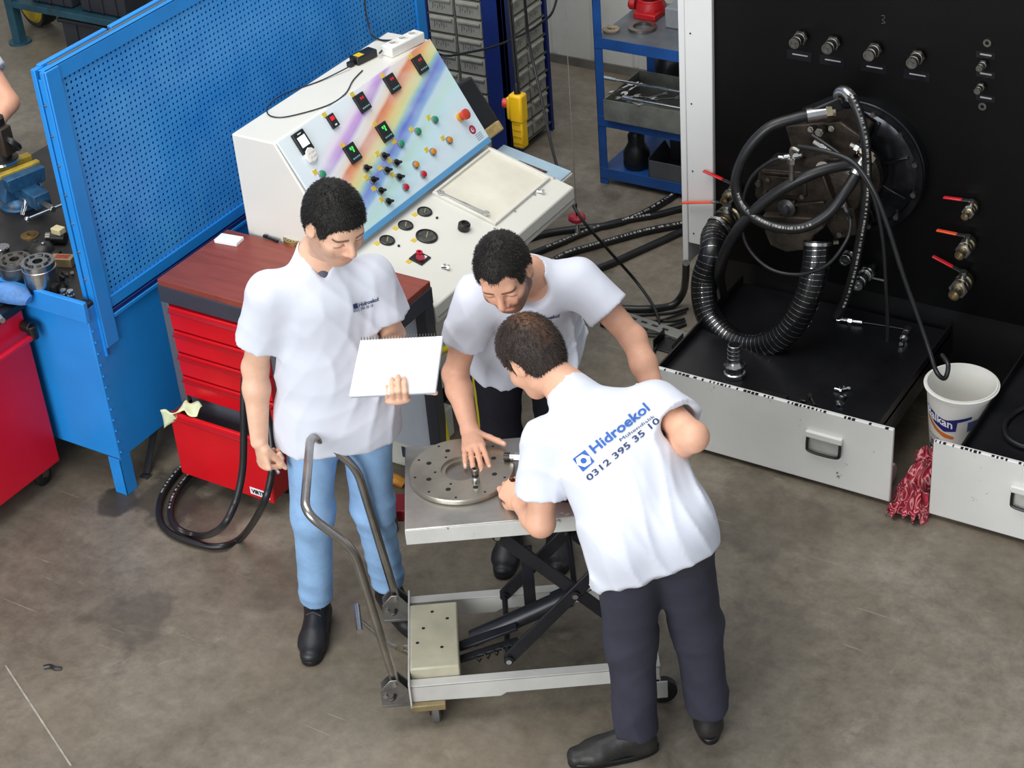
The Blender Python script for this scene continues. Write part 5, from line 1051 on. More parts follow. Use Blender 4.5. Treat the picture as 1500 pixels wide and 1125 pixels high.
# hydraulic ram and its links
MU().cyl((-.20, 4.60, .16), (.11, 4.60, .30), .030, n=20).build('ram_body', LB, t); MU().cyl((.08, 4.60, .286), (.13, 4.60, .309), .036, n=20).build('ram_collar', LB, t); MU().cyl((.13, 4.60, .309), (.24, 4.60, .36), .014, n=16).build('ram_rod', CHROME, t)
MU().bar((-.245, 4.56, .165), (-.05, 4.56, .235), .012, .04, (0, 1, 0)).build('link_plate', LB, t, .002); MU().bar((-.245, 4.52, .145), (-.05, 4.52, .205), .012, .03, (0, 1, 0)).build('link_plate', LB, t, .002); MU().tube([(-.20+i*.006, 4.50+.012*math.cos(i*1.3), .155+.0022*i+.012*math.sin(i*1.3)) for i in range(26)], .003, 6).build('return_spring', STEELD, t)
MU().bar((.0, 4.70, .19), (.0, 4.70, .45), .04, .012, (0, 1, 0)).build('brace_plate', LB, t, .002)
# handle brackets and push handle
for v in (4.40, 4.82):
    k = MU().prism([(-.505, .10), (-.505, .165), (-.47, .205), (-.445, .205), (-.41, .155), (-.41, .10)], .005, (0, v+.0025-.02, 0), (1, 0, 0), (0, 0, 1)).build('handle_bracket', mat('bracket_steel', '8f8d8a', .35, .8, var=.25, scale=14, chip='d0cec8', chip_at=.62), t, .002); MU().prism([(-.505, .10), (-.505, .165), (-.47, .205), (-.445, .205), (-.41, .155), (-.41, .10)], .005, (0, v+.025, 0), (1, 0, 0), (0, 0, 1)).build('bracket_cheek', MATS['bracket_steel'], k, .002)
    MU().box(-.505, -.40, v-.02, v+.028, .088, .10).build('bracket_foot', MATS['bracket_steel'], k, .002); MU().nut((-.49, v-.03, .145), (-.49, v-.02, .145), .008).build('bolt', STEEL, k); MU().tube(crom([(-.475, v-.0235, .125), (-.463, v-.0235, .132), (-.458, v-.0235, .148)], 4), .006, 6).build('slot', BLACKPL, k); MU().nut((-.455, v-.03, .19), (-.455, v-.02, .19), .008).build('bolt', STEEL, k)
va, vb = 4.405, 4.825; TUBE = mat('handle_tube_steel', 'b4b1ad', .28, 1.0, var=.15, scale=10)
def fil(P, r=.06, k=6):
    out = [np.array(P[0], float)]
    for i in range(1, len(P)-1):
        a, b, c = (np.array(x, float) for x in P[i-1:i+2]); d1 = (a-b)/np.linalg.norm(a-b); d2 = (c-b)/np.linalg.norm(c-b); s, e = b+d1*r, b+d2*r
        for j in range(k+1): q = j/k; out.append((1-q)**2*s+2*q*(1-q)*b+q*q*e)
    out.append(np.array(P[-1], float)); return out
MU().tube(fil([(-.455, va, .17), (-.525, va, .735), (-.655, va, .885), (-.655, vb, .885), (-.525, vb, .735), (-.455, vb, .17)], .06), .0145, 14).build('push_handle', TUBE, t)
MU().tube(crom([(-.41, 4.62, .13), (-.47, 4.61, .15), (-.52, 4.60, .22), (-.565, 4.585, .30)], 6), .008, 10).build('foot_pedal_bar', STEEL, t); MU().cyl((-.572, 4.65, .30), (-.558, 4.52, .30), .011, n=14).build('foot_pedal', STEEL, t)
MU().bar((-.405, 4.56, .15), (-.455, 4.58, .17), .012, .02).build('valve_link', STEELW, t, .002); MU().nut((-.44, 4.565, .17), (-.44, 4.565, .19), .012).build('link_bolt', BRASS, t)
rebase(t)
# machined disc on the deck
DC = np.array([-.182, 4.692]); DR = .168; z0 = DZ
t = thing('machined_disc', 'round machined steel flange plate with bolt holes on the lift table', 'flange plate', UV(DC[0], DC[1], z0), YAW)
DM = mat('turned_steel', 'bdb6a8', .32, .9, var=.16, scale=6, stretch=(1, 1, 1))
prof = [(.052, 0), (DR-.004, 0), (DR, .004), (DR, .016), (DR-.003, .020), (.066, .020), (.066, .012), (.052, .012), (.052, 0)]
lp(MB().lathe(prof, n=72, caps=False).build('plate', DM, t)); lp(MB().ring(DR-.006, DR-.0055, .0006, (0, 0, .0195), n=72).build('edge_bead', STEEL, t))
HD = mat('hole_dark', '101010', .6)
def hole(r, ang, hr, mt=HD): a = math.radians(ang); lp(MB().cyl((r*math.cos(a), r*math.sin(a), .0196), (r*math.cos(a), r*math.sin(a), .0204), hr, n=14).build('bolt_hole', mt, t))
for i in range(8): hole(.112, 22+45*i, .0085)
for i in range(10): hole(.150, 10+36*i, .0042)
for i in range(6): hole(.084, 5+60*i, .0045)
P = UV(-.138, 4.612, z0+.020); t = thing('socket_bolt', 'short stepped steel bolt standing on the machined disc', 'bolt', P)
for nm, pr, mt in (('shank', [(.013, 0), (.013, .018), (.010, .020), (.010, .026)], STEEL), ('collar', [(.0115, .026), (.0115, .034)], STEELD), ('head', [(.010, .034), (.012, .036), (.012, .052), (.009, .054), (.006, .054), (.006, .046), (.001, .046)], STEELW)): lp(MB().lathe(pr, n=20).build(nm, mt, t))
a, b_ = UV(-.045, 4.72, z0+.034), UV(.03, 4.705, z0+.034); t = thing('stub_fitting', 'shiny threaded fitting lying at the disc edge by the hand', 'fitting', a); d = b_-a
for f0, f1, r, n, mt in ((0, .25, .013, 14, STEELD), (.25, .45, .010, 14, STEEL), (.45, .7, .015, 6, CHROME), (.7, 1, .011, 14, STEEL)): MB().cyl(a+d*f0, a+d*f1, r, n=n).build('segment', mt, t)
rebase(t)
P = UV(.165, 4.62, z0); t = thing('red_pump_part', 'red painted casting on the lift table beside the person seen from behind', 'casting', P, YAW)
RC = mat('casting_red', 'b02a24', .45, var=.15, scale=10)
for nm, mb in (('body', MB().lathe([(.05, 0), (.055, .01), (.055, .06), (.04, .075), (.02, .08)], (-.02, -.07, 0), n=18)), ('arm', MB().bar((-.02, -.06, .03), (-.02, .13, .04), .035, .03)), ('eye', MB().ring(.012, .028, .03, (-.02, .15, .025)))): lp(mb.build(nm, RC, t, .004))
# ================================================================== people
def nrm(v): v = np.array(v, float); return v/np.linalg.norm(v)
def surface_nets(F, lo, h):
    s = F < 0; nx, ny, nz = F.shape
    c = [(i, j, k) for i in (0, 1) for j in (0, 1) for k in (0, 1)]
    def sl(A, o): return A[o[0]:nx-1+o[0], o[1]:ny-1+o[1], o[2]:nz-1+o[2]]
    cnt = sum(sl(s, o).astype(np.int8) for o in c); act = (cnt > 0) & (cnt < 8)
    idx = -np.ones(act.shape, np.int64); cells = np.argwhere(act); idx[act] = np.arange(len(cells))
    acc = np.zeros((len(cells), 3)); num = np.zeros(len(cells))
    vals = {o: sl(F, o)[act] for o in c}
    for o in c:
        for ax in range(3):
            if o[ax]: continue
            o2 = list(o); o2[ax] = 1; o2 = tuple(o2); a, b = vals[o], vals[o2]; m = (a < 0) != (b < 0)
            tt = np.where(m, a/np.where(m, a-b, 1), 0); p = np.tile(np.array(o, float), (len(cells), 1)); p[:, ax] = tt
            acc[m] += p[m]; num[m] += 1
    V = (cells+acc/num[:, None])*h+np.array(lo); quads = []
    for ax in range(3):
        u, w = (ax+1) % 3, (ax+2) % 3
        A = s; sh = [slice(None)]*3; sh2 = [slice(None)]*3; sh[ax] = slice(0, -1); sh2[ax] = slice(1, None)
        d = A[tuple(sh)] != A[tuple(sh2)]; e = np.argwhere(d)
        e = e[(e[:, u] > 0) & (e[:, w] > 0) & (e[:, u] < F.shape[u]-1) & (e[:, w] < F.shape[w]-1)]
        if not len(e): continue
        def g(du, dw): q = e.copy(); q[:, u] -= du; q[:, w] -= dw; return idx[q[:, 0], q[:, 1], q[:, 2]]
        Q = np.stack([g(1, 1), g(0, 1), g(0, 0), g(1, 0)], 1); inside = A[e[:, 0], e[:, 1], e[:, 2]]
        Q[~inside] = Q[~inside][:, ::-1]; quads.append(Q)
    return V, np.concatenate(quads)
class Sdf:
    def __init__(s): s.ops = []
    def cone(s, a, b, ra, rb=None, k=.02, cut=None, mode='u', fl=None):
        s.ops.append(('cone', np.array(a, float), np.array(b, float), ra, ra if rb is None else rb, k, cut, mode, fl)); return s
    def econe(s, a, b, A, B, w, k=.03, cut=None, mode='u'):
        s.ops.append(('econe', np.array(a, float), np.array(b, float), A, B, k, cut, mode, nrm(w))); return s
    def ell(s, c, r, R, k=.02, mode='u', cut=None):
        s.ops.append(('ell', np.array(c, float), np.array(r, float), R, cut, k, None, mode, None)); return s
    def ev(s, P):
        D = None
        for op in s.ops:
            ty, a, b, A, B, k, cut, mode, x = op
            if ty == 'ell':
                cut = B
                q = (P-a) @ A; k0 = np.sqrt(((q/b)**2).sum(-1)); k1 = np.sqrt(((q/(b*b))**2).sum(-1))+1e-9; d = k0*(k0-1)/k1
            else:
                ba = b-a; L2 = float(ba @ ba)+1e-12; q = P-a; tt = np.clip((q @ ba)/L2, 0, 1); q = q-tt[..., None]*ba
                if ty == 'cone': d = np.sqrt((q*q).sum(-1))-(A+(B-A)*tt)
                else:
                    ax = ba/math.sqrt(L2); w = x-ax*np.dot(x, ax); w = w/np.linalg.norm(w); dd = np.cross(ax, w); rw = A[0]+(B[0]-A[0])*tt; rd = A[1]+(B[1]-A[1])*tt; m = np.minimum(rw, rd)
                    qx, qy, qz = q @ w, q @ dd, q @ ax; d = (np.sqrt((qx/rw)**2+(qy/rd)**2+(qz/m)**2)-1)*m
            if cut is not None:
                for (cp, cn) in cut: d = np.maximum(d, (P-np.array(cp)) @ np.array(cn))
            if D is None: D = d; continue
            if mode == 'u': hh = np.clip(.5+.5*(d-D)/k, 0, 1); D = d*(1-hh)+D*hh-k*hh*(1-hh)
            elif mode == 's': hh = np.clip(.5-.5*(D+d)/k, 0, 1); D = D*(1-hh)-d*hh+k*hh*(1-hh)
            elif mode == 'i': D = np.maximum(D, d)
        return D
def mesh_f(f, lo, hi, h):
    lo = np.array(lo, float); hi = np.array(hi, float); n = np.ceil((hi-lo)/h).astype(int)+1
    g = np.stack(np.meshgrid(*[lo[i]+h*np.arange(n[i]) for i in range(3)], indexing='ij'), -1).astype(np.float32)
    return surface_nets(f(g), lo, h)
def bounds(pts, pad): P = np.array(pts); return P.min(0)-pad, P.max(0)+pad
def fold(P, d, f, seed, warp=.35):
    d = nrm(d); e = nrm(np.cross(d, (.3, .5, .8))); g = np.cross(d, e); a, b, c = P @ d, P @ e, P @ g
    ph = 6.283*f*(a+warp*.05*np.sin(7*b+seed)+warp*.04*np.sin(9*c+2.3*seed)); s = np.sin(ph+seed); am = .5+.7*np.sin(5*b+4*c+seed*1.7)*np.sin(6*a-3*c+seed)
    return (1-np.abs(s))**1.6*np.clip(am, 0, 1)
def obj_from(parts, name, material, base, parent=None, col=None, smooth_it=0):
    V = []; Fc = []; o = 0
    for v, f in parts: V.append(v); Fc.append(f+o); o += len(v)
    V = np.concatenate(V); Fc = np.concatenate(Fc); me = bpy.data.meshes.new(name)
    c, s = math.cos(-YAW), math.sin(-YAW); L = V-np.array(base); Lx = np.stack([L[:, 0]*c-L[:, 1]*s, L[:, 0]*s+L[:, 1]*c, L[:, 2]], 1)
    me.from_pydata(Lx.tolist(), [], Fc.tolist()); me.update()
    if col is not None:
        at = me.color_attributes.new('tone', 'FLOAT_COLOR', 'POINT'); cc = col(V); buf = np.concatenate([cc, np.ones((len(cc), 1))], 1).astype(np.float32); at.data.foreach_set('color', buf.ravel())
    for p in me.polygons: p.use_smooth = True
    ob = bpy.data.objects.new(name, me); COL.objects.link(ob); me.materials.append(material)
    if smooth_it: m = ob.modifiers.new('smooth', 'SMOOTH'); m.factor = .5; m.iterations = smooth_it
    if parent: attach(ob, parent); ob['local_'] = 1
    return ob
SKIN = mat('skin', 'e6b89e', .5, var=.05, scale=30, attr='tone', bump=.06, bscale=220); SKIN.node_tree.nodes['Principled BSDF'].inputs['Subsurface Weight'].default_value = .08; SKIN.node_tree.nodes['Principled BSDF'].inputs['Subsurface Radius'].default_value = (.01, .004, .002)
SHIRT = mat('pale_tshirt', 'd8dbe6', .8, var=.012, scale=8, bump=.08, bscale=300, spec=.2)
HAIRM = {}
def hair_mat(nm, c, c2):
    return mat(nm, c, .5, var=.3, scale=30, col2=c2, stretch=(3, 3, .6), bump=.5, bscale=120, attr='tone', spec=.35)

def hand(S, w, y, zb, thumb_side, curls, spread=.06, scale=1.0, thumb=(.55, .75, -.25), tb=.25):
    """palm and five fingers. w wrist, y towards the fingertips, zb back-of-hand normal; curls: bend per finger (three joints)"""
    y = nrm(y); zb = nrm(zb-y*np.dot(zb, y)); x = np.cross(y, zb)*1.0
    if thumb_side < 0: x = -x
    s = scale
    P = lambda a, b, c: w+(x*a+y*b+zb*c)*s
    S.econe(P(0, .0, 0), P(.002, .085, .0), (.027*s, .017*s), (.040*s, .0135*s), x, k=.012)
    tips = []
    for i, (bx_, L, r) in enumerate(((.029, (.043, .026, .021), .0096), (.0095, (.048, .030, .022), .0100), (-.0105, (.044, .027, .021), .0095), (-.029, (.034, .020, .019), .0084))):
        p = P(bx_*.95, .082-(.006 if i == 3 else 0), .001); a = 0; sp = spread*(1.2-i*.8)
        for j in range(3):
            a += curls[i][j]; d = nrm(y*math.cos(a)-zb*math.sin(a)+x*sp*math.cos(a)); q = p+d*L[j]*s; S.cone(p, q, r*s*(1-.06*j), r*s*(.94-.07*j), k=.004); p = q
        tips.append((p, d, zb))
    p = P(.022, .022, -.006); d = nrm(x*thumb[0]+y*thumb[1]+zb*thumb[2]); q = p+d*.042*s; S.cone(p, q, .0155*s, .0115*s, k=.01); d2 = nrm(d+y*tb-x*tb*.5); r_ = q+d2*.032*s; S.cone(q, r_, .0108*s, .0098*s, k=.004); e = r_+nrm(d2+y*.2)*.024*s; S.cone(r_, e, .0098*s, .0078*s, k=.004)
    tips.append((e, d2, zb)); return P(0, .09, 0), tips

def person(label, J, face, up, skin_tone, hair, trouser_mat, shoe_mat, hands, seed, neck_style='round', undershirt=None, hair_fn=None, stubble=.0, hem=None, belly=.0, roll=0.0):
    g = lambda k: np.array(J[k], float)
    base = (g('ankL')+g('ankR'))/2; base[2] = 0
    sd = nrm(g('shL')-g('shR')); spine = nrm(g('neck')-g('pelvis')); fwd = nrm(np.cross(sd, spine))*-1.0
    fwd = nrm(np.cross(spine, sd)) if J.get('flip') else nrm(np.cross(sd, spine))
    if np.dot(fwd, J['front']) < 0: fwd = -fwd
    mid = (g('shL')+g('shR'))/2
    # --- head
    hf = nrm(face); hu = nrm(np.array(up)-hf*np.dot(up, hf)); hr = np.cross(hf, hu); HC = g('head'); R = np.stack([hr, hf, hu], 1)
    H = lambda x, y, z: HC+hr*x+hf*y+hu*z
    S = Sdf(); sc = J.get('hs', 1.0)
    S.ell(H(0, -.012, .036), np.array([.077, .097, .084])*sc, R, .02)
    S.ell(H(0, .022, -.035), np.array([.063, .070, .085])*sc, R, .03)
    S.ell(H(0, .052, -.088), np.array([.036, .034, .030])*sc, R, .028)
    S.cone(H(-.048, -.004, -.068), H(-.018, .055, -.098), .022, .018, k=.025); S.cone(H(.048, -.004, -.068), H(.018, .055, -.098), .022, .018, k=.025)
    S.cone(H(-.036, .070, .021), H(.036, .070, .021), .016, .016, k=.018)
    S.ell(H(-.034, .083, -.002), np.array([.019, .016, .012]), R, .012, 's'); S.ell(H(.034, .083, -.002), np.array([.019, .016, .012]), R, .012, 's')
    S.ell(H(-.033, .069, -.003), np.array([.017, .014, .0115]), R, .004); S.ell(H(.033, .069, -.003), np.array([.017, .014, .0115]), R, .004)
    S.ell(H(-.044, .052, -.034), np.array([.024, .028, .024]), R, .025); S.ell(H(.044, .052, -.034), np.array([.024, .028, .024]), R, .025)
    S.cone(H(0, .084, .012), H(0, .108, -.028), .0085, .012, k=.010); S.ell(H(0, .104, -.034), np.array([.013, .013, .010]), R, .006); S.ell(H(-.013, .092, -.038), np.array([.009, .011, .008]), R, .006); S.ell(H(.013, .092, -.038), np.array([.009, .011, .008]), R, .006)
    S.cone(H(-.019, .079, -.064), H(.019, .079, -.064), .0085, .0085, k=.006); S.cone(H(-.015, .078, -.075), H(.015, .078, -.075), .009, .009, k=.006); S.cone(H(-.023, .088, -.0695), H(.023, .088, -.0695), .0025, .0025, k=.005, mode='s')
    for q in (-1, 1):
        S.ell(H(q*.079, -.012, -.008), np.array([.011, .022, .033]), R, .008); S.ell(H(q*.087, -.006, -.004), np.array([.007, .012, .019]), R, .006, 's')
    nb = g('neck'); S.cone(H(0, -.028, -.055), nb+(g('pelvis')-nb)*.08, .056, .062, k=.03)
    S.cone(nb, mid+(g('shR')-mid)*.5+(g('pelvis')-nb)*.06, .045, .035, k=.04); S.cone(nb, mid+(g('shL')-mid)*.5+(g('pelvis')-nb)*.06, .045, .035, k=.04)
    parts = [mesh_f(S.ev, *bounds([H(0, 0, 0), H(0, .02, .14), H(0, .13, -.06), H(0, -.12, 0), H(.1, 0, 0), H(-.1, 0, 0), H(0, 0, -.13), nb+np.array([.05, .05, .05]), nb-np.array([.05, .05, .06])], .035), .0036)]
    nails = []
    # --- arms and hands
    for sde in ('L', 'R'):
        A = Sdf(); sh, el, wr = g('sh'+sde), g('el'+sde), g('wr'+sde); hd = hands[sde]
        A.cone(sh, el, .050, .040, k=.02); bend = nrm(np.cross(el-sh, wr-el)+1e-6)
        m1 = el+(wr-el)*.28; A.cone(el, m1, .040, .043, k=.02); A.econe(m1, wr, (.043, .039), (.029, .022), bend, k=.02); A.ell(el, np.array([.037, .037, .037]), np.eye(3), .02)
        pend, tips = hand(A, wr, np.array(hd['y']), np.array(hd['z']), hd['side'], hd['curls'], hd.get('spread', .06), 1.0, hd.get('thumb', (.55, .75, -.25)), hd.get('tb', .25))
        lo, hi = bounds([sh, el, wr], .07); parts.append(mesh_f(A.ev, lo, hi, .0075)) if False else None
        # arm above the wrist (coarse) and the hand (fine) share the same field
        def arm_only(P, A=A, wr=wr, el=el): return A.ev(P)
        lo, hi = bounds([sh, el, wr], .06); n_ax = nrm(wr-el)
        parts.append(mesh_f(lambda P: np.maximum(A.ev(P), (P-(wr-n_ax*.006)) @ n_ax), lo, hi, .0065))
        lo, hi = bounds([wr-n_ax*.03]+[q[0] for q in tips]+[pend], .026)
        parts.append(mesh_f(lambda P: np.maximum(A.ev(P), -((P-(wr-n_ax*.02)) @ n_ax)), lo, hi, .0028)); nails.append(tips)
    # --- trunk and legs beneath the clothes
    T = Sdf(); T.econe(mid-spine*.03, g('pelvis'), (.12, .06), (.10, .055), sd, k=.04)
    for sde in ('L', 'R'):
        T.cone(g('hip'+sde), g('kn'+sde), .055, .045, k=.03); T.cone(g('kn'+sde), g('ank'+sde), .045, .035, k=.03); T.cone(mid, g('sh'+sde), .042, .04, k=.03)
    lo, hi = bounds([J[k] for k in ('neck', 'pelvis', 'knL', 'knR', 'ankL', 'ankR', 'shL', 'shR')], .12); parts.append(mesh_f(T.ev, lo, hi, .022))
    tone = np.array(skin_tone)
    def colour(V):
        q = (V-HC) @ R; x, y, z = q[:, 0], q[:, 1], q[:, 2]; c = np.tile(tone, (len(V), 1)).astype(float); near = (np.abs(x) < .12) & (np.abs(y) < .14) & (np.abs(z) < .15)
        def blend(m, col): 
            m = np.clip(m, 0, 1)[:, None]*near[:, None]; return c*(1-m)+np.array(col)*m
        c = blend(np.exp(-((np.abs(x)-.04)/.02)**2-((z+.035)/.022)**2)*(y > .03)*.35, tone*np.array([1.0, .80, .78])); c = blend(np.exp(-(x/.02)**2-((z+.03)/.02)**2)*(y > .09)*.4, tone*np.array([1., .78, .76]))
        c = blend(np.exp(-(np.maximum(np.abs(x)-.018, 0)/.005)**2-((z+.070)/.008)**2)*(y > .06), tone*np.array([.92, .62, .62]))
        if stubble:
            jaw = np.clip((-.042-z)/.016+np.clip((np.abs(x)-.040)/.01, 0, 1)*1.8*np.clip((.006-z)/.012, 0, 1), 0, 1)*np.clip((y+.03)/.02, 0, 1)*(z > -.13); lipz = np.exp(-(np.maximum(np.abs(x)-.017, 0)/.006)**2-((z+.070)/.009)**2); c = blend(jaw*(1-lipz)*stubble, tone*np.array([.22, .19, .19]))
        ax = np.abs(x); brow = np.exp(-((z-(.0235+.10*(ax-.03)*(ax < .03)-.25*(ax-.045)*(ax > .045)))/.0042)**4)*(ax > .012)*(ax < .056)*(y > .045); c = blend(brow*.95, (.10, .07, .06))
        lash = np.exp(-((z+.006+((ax-.033)/.02)**2*.004)/.0024)**2)*(ax > .016)*(ax < .051)*(y > .06); c = blend(lash*.8, (.12, .08, .07))
        return c
    root = obj_from(parts, 'person', SKIN, base, None, colour); root.location = [float(v) for v in base]; root.rotation_euler = (0, 0, YAW); tag(root, label, 'person')
    # --- hair
    Hs = Sdf(); Hs.ell(H(0, -.014, .038), np.array([.086, .106, .094])*sc, R, .02); Hs.ell(H(0, -.035, -.01), np.array([.077, .078, .085]), R, .03)
    def hairf(P):
        d = Hs.ev(P); q = (P-HC) @ R; x, y, z = q[..., 0], q[..., 1], q[..., 2]
        zh = np.interp(y, (-.12, -.085, -.05, -.034, -.015, .012, .020, .036, .050, .070, .10), hair['line'])
        ax = np.abs(x); zh = np.where(y > .045, zh-hair.get('temple', .25)*np.clip(ax-.035, 0, 1)*0+hair.get('recede', 0)*np.exp(-((ax-.042)/.018)**2), zh)
        st = fold(P, hr*.8+hf*.4, 60, seed, 1.2)*.0025+fold(P, hf+hu*.2, 45, seed+3, 1.)*.002; return np.maximum(d-st+hair.get('thin', 0), (zh-z)*.9+.0025*np.sin(x*260+seed)*np.sin(y*190))
    hp = mesh_f(hairf, *bounds([H(.1, 0, 0), H(-.1, 0, 0), H(0, .11, .1), H(0, -.13, .1), H(0, 0, .15), H(0, -.1, -.09)], .03), .0034)
    def hcol(V): q = (V-HC) @ R; c = np.ones((len(V), 3)); return hair['col'](q, c) if 'col' in hair else c
    ho = obj_from([hp], 'hair', hair['mat'], base, root, hcol)
    # short combed strands over the cap
    rs = np.random.RandomState(int(seed*10)); V = hp[0]; Q = hp[1]; nv = np.zeros_like(V); e1 = V[Q[:, 1]]-V[Q[:, 0]]; e2 = V[Q[:, 2]]-V[Q[:, 0]]; fn = np.cross(e1, e2)
    for i in range(4): np.add.at(nv, Q[:, i], fn)
    nv /= np.linalg.norm(nv, axis=1)[:, None]+1e-9; q = (V-HC) @ R; ok = np.where(((nv @ hu) > -.75) & (np.einsum('ij,ij->i', V-HC, nv) > .03))[0]; pick = rs.choice(ok, 7000)
    crown = H(0, -.05, .12); P0 = V[pick]+rs.normal(0, .0015, (7000, 3)); N0 = nv[pick]; dr = P0-crown; dr -= N0*np.einsum('ij,ij->i', dr, N0)[:, None]; dr /= np.linalg.norm(dr, axis=1)[:, None]+1e-9; dr += rs.normal(0, .35, dr.shape)+np.array(hair.get('comb', (0, 0, 0)))
    dr -= N0*np.einsum('ij,ij->i', dr, N0)[:, None]; dr /= np.linalg.norm(dr, axis=1)[:, None]+1e-9; Ls = rs.uniform(.008, .022, 7000)[:, None]*hair.get('len', 1.0); sw = np.cross(N0, dr)*rs.uniform(.0005, .0010, 7000)[:, None]
    A0, A1, M0, M1, T0 = P0-sw-N0*.002, P0+sw-N0*.002, P0+dr*Ls*.55+N0*.0035-sw*.8, P0+dr*Ls*.55+N0*.0035+sw*.8, P0+dr*Ls+N0*.002
    SV = np.stack([A0, A1, M1, M0, T0], 1).reshape(-1, 3); k5 = np.arange(7000)*5; q4 = np.stack([k5, k5+1, k5+2, k5+3], 1); q5 = np.stack([k5+3, k5+2, k5+4, k5+4], 1)
    st = obj_from([(SV, q4)], 'hair_strands', hair['mat'], base, ho, hcol); st['kind'] = 'stuff'
    # eyes are half closed looking down: a small dark strip under each lid
    # --- T-shirt
    hemp = g('hem'); dn = -spine; W = Sdf(); wst = g('pelvis')+spine*.16
    cut = [(hemp, dn)] if hem is None else [(hemp, nrm(hem))]
    pel = g('pelvis'); hm = (g('hipL')+g('hipR'))/2; hs_ = nrm(g('hipL')-g('hipR')); bk = J.get('seat'); sg = J.get('loose', .016)
    W.econe(pel+spine*.07, hm-np.array([0, 0, .04]), (.152+sg, .104+sg), (.165+sg, .118+sg), hs_, k=.05, cut=cut)
    for sde in ('L', 'R'):
        if bk is not None: W.ell(g('hip'+sde)+np.array(bk), np.array([.080, .084, .095])+sg, np.eye(3), .05, cut=cut)
        W.cone(g('hip'+sde), g('hip'+sde)+(g('kn'+sde)-g('hip'+sde))*.3, .098*J.get('leg', 1.0)+sg, .092*J.get('leg', 1.0)+sg, k=.06)
    W.ops = [op[:6]+(cut,)+op[7:] if op[0] != 'ell' else op for op in W.ops]
    W.econe(mid-spine*.055, wst, (.172, .108), (.165, .112+belly), sd, k=.05, cut=cut)
    W.econe(wst, hemp+dn*.05, (.165, .115+belly), (.182, .128+belly*.6), sd, k=.05, cut=cut)
    W.cone(g('shR')+dn*.005, g('shL')+dn*.005, .062, .062, k=.045); W.cone(nb+dn*.03, mid+(g('shR')-mid)*.7+dn*.01, .058, .052, k=.04); W.cone(nb+dn*.03, mid+(g('shL')-mid)*.7+dn*.01, .058, .052, k=.04)
    ends = {}
    for sde in ('L', 'R'):
        sh, el = g('sh'+sde), g('el'+sde); d = nrm(el-sh); f = J.get('sleeve'+sde, .64); e = sh+(el-sh)*f; ends[sde] = (e, d)
        W.cone(sh, el, .066, .094, k=.04, cut=[(e, d)])
        W.cone(sh+dn*.03-sd*(.05 if sde == 'L' else -.05), sh+(el-sh)*.25, .055, .05, k=.04)
    for sde in ('L', 'R'): e, d = ends[sde]; W.cone(e-d*.02, e+d*.1, .058, .060, k=.006, mode='s')
    na = nrm(H(0, -.03, -.06)-nb)
    cu = J.get('collar', .015)
    W.cone(nb+dn*.03, nb+na*cu, .072, .067, k=.03)
    W.cone(nb+na*(cu+.006), nb+na*.16, .060, .068, k=.008, mode='s')
    if neck_style == 'v':
        for i in range(5): W.cone(nb+fwd*(.050+i*.010)+spine*(.012-i*.014), nb+fwd*(.13+i*.012)+spine*(.03-i*.014), .034-.0062*i, .040-.0065*i, k=.005, mode='s')
    else: W.cone(nb+fwd*.055+spine*.006, nb+fwd*.12+spine*.04, .044, .055, k=.012, mode='s')
    wl = J.get('wr_amp', .011)
    def shirtf(P):
        d = W.ev(P); low = np.clip(((P-mid) @ dn)/.35, .15, 1.0)
        return d-wl*(.25+.75*low)*fold(P, spine*.18+sd*.9, 5.2, seed, 1.9)-wl*.9*low*fold(P, sd-spine*.35+fwd*.3, 6.0, seed+2, 1.6)-wl*.3*fold(P, spine*.6+fwd*.5-sd*.7, 6, seed+5, 1.5)+.3*wl
    pts = [g('shL'), g('shR'), hemp, nb, ends['L'][0], ends['R'][0], hemp+sd*.17, hemp-sd*.17, hemp+fwd*.1, hemp-fwd*.1, g('hipL'), g('hipR'), pel]+([g('hipL')+np.array(bk), g('hipR')+np.array(bk)] if bk is not None else [])
    lo, hi = bounds(pts, .115); sp = mesh_f(shirtf, lo, hi, .0062); shirt = obj_from([sp], 'tshirt', SHIRT, base, root, smooth_it=2)
    # ribbed collar following the neck opening
    if undershirt:
        U = Sdf(); U.cone(nb-spine*.060+fwd*.046, nb+fwd*.048-spine*.030, .034, .027, k=.02); obj_from([mesh_f(U.ev, *bounds([nb-spine*.06+fwd*.03, nb+fwd*.05], .08), .006)], 'undershirt', undershirt, base, root)
    # --- trousers
    Tr = Sdf(); pel = g('pelvis'); hm = (g('hipL')+g('hipR'))/2; hs_ = nrm(g('hipL')-g('hipR')); tl = J.get('leg', 1.0)
    Tr.econe(pel+spine*.07, hm-np.array([0, 0, .01]), (.152, .104), (.165, .118), hs_, k=.05); bk = J.get('seat')
    if bk is not None:
        for sde in ('L', 'R'): Tr.ell(g('hip'+sde)+np.array(bk), np.array([.080, .084, .095]), np.eye(3), .05)
    for sde in ('L', 'R'):
        hp_, kn, an = g('hip'+sde), g('kn'+sde), g('ank'+sde); ce = an-nrm(an-kn)*J.get('cuff', .0)
        Tr.cone(hp_, kn, .098*tl, .076*tl, k=.05); Tr.cone(kn, ce+nrm(an-kn)*.03, .072*tl, .064*tl, k=.04, cut=[(ce, nrm(an-kn))])
    tw = J.get('tr_amp', .010)
    def trf(P): 
        d = Tr.ev(P); z = P[..., 2]; kz = (g('knL')[2]+g('knR')[2])/2; w_ = .35+.65*np.exp(-((z-kz)/.12)**2)+.7*np.exp(-((z-.14)/.09)**2)+.5*np.exp(-((z-hm[2]+.08)/.08)**2)
        return d-tw*w_*fold(P, np.array([.8, .3, .75]), 5.5, seed+9, 1.8)-tw*.7*w_*fold(P, np.array([-.6, .4, .8]), 4.5, seed+4, 1.6)+.3*tw
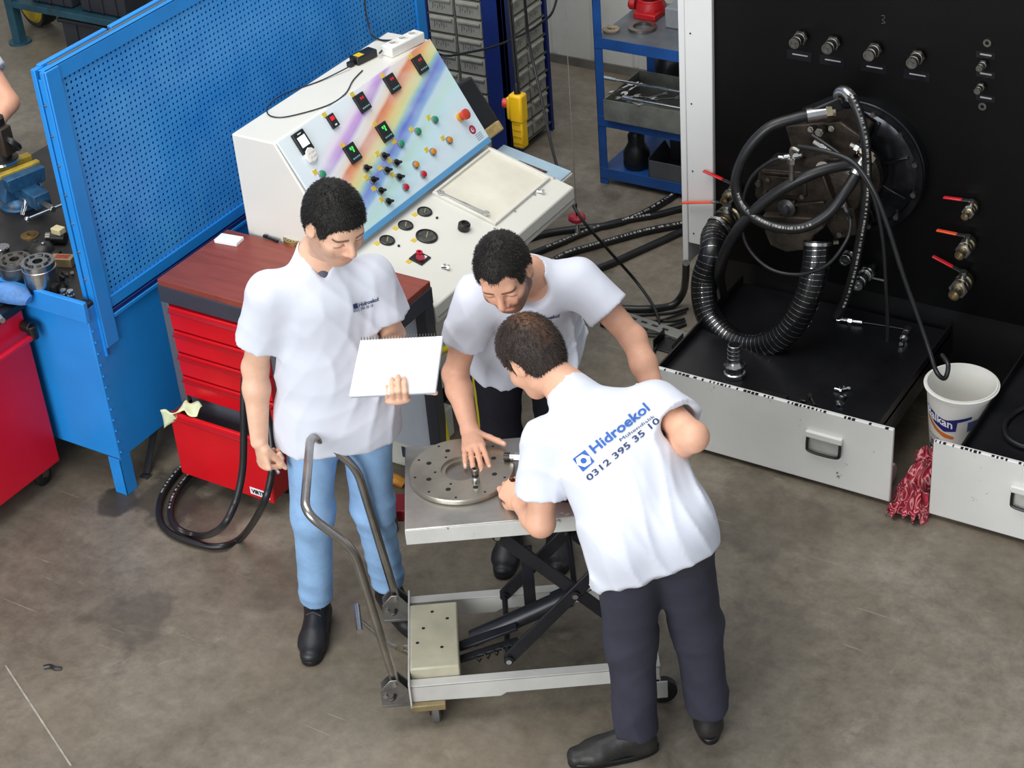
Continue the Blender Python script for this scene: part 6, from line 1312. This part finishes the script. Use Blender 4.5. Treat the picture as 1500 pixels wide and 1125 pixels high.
    lo, hi = bounds([pel+spine*.08, J['hipL'], J['hipR'], J['knL'], J['knR'], J['ankL'], J['ankR']], .14); tro = obj_from([mesh_f(trf, lo, hi, .0072)], 'trousers', trouser_mat, base, root, smooth_it=3)
    # --- shoes
    for sde in ('L', 'R'):
        an = g('ank'+sde); toe = g('toe'+sde); fd = toe-an; fd[2] = 0; L = np.linalg.norm(fd); fd /= L; sidev = np.array([-fd[1], fd[0], 0.]); g0 = np.array([an[0], an[1], 0.])-fd*.045
        F = Sdf(); F.cone(g0+fd*.03+np.array([0, 0, .045]), g0+fd*.03+np.array([0, 0, .10]), .042, .043, k=.03); F.econe(g0+fd*.02+np.array([0, 0, .04]), g0+fd*.19+np.array([0, 0, .034]), (.038, .036), (.047, .030), sidev, k=.03); F.econe(g0+fd*.17+np.array([0, 0, .034]), g0+fd*.245+np.array([0, 0, .028]), (.047, .031), (.036, .026), sidev, k=.02); F.cone(g0+fd*.06+np.array([0, 0, .08]), g0+fd*.15+np.array([0, 0, .05]), .036, .034, k=.03)
        fl0 = np.array([g0[0], g0[1], .016])
        sh_o = obj_from([mesh_f(lambda P: np.maximum(F.ev(P), .016-P[..., 2]), *bounds([g0-fd*.05, g0+fd*.30+np.array([0, 0, .15])], .065), .005)], 'shoe', shoe_mat, base, root)
        sp_ = []
        for i in range(28):
            a = 2*math.pi*i/28; ca, sa = math.cos(a), math.sin(a); px_ = .148*np.sign(ca)*abs(ca)**.75; w_ = .046+.006*(ca > 0)*abs(ca)-.004*(ca < 0)*abs(ca); sp_.append((px_, w_*np.sign(sa)*abs(sa)**.8))
        o = MB(); o.prism(sp_, .022, g0+fd*.122, fd, sidev); so = o.build('sole', J.get('sole', BLACKPL), None, .004); to_local(so, base); attach(so, root); so['local_'] = 1; so.parent = sh_o
        if J.get('laces'):
            for i in range(5):
                c = g0+fd*(.085+.02*i)+np.array([0, 0, .112-.0125*i]); o = MB().tube([c-sidev*.026-np.array([0, 0, .008]), c+np.array([0, 0, .004]), c+sidev*.026+fd*.008-np.array([0, 0, .008])], .003, 6); so = o.build('lace', mat('lace_grey', '3c3c42', .7), None); to_local(so, base); so.parent = sh_o; so['local_'] = 1
    # --- finger nails
    NM = mat('fingernail', 'eec5b4', .3, var=.03)
    for tips in nails:
        for (p, d, zb) in tips:
            zb2 = nrm(zb-d*np.dot(zb, d)) if abs(np.dot(zb, d)) < .95 else nrm(np.cross(d, sd)); x = np.cross(d, zb2); o = MB(frame(p-d*.004+zb2*.0062, x, d)); o.ball((0, 0, 0), 1, 8, 6, (.0048, .0065, .0018)); no = o.build('nail', NM, None); to_local(no, base); no.parent = root; no['local_'] = 1
    return root, shirt, dict(H=H, R=R, HC=HC, base=base)
def to_local(o, base):
    o.data.transform(Matrix.Rotation(-YAW, 4, 'Z') @ Matrix.Translation([-float(v) for v in base]))
def decal(shape_pts_faces, shirt, base, name, material, parent, lift=.003):
    """flat print laid on the cloth: outline points given as sight-line pixels, dropped on the shirt surface"""
    pix, faces = shape_pts_faces; me = shirt.data
    dg = bpy.context.evaluated_depsgraph_get(); bpy.context.view_layer.update(); ev = shirt.evaluated_get(dg); em = ev.to_mesh()
    Mw = Matrix.Translation([float(v) for v in base]) @ Matrix.Rotation(YAW, 4, 'Z'); vs = [Mw @ v.co for v in em.vertices]; bv = BVHTree.FromPolygons(vs, [tuple(p.vertices) for p in em.polygons]); ev.to_mesh_clear()
    out = []; ok = []
    for (x, y) in pix:
        d = Vector(ray(x, y)); h = bv.ray_cast(Vector(CAM), d)
        if h[0] is None: out.append(np.zeros(3)); ok.append(False)
        else: out.append(np.array(h[0]-d*lift)); ok.append(True)
    g = MB(); g._add(out, [f for f in faces if all(ok[i] for i in f)]); o = MB.build(g, name, material, None, smooth=False); to_local(o, base); o.parent = parent; o['local_'] = 1; return o
def text_pixels(body, width, cap, org, ex, ey, bold=0, spacing=1.0):
    hm = mesh_text('H', 1.0); ch = max(v.co.y for v in hm.vertices)
    me = mesh_text(body, 1.0, spacing, bold, 3); xs = [v.co.x for v in me.vertices]; x0, sx, sy = min(xs), width/(max(xs)-min(xs)), cap/ch
    for v in me.vertices: v.co = ((v.co.x-x0)*sx, v.co.y*sy, 0)
    bm = bmesh.new(); bm.from_mesh(me); bmesh.ops.triangulate(bm, faces=bm.faces)
    for _ in range(2): bmesh.ops.subdivide_edges(bm, edges=[e for e in bm.edges if e.calc_length() > 3.0], cuts=1); bmesh.ops.triangulate(bm, faces=bm.faces)
    pts = [(org[0]+v.co.x*ex[0]+v.co.y*ey[0], org[1]+v.co.x*ex[1]+v.co.y*ey[1]) for v in bm.verts]
    for i, v in enumerate(bm.verts): v.index = i
    fs = [tuple(v.index for v in f.verts) for f in bm.faces]; bm.free(); return pts, fs
def poly_pixels(pts, k=5):
    n = len(pts); c = (sum(p[0] for p in pts)/n, sum(p[1] for p in pts)/n); vs = [c]; fs = []
    for r in range(1, k+1):
        for p in pts: vs.append((c[0]+(p[0]-c[0])*r/k, c[1]+(p[1]-c[1])*r/k))
    for i in range(n): fs.append((0, 1+i, 1+(i+1) % n))
    for r in range(k-1):
        for i in range(n): a = 1+r*n; fs.append((a+i, a+n+i, a+n+(i+1) % n, a+(i+1) % n))
    return vs, fs
# ------------------------------------------------------------------ the three men
def jo(d): return {k: onV(*v) for k, v in d.items()}
Yw = lambda *v: yawed(np.array(v, float))
JEANS = mat('light_blue_jeans', '94b9e2', .75, var=.16, scale=7, bump=.25, bscale=260, spec=.2)
NAVYT = mat('charcoal_trousers', '3b3b47', .8, var=.12, scale=6, bump=.15, bscale=220, spec=.2)
NAVYB = mat('black_trousers', '24242c', .8, var=.15, scale=6, bump=.15, bscale=220, spec=.2)
SHOEB = mat('black_leather', '1c1c20', .45, var=.2, scale=20, bump=.2)
SHOEC = mat('worn_black_leather', '2a2826', .5, var=.25, scale=18, bump=.25)
FIST = [(1.15, 1.3, .6)]*4
# --- man in jeans
J = jo(dict(neck=(464, 371, 4.97), shL=(546, 405, 4.99), shR=(393, 428, 4.90), pelvis=(493, 585, 4.95), hipL=(534, 600, 4.96), hipR=(454, 605, 4.95), knL=(546, 742, 4.92), knR=(458, 755, 4.88), ankL=(570, 858, 4.99), ankR=(462, 876, 4.93), elR=(374, 538, 4.94), wrR=(380, 648, 4.86), elL=(574, 492, 4.99), wrL=(577, 560, 4.70), head=(491, 327, 4.885), toeR=(458, 948, 4.78), toeL=(600, 890, 4.86), hem=(497, 632, 4.95)))
wrA = J['wrR']; J['wrL'] = UV(-.352, 4.712, 1.108); J['ankL'][2] = J['ankR'][2] = .095; J['front'] = Yw(.3, -1, 0); J['laces'] = True; J['cuff'] = .02; J['wr_amp'] = .012; J['tr_amp'] = .008; J['leg'] = .93
hA = dict(mat=hair_mat('black_hair', '17130f', '0b0908'), line=(-.06, -.068, -.058, -.05, .028, .030, -.022, -.015, .030, .060, .066))
rA, sA, iA = person('person in pale T-shirt and light blue jeans standing with an open notebook', J, Yw(.50, -.74, -.42), Yw(.05, 0, 1), (1.04, 1.03, 1.0), hA, JEANS, SHOEB,
    dict(L=dict(y=Yw(.0, -1, .05), z=Yw(0, -.1, -1), side=1, curls=[(1.15, 1.1, .75), (1.15, 1.1, .75), (1.15, 1.1, .75), (1.2, 1.15, .75)], thumb=(.8, .05, .25), tb=-.2, spread=.02), R=dict(y=Yw(.06, -.15, -1), z=Yw(-.8, -.6, 0), side=-1, curls=[(1.25, 1.4, .7)]*4, thumb=(.12, .95, -.55), tb=-.1, spread=.0)), 1.0, 'v', mat('dark_undershirt', '5a5a68', .8), stubble=.38)
INK = mat('print_navy', '2b3a66', .7, var=.05); INKB = mat('print_blue', '2f62b4', .7, var=.05)
def unit(a, b): d = np.array(b, float)-np.array(a, float); return tuple(d/np.linalg.norm(d))
decal(poly_pixels([(517, 446), (523, 444), (525, 451), (518, 453)], 3), sA, iA['base'], 'chest_emblem', INK, sA)
decal(text_pixels('Hidroekol', 30, 5.5, (526, 450), unit((526, 450), (548, 443)), (-.15, -1), .02), sA, iA['base'], 'chest_name', INK, sA)
decal(text_pixels('0312 395 35 10', 30, 4, (518, 458), unit((518, 458), (548, 449)), (-.15, -1), .01), sA, iA['base'], 'chest_number', INK, sA)
# --- man bending over the table
J = jo(dict(neck=(775, 400, 5.07), shL=(848, 408, 5.08), shR=(698, 432, 5.04), pelvis=(766, 487, 5.33), hipL=(806, 492, 5.33), hipR=(726, 497, 5.32), knL=(815, 640, 5.25), knR=(735, 645, 5.24), ankL=(818, 765, 5.30), ankR=(748, 768, 5.30), elR=(667, 548, 5.04), wrR=(688, 630, 4.85), elL=(928, 496, 4.99), wrL=(985, 600, 4.72), head=(738, 400, 4.925), toeR=(742, 808, 5.19), toeL=(818, 808, 5.17), hem=(765, 515, 5.30)))
J['ankL'][2] = J['ankR'][2] = .095; J['wrR'][2] = max(J['wrR'][2], .822); J['wrL'] = UV(.49, 4.76, .825); J['front'] = Yw(-.1, -1, -.3); J['wr_amp'] = .013; J['sleeveL'] = .55; J['sleeveR'] = .58; J['tr_amp'] = .005; J['leg'] = .92
hB = dict(mat=hair_mat('dark_brown_hair', '1f1813', '100c0a'), line=(-.06, -.068, -.058, -.05, .028, .030, -.03, -.03, .040, .066, .074), recede=.022, thin=.003)
rB, sB, iB = person('person in pale T-shirt and black trousers bending over, hand on the disc', J, Yw(-.20, -.84, -.46), Yw(-.14, 0, 1), (.95, .84, .79), hB, NAVYB, SHOEB,
    dict(R=dict(y=Yw(.10, -1, -.10), z=Yw(-.05, -.12, 1), side=-1, curls=[(.18, .22, .1), (.16, .25, .12), (.18, .25, .12), (.22, .25, .12)], thumb=(.85, .5, -.12), spread=.11, tb=.1), L=dict(y=Yw(-.05, -1, -.12), z=Yw(.05, -.1, 1), side=1, curls=[(.18, .25, .12)]*4, thumb=(.8, .5, -.1))), 2.3, 'round', stubble=.92, belly=.02, hem=Yw(0, .45, -.9))
decal(text_pixels('Hidroekol', 34, 5, (786, 472), unit((786, 472), (814, 466)), (.1, -1), .02), sB, iB['base'], 'chest_name', INK, sB)
# --- man seen from behind
J = jo(dict(neck=(834, 572, 4.50), shL=(797, 645, 4.39), shR=(960, 590, 4.40), pelvis=(955, 752, 4.15), hipL=(917, 778, 4.14), hipR=(988, 762, 4.16), knL=(924, 935, 4.20), knR=(1020, 915, 4.26), ankL=(932, 1070, 4.18), ankR=(1037, 1034, 4.25), elL=(792, 766, 4.31), wrL=(762, 738, 4.45), elR=(1016, 640, 4.23), wrR=(935, 690, 4.42), head=(779, 521, 4.61), toeL=(862, 1105, 4.16), toeR=(1030, 1058, 4.40), hem=(955, 822, 4.15)))
J['ankL'][2] = J['ankR'][2] = .095; J['collar'] = .028; J['front'] = Yw(-.5, .8, -.3); J['seat'] = Yw(.0, -.045, -.03); J['wr_amp'] = .013; J['tr_amp'] = .0065; J['sleeveL'] = .66; J['sleeveR'] = .62; J['loose'] = .006; J['leg'] = 1.06
def bald(q, c):
    m = np.exp(-((q[:, 0]+.005)/.030)**2-((q[:, 1]+.080)/.042)**2)*(q[:, 2] > .0); return c*(1-m[:, None]*.7)+np.array([5.5, 3.9, 2.4])*m[:, None]*.7
hC = dict(mat=hair_mat('brown_hair', '40342e', '241c19'), line=(-.095, -.105, -.095, -.06, .026, .028, -.03, -.02, .040, .064, .070), col=bald)
rC, sC, iC = person('person seen from behind in printed pale T-shirt and charcoal trousers, leaning on the table', J, Yw(-.55, .50, -.67), Yw(-.1, .1, 1), (1.0, .90, .84), hC, NAVYT, SHOEC,
    dict(L=dict(y=Yw(-.42, .85, .12), z=Yw(-.70, -.32, .62), side=-1, curls=[(.45, .75, .45), (.6, .85, .45), (.75, .9, .45), (.9, .9, .45)], thumb=(.6, .75, -.35), spread=.04), R=dict(y=Yw(-.3, 1, -.25), z=Yw(.2, 0, 1), side=1, curls=[(.5, .6, .4)]*4)), 4.1, 'round', hem=Yw(.28, -.42, -.88))
ex = unit((871.5, 668), (952.4, 601)); ey = (-.66, -.75)
decal(text_pixels('Hidroekol', 104, 14, (871, 664.5), unit((871, 664.5), (952.4, 600)), ey, .022), sC, iC['base'], 'back_name', INKB, sC)
decal(text_pixels('Mühendislik', 62, 4.6, (909.5, 646.5), unit((906.6, 643), (957, 607)), ey, .0), sC, iC['base'], 'back_subtitle', INK, sC)
decal(text_pixels('0312 395 35 10', 136, 9, (863, 705), unit((863, 705), (967.5, 617.5)), ey, .012), sC, iC['base'], 'back_number', INK, sC)
sq = [(838.7, 672.4), (856.4, 659), (870.7, 676), (853.8, 691)]
decal(poly_pixels(dens(sq, 6), 6), sC, iC['base'], 'back_emblem', INKB, sC)
c0 = (854.8, 674.8); hexo = [(c0[0]+12*math.cos(math.radians(a))*1.0, c0[1]+9.6*math.sin(math.radians(a))) for a in range(20, 380, 60)]; decal(poly_pixels(dens(hexo, 4), 4), sC, iC['base'], 'emblem_hexagon', PAPER, sC, .0044); decal(poly_pixels([(c0[0]+4.6*math.cos(a*.3927), c0[1]+4.2*math.sin(a*.3927)) for a in range(16)], 3), sC, iC['base'], 'emblem_dot', INKB, sC, .0058)

# ------------------------------------------------------------------ notebook and pen in the person in jeans's hands
cr = [onV(514, 578, 4.62), onV(632, 572, 4.62), onV(650, 489, 4.76), onV(538, 504, 4.76)]
o3 = (cr[0]+cr[1]+cr[2]+cr[3])/4; ex3 = nrm(cr[1]-cr[0]); ey3 = (cr[3]+cr[2]-cr[0]-cr[1])/2; LY = float(np.linalg.norm(ey3)); LX = float(np.linalg.norm(cr[1]-cr[0])); NF = frame(o3, ex3, ey3)
t = thing('notebook', 'open white spiral notebook held by the person in jeans', 'notebook', o3); sk = .03
def sheet(z0, z1, dx=0, dy=0): 
    g = MB(NF); pl = [(-LX/2-sk+dx, -LY/2+dy), (LX/2-sk*.5+dx, -LY/2+dy), (LX/2+sk*.5+dx, LY/2+dy), (-LX/2+sk*.3+dx, LY/2+dy)]; g.prism(pl, z1-z0, (0, 0, z0)); return g
sheet(-.010, -.007, .004, -.004).build('back_cover', mat('cover_grey', 'aab0bb', .5), t); sheet(-.007, -.002, .002, -.002).build('pages', PAPER, t); sheet(-.001, .0005).build('top_page', PAPER, t)
for i in range(26):
    x = -LX/2+.012+i*(LX-.02)/25; g = MB(NF); g.tube([(x, LY/2+.004+.007*math.cos(a), -.003+.008*math.sin(a)) for a in [k*math.pi/4 for k in range(8)]], .0009, 5, closed=True); g.build('coil', mat('coil_grey', '6d7077', .35, .6), t)
rebase(t)
w = J_ = None
hy, hz = nrm(Yw(.06, -.15, -1)), nrm(Yw(-.8, -.6, 0)); hp = wrA+hy*.085-hz*.026; t = thing('pen', 'short silver pen held in the person in jeans\'s hanging hand', 'pen', hp); d = nrm(Yw(.45, -.75, -.30)); MB().cyl(hp-d*.05, hp+d*.05, .0055, n=12).build('barrel', CHROME, t); MB().cyl(hp-d*.06, hp-d*.05, .006, n=12).build('cap', STEEL, t); rebase(t)

# ------------------------------------------------------------------ loose hose beside the red drawers
P = [onZ(300, 655, .03), onZ(268, 683, .02), onZ(240, 720, .016), onZ(233, 755, .016), onZ(248, 780, .016), onZ(290, 797, .016), onZ(325, 800, .02), onZ(355, 786, .04), onV(385, 740, 5.0), onV(398, 690, 5.05), onV(397, 640, 5.1), onV(390, 600, 5.15), onV(384, 560, 5.2)]
o = lead('drain_hose', P, .013, 'outer black hose looped on the floor before the red drawers', 'hose', HOSE, 8, 'two hoses looped by the red drawers', 12); print_on(o, P, .013, .05, .16, (0.2, -.6, 1)); print_on(o, P, .013, .05, .06, (0.2, -.6, 1)).name = 'printed_text'
P = [onZ(310, 660, .03), onZ(285, 688, .03), onZ(258, 722, .03), onZ(250, 752, .03), onZ(262, 775, .04), onZ(295, 785, .045), onV(325, 772, 4.98), onV(345, 735, 5.0), onV(355, 690, 5.03), onV(357, 640, 5.05), onV(357, 590, 5.07), onV(360, 545, 5.1), onV(372, 520, 5.15)]
o = lead('drain_hose', P, .013, 'inner black hose rising behind the person in jeans\'s hanging arm', 'hose', HOSE, 8, 'two hoses looped by the red drawers', 12); print_on(o, P, .013, .08, .2, (0.2, -.6, 1))

# ------------------------------------------------------------------ things on the floor behind the lift table
P = onZ(600, 655, 0); P = UV(-.53, 5.62, 0)
t = thing('floor_unit', 'low cream electrical unit on the floor behind the lift table', 'unit', onZ(592, 668, 0)); lp(MB().box(-.17, .10, -.06, .22, 0, .14).build('case', mat('unit_cream', 'c9c8bd', .45, var=.06), t, .008)); lp(MB().box(.1, .102, -.05, .08, .04, .11).build('side_vent', mat('vent_dark', '3a3d44', .4), t)); lp(MB().box(.04, .09, -.061, -.059, .05, .10).build('front_label', mat('unit_label', '2f3b55', .4), t))
P = UV(-.20, 5.72, 0); t = thing('yellow_trolley', 'yellow tube-framed trolley with black wheel behind the bending person', 'trolley', P, YAW)
YT = mat('trolley_yellow', 'd8c52a', .4, var=.08)
lp(MB().tube(fil([(-.06, .0, .04), (-.085, .03, .55), (.06, .03, .62), (.075, 0, .04)], .05), .013, 10).build('frame_tube', YT, t)); lp(MB().box(-.07, .09, -.05, .10, .05, .09).build('base_plate', YT, t, .004)); lp(MB().lathe([(.03, -.02), (.075, -.022), (.085, -.012), (.085, .012), (.075, .022), (.03, .02)], (.06, .05, .45), (.2, 1, 0), 26).build('hose_drum', RUBBER, t))
for s in (-1, 1): lp(MB().lathe([(.01, -.015), (.035, -.015), (.04, 0), (.035, .015), (.01, .015)], (s*.06, -.02, .04), (1, 0, 0), 20).build('wheel', RUBBER, t))
P = onZ(575, 712, 0); g = MB(); g.tube(crom([P+np.array(z) for z in ((-.05, 0, .01), (0, .01, .03), (.04, .02, .01))], 4), .022, 8); solo(g, 'orange_glove', mat('orange_rubber', 'd08a1f', .5), 'orange rubber piece on the floor behind the jeans', 'glove', P)
P = onZ(580, 752, 0); g = MB(frame(P, (1, .5, 0), (-.5, 1, 0))).box(-.08, .08, -.05, .06, 0, .05); solo(g, 'red_box', mat('dark_red_box', '8e1420', .4), 'dark red box on the floor behind the jeans', 'box', P, bevel=.006)
P = onZ(77, 980, 0); g = MB(); g.tube(crom([P+np.array(z) for z in ((-.03, -.01, .004), (-.01, .003, .007), (.012, .004, .006), (.03, .014, .003))], 4), .008, 6); solo(g, 'rubber_scrap', BLACKPL, 'small black rubber scrap on the open floor, lower left', 'scrap', P)
# ------------------------------------------------------------------ background worker at the left edge: forearm and sleeve come into the picture
Jw = dict(sh=onV(-45, 60, 7.35), el=onV(12, 150, 7.2), wr=onV(-25, 205, 7.02)); A = Sdf(); sh, el, wr = Jw['sh'], Jw['el'], Jw['wr']
trunk0, trunk1 = sh+Yw(-.2, .12, .0), sh+Yw(-.2, .15, -.55); hd0 = sh+Yw(-.2, .08, .26)
A.cone(sh, el, .055, .045, k=.02); A.cone(el, wr, .046, .032, k=.02); A.econe(trunk0, trunk1, (.17, .10), (.15, .10), Yw(1, 0, 0), k=.05); A.cone(trunk0, hd0, .055, .055, k=.03); hc = hd0+np.array([0, 0, .06]); wf = nrm(Yw(.25, -1, -.35)); wu = nrm(np.array([0, 0, 1.])-wf*wf[2]); wr_ = np.cross(wf, wu); WR = np.stack([wr_, wf, wu], 1)
WH = lambda x, y, z: hc+wr_*x+wf*y+wu*z
A.ell(WH(0, -.01, .03), np.array([.077, .096, .085]), WR, .02); A.ell(WH(0, .025, -.035), np.array([.063, .07, .085]), WR, .03); A.ell(WH(0, .055, -.09), np.array([.036, .034, .03]), WR, .03); A.cone(WH(0, .086, .01), WH(0, .108, -.03), .011, .014, k=.012)
for q in (-1, 1): A.ell(WH(q*.08, -.01, -.008), np.array([.014, .022, .033]), WR, .01)
for q in (-1, 1): A.cone(trunk1+Yw(q*.09, 0, 0), np.array([trunk1[0], trunk1[1], .09])+Yw(q*.1, 0, 0), .08, .045, k=.04)
A.cone(sh+Yw(-.4, 0, 0), sh+Yw(-.42, -.05, -.3), .05, .042, k=.03); A.cone(trunk0, sh+Yw(-.4, 0, 0), .06, .05, k=.03)
pe, tips = hand(A, wr, wr-el, Yw(0, 0, 1), 1, [(.7, .7, .4)]*4)
bs = np.array([trunk1[0], trunk1[1], 0.]); lo, hi = bounds([sh, el, wr, trunk0, trunk1, hd0, sh+Yw(-.42, -.05, -.3), np.array([trunk1[0], trunk1[1], .09])]+[q[0] for q in tips], .17)
rW = obj_from([mesh_f(A.ev, lo, hi, .017)], 'person', SKIN, bs, None, lambda V: np.tile(np.array([.98, .82, .74]), (len(V), 1))); rW.location = [float(v) for v in bs]; rW.rotation_euler = (0, 0, YAW); tag(rW, 'worker mostly outside the picture, only elbow and white sleeve at the left edge', 'person')
Hk = Sdf(); Hk.ell(WH(0, -.014, .036), np.array([.087, .106, .095]), WR, .02)
def hairk(P): q = (P-hc) @ WR; return np.maximum(Hk.ev(P), np.interp(q[..., 1], (-.12, -.05, -.03, .02, .05, .1), (-.05, -.05, .03, .02, .055, .06))-q[..., 2])
obj_from([mesh_f(hairk, hc-.16, hc+.16, .008)], 'hair', hA['mat'], bs, rW, lambda V: np.ones((len(V), 3)))
Wk = Sdf(); e = sh+(el-sh)*.55; d = nrm(el-sh); Wk.econe(trunk0, trunk1, (.19, .12), (.18, .12), Yw(1, 0, 0), k=.05); Wk.cone(sh, el, .07, .085, k=.04, cut=[(e, d)]); Wk.cone(trunk0, sh, .075, .07, k=.04); lo, hi = bounds([sh, e, trunk0, trunk1], .2); obj_from([mesh_f(Wk.ev, lo, hi, .016)], 'tshirt', SHIRT, bs, rW)
Tk = Sdf()
for q in (-1, 1): Tk.cone(trunk1+Yw(q*.085, 0, .05), np.array([trunk1[0], trunk1[1], .1])+Yw(q*.1, 0, 0), .105, .075, k=.05)
lo, hi = bounds([trunk1+Yw(-.1, 0, .05), trunk1+Yw(.1, 0, .05), np.array([trunk1[0], trunk1[1], .05])], .16); obj_from([mesh_f(Tk.ev, lo, hi, .025)], 'trousers', NAVYB, bs, rW)
# pump part clamped in the vise
P = onZ(36, 300, WT); P[0] -= .02; c = P+np.array([-.03, -.01, .0]); t = thing('clamped_pump', 'dark pump body with steel foot flange clamped upright in the vise', 'pump body', c+np.array([0, 0, .19]))
lp(MB().lathe([(.055, 0), (.062, .008), (.062, .016), (.04, .02), (.042, .09), (.034, .10), (.034, .15), (.042, .155), (.042, .19), (.02, .20)], n=20).build('body', STEELD, t)); lp(MB().lathe([(.063, .0), (.066, .004), (.063, .012)], n=24, caps=False).build('foot_flange', CHROME, t)); lp(MB().box(.03, .06, -.03, .03, .04, .16).build('valve_block', mat('rust_brown', '4a3c34', .5, .4, var=.3), t, .006)); lp(MB().cyl((.02, -.04, .15), (.02, -.055, .15), .016, n=16).build('blue_cap', mat('cap_blue', '4a5fae', .4), t)); lp(MB().tube(crom([(.055, .02, .06), (.085, .02, .07), (.08, .0, .10), (.05, 0, .11)], 4), .014, 8).build('side_pipe', BLACKPL, t))

for o in bpy.data.objects:
    if 'local_' in o: del o['local_']
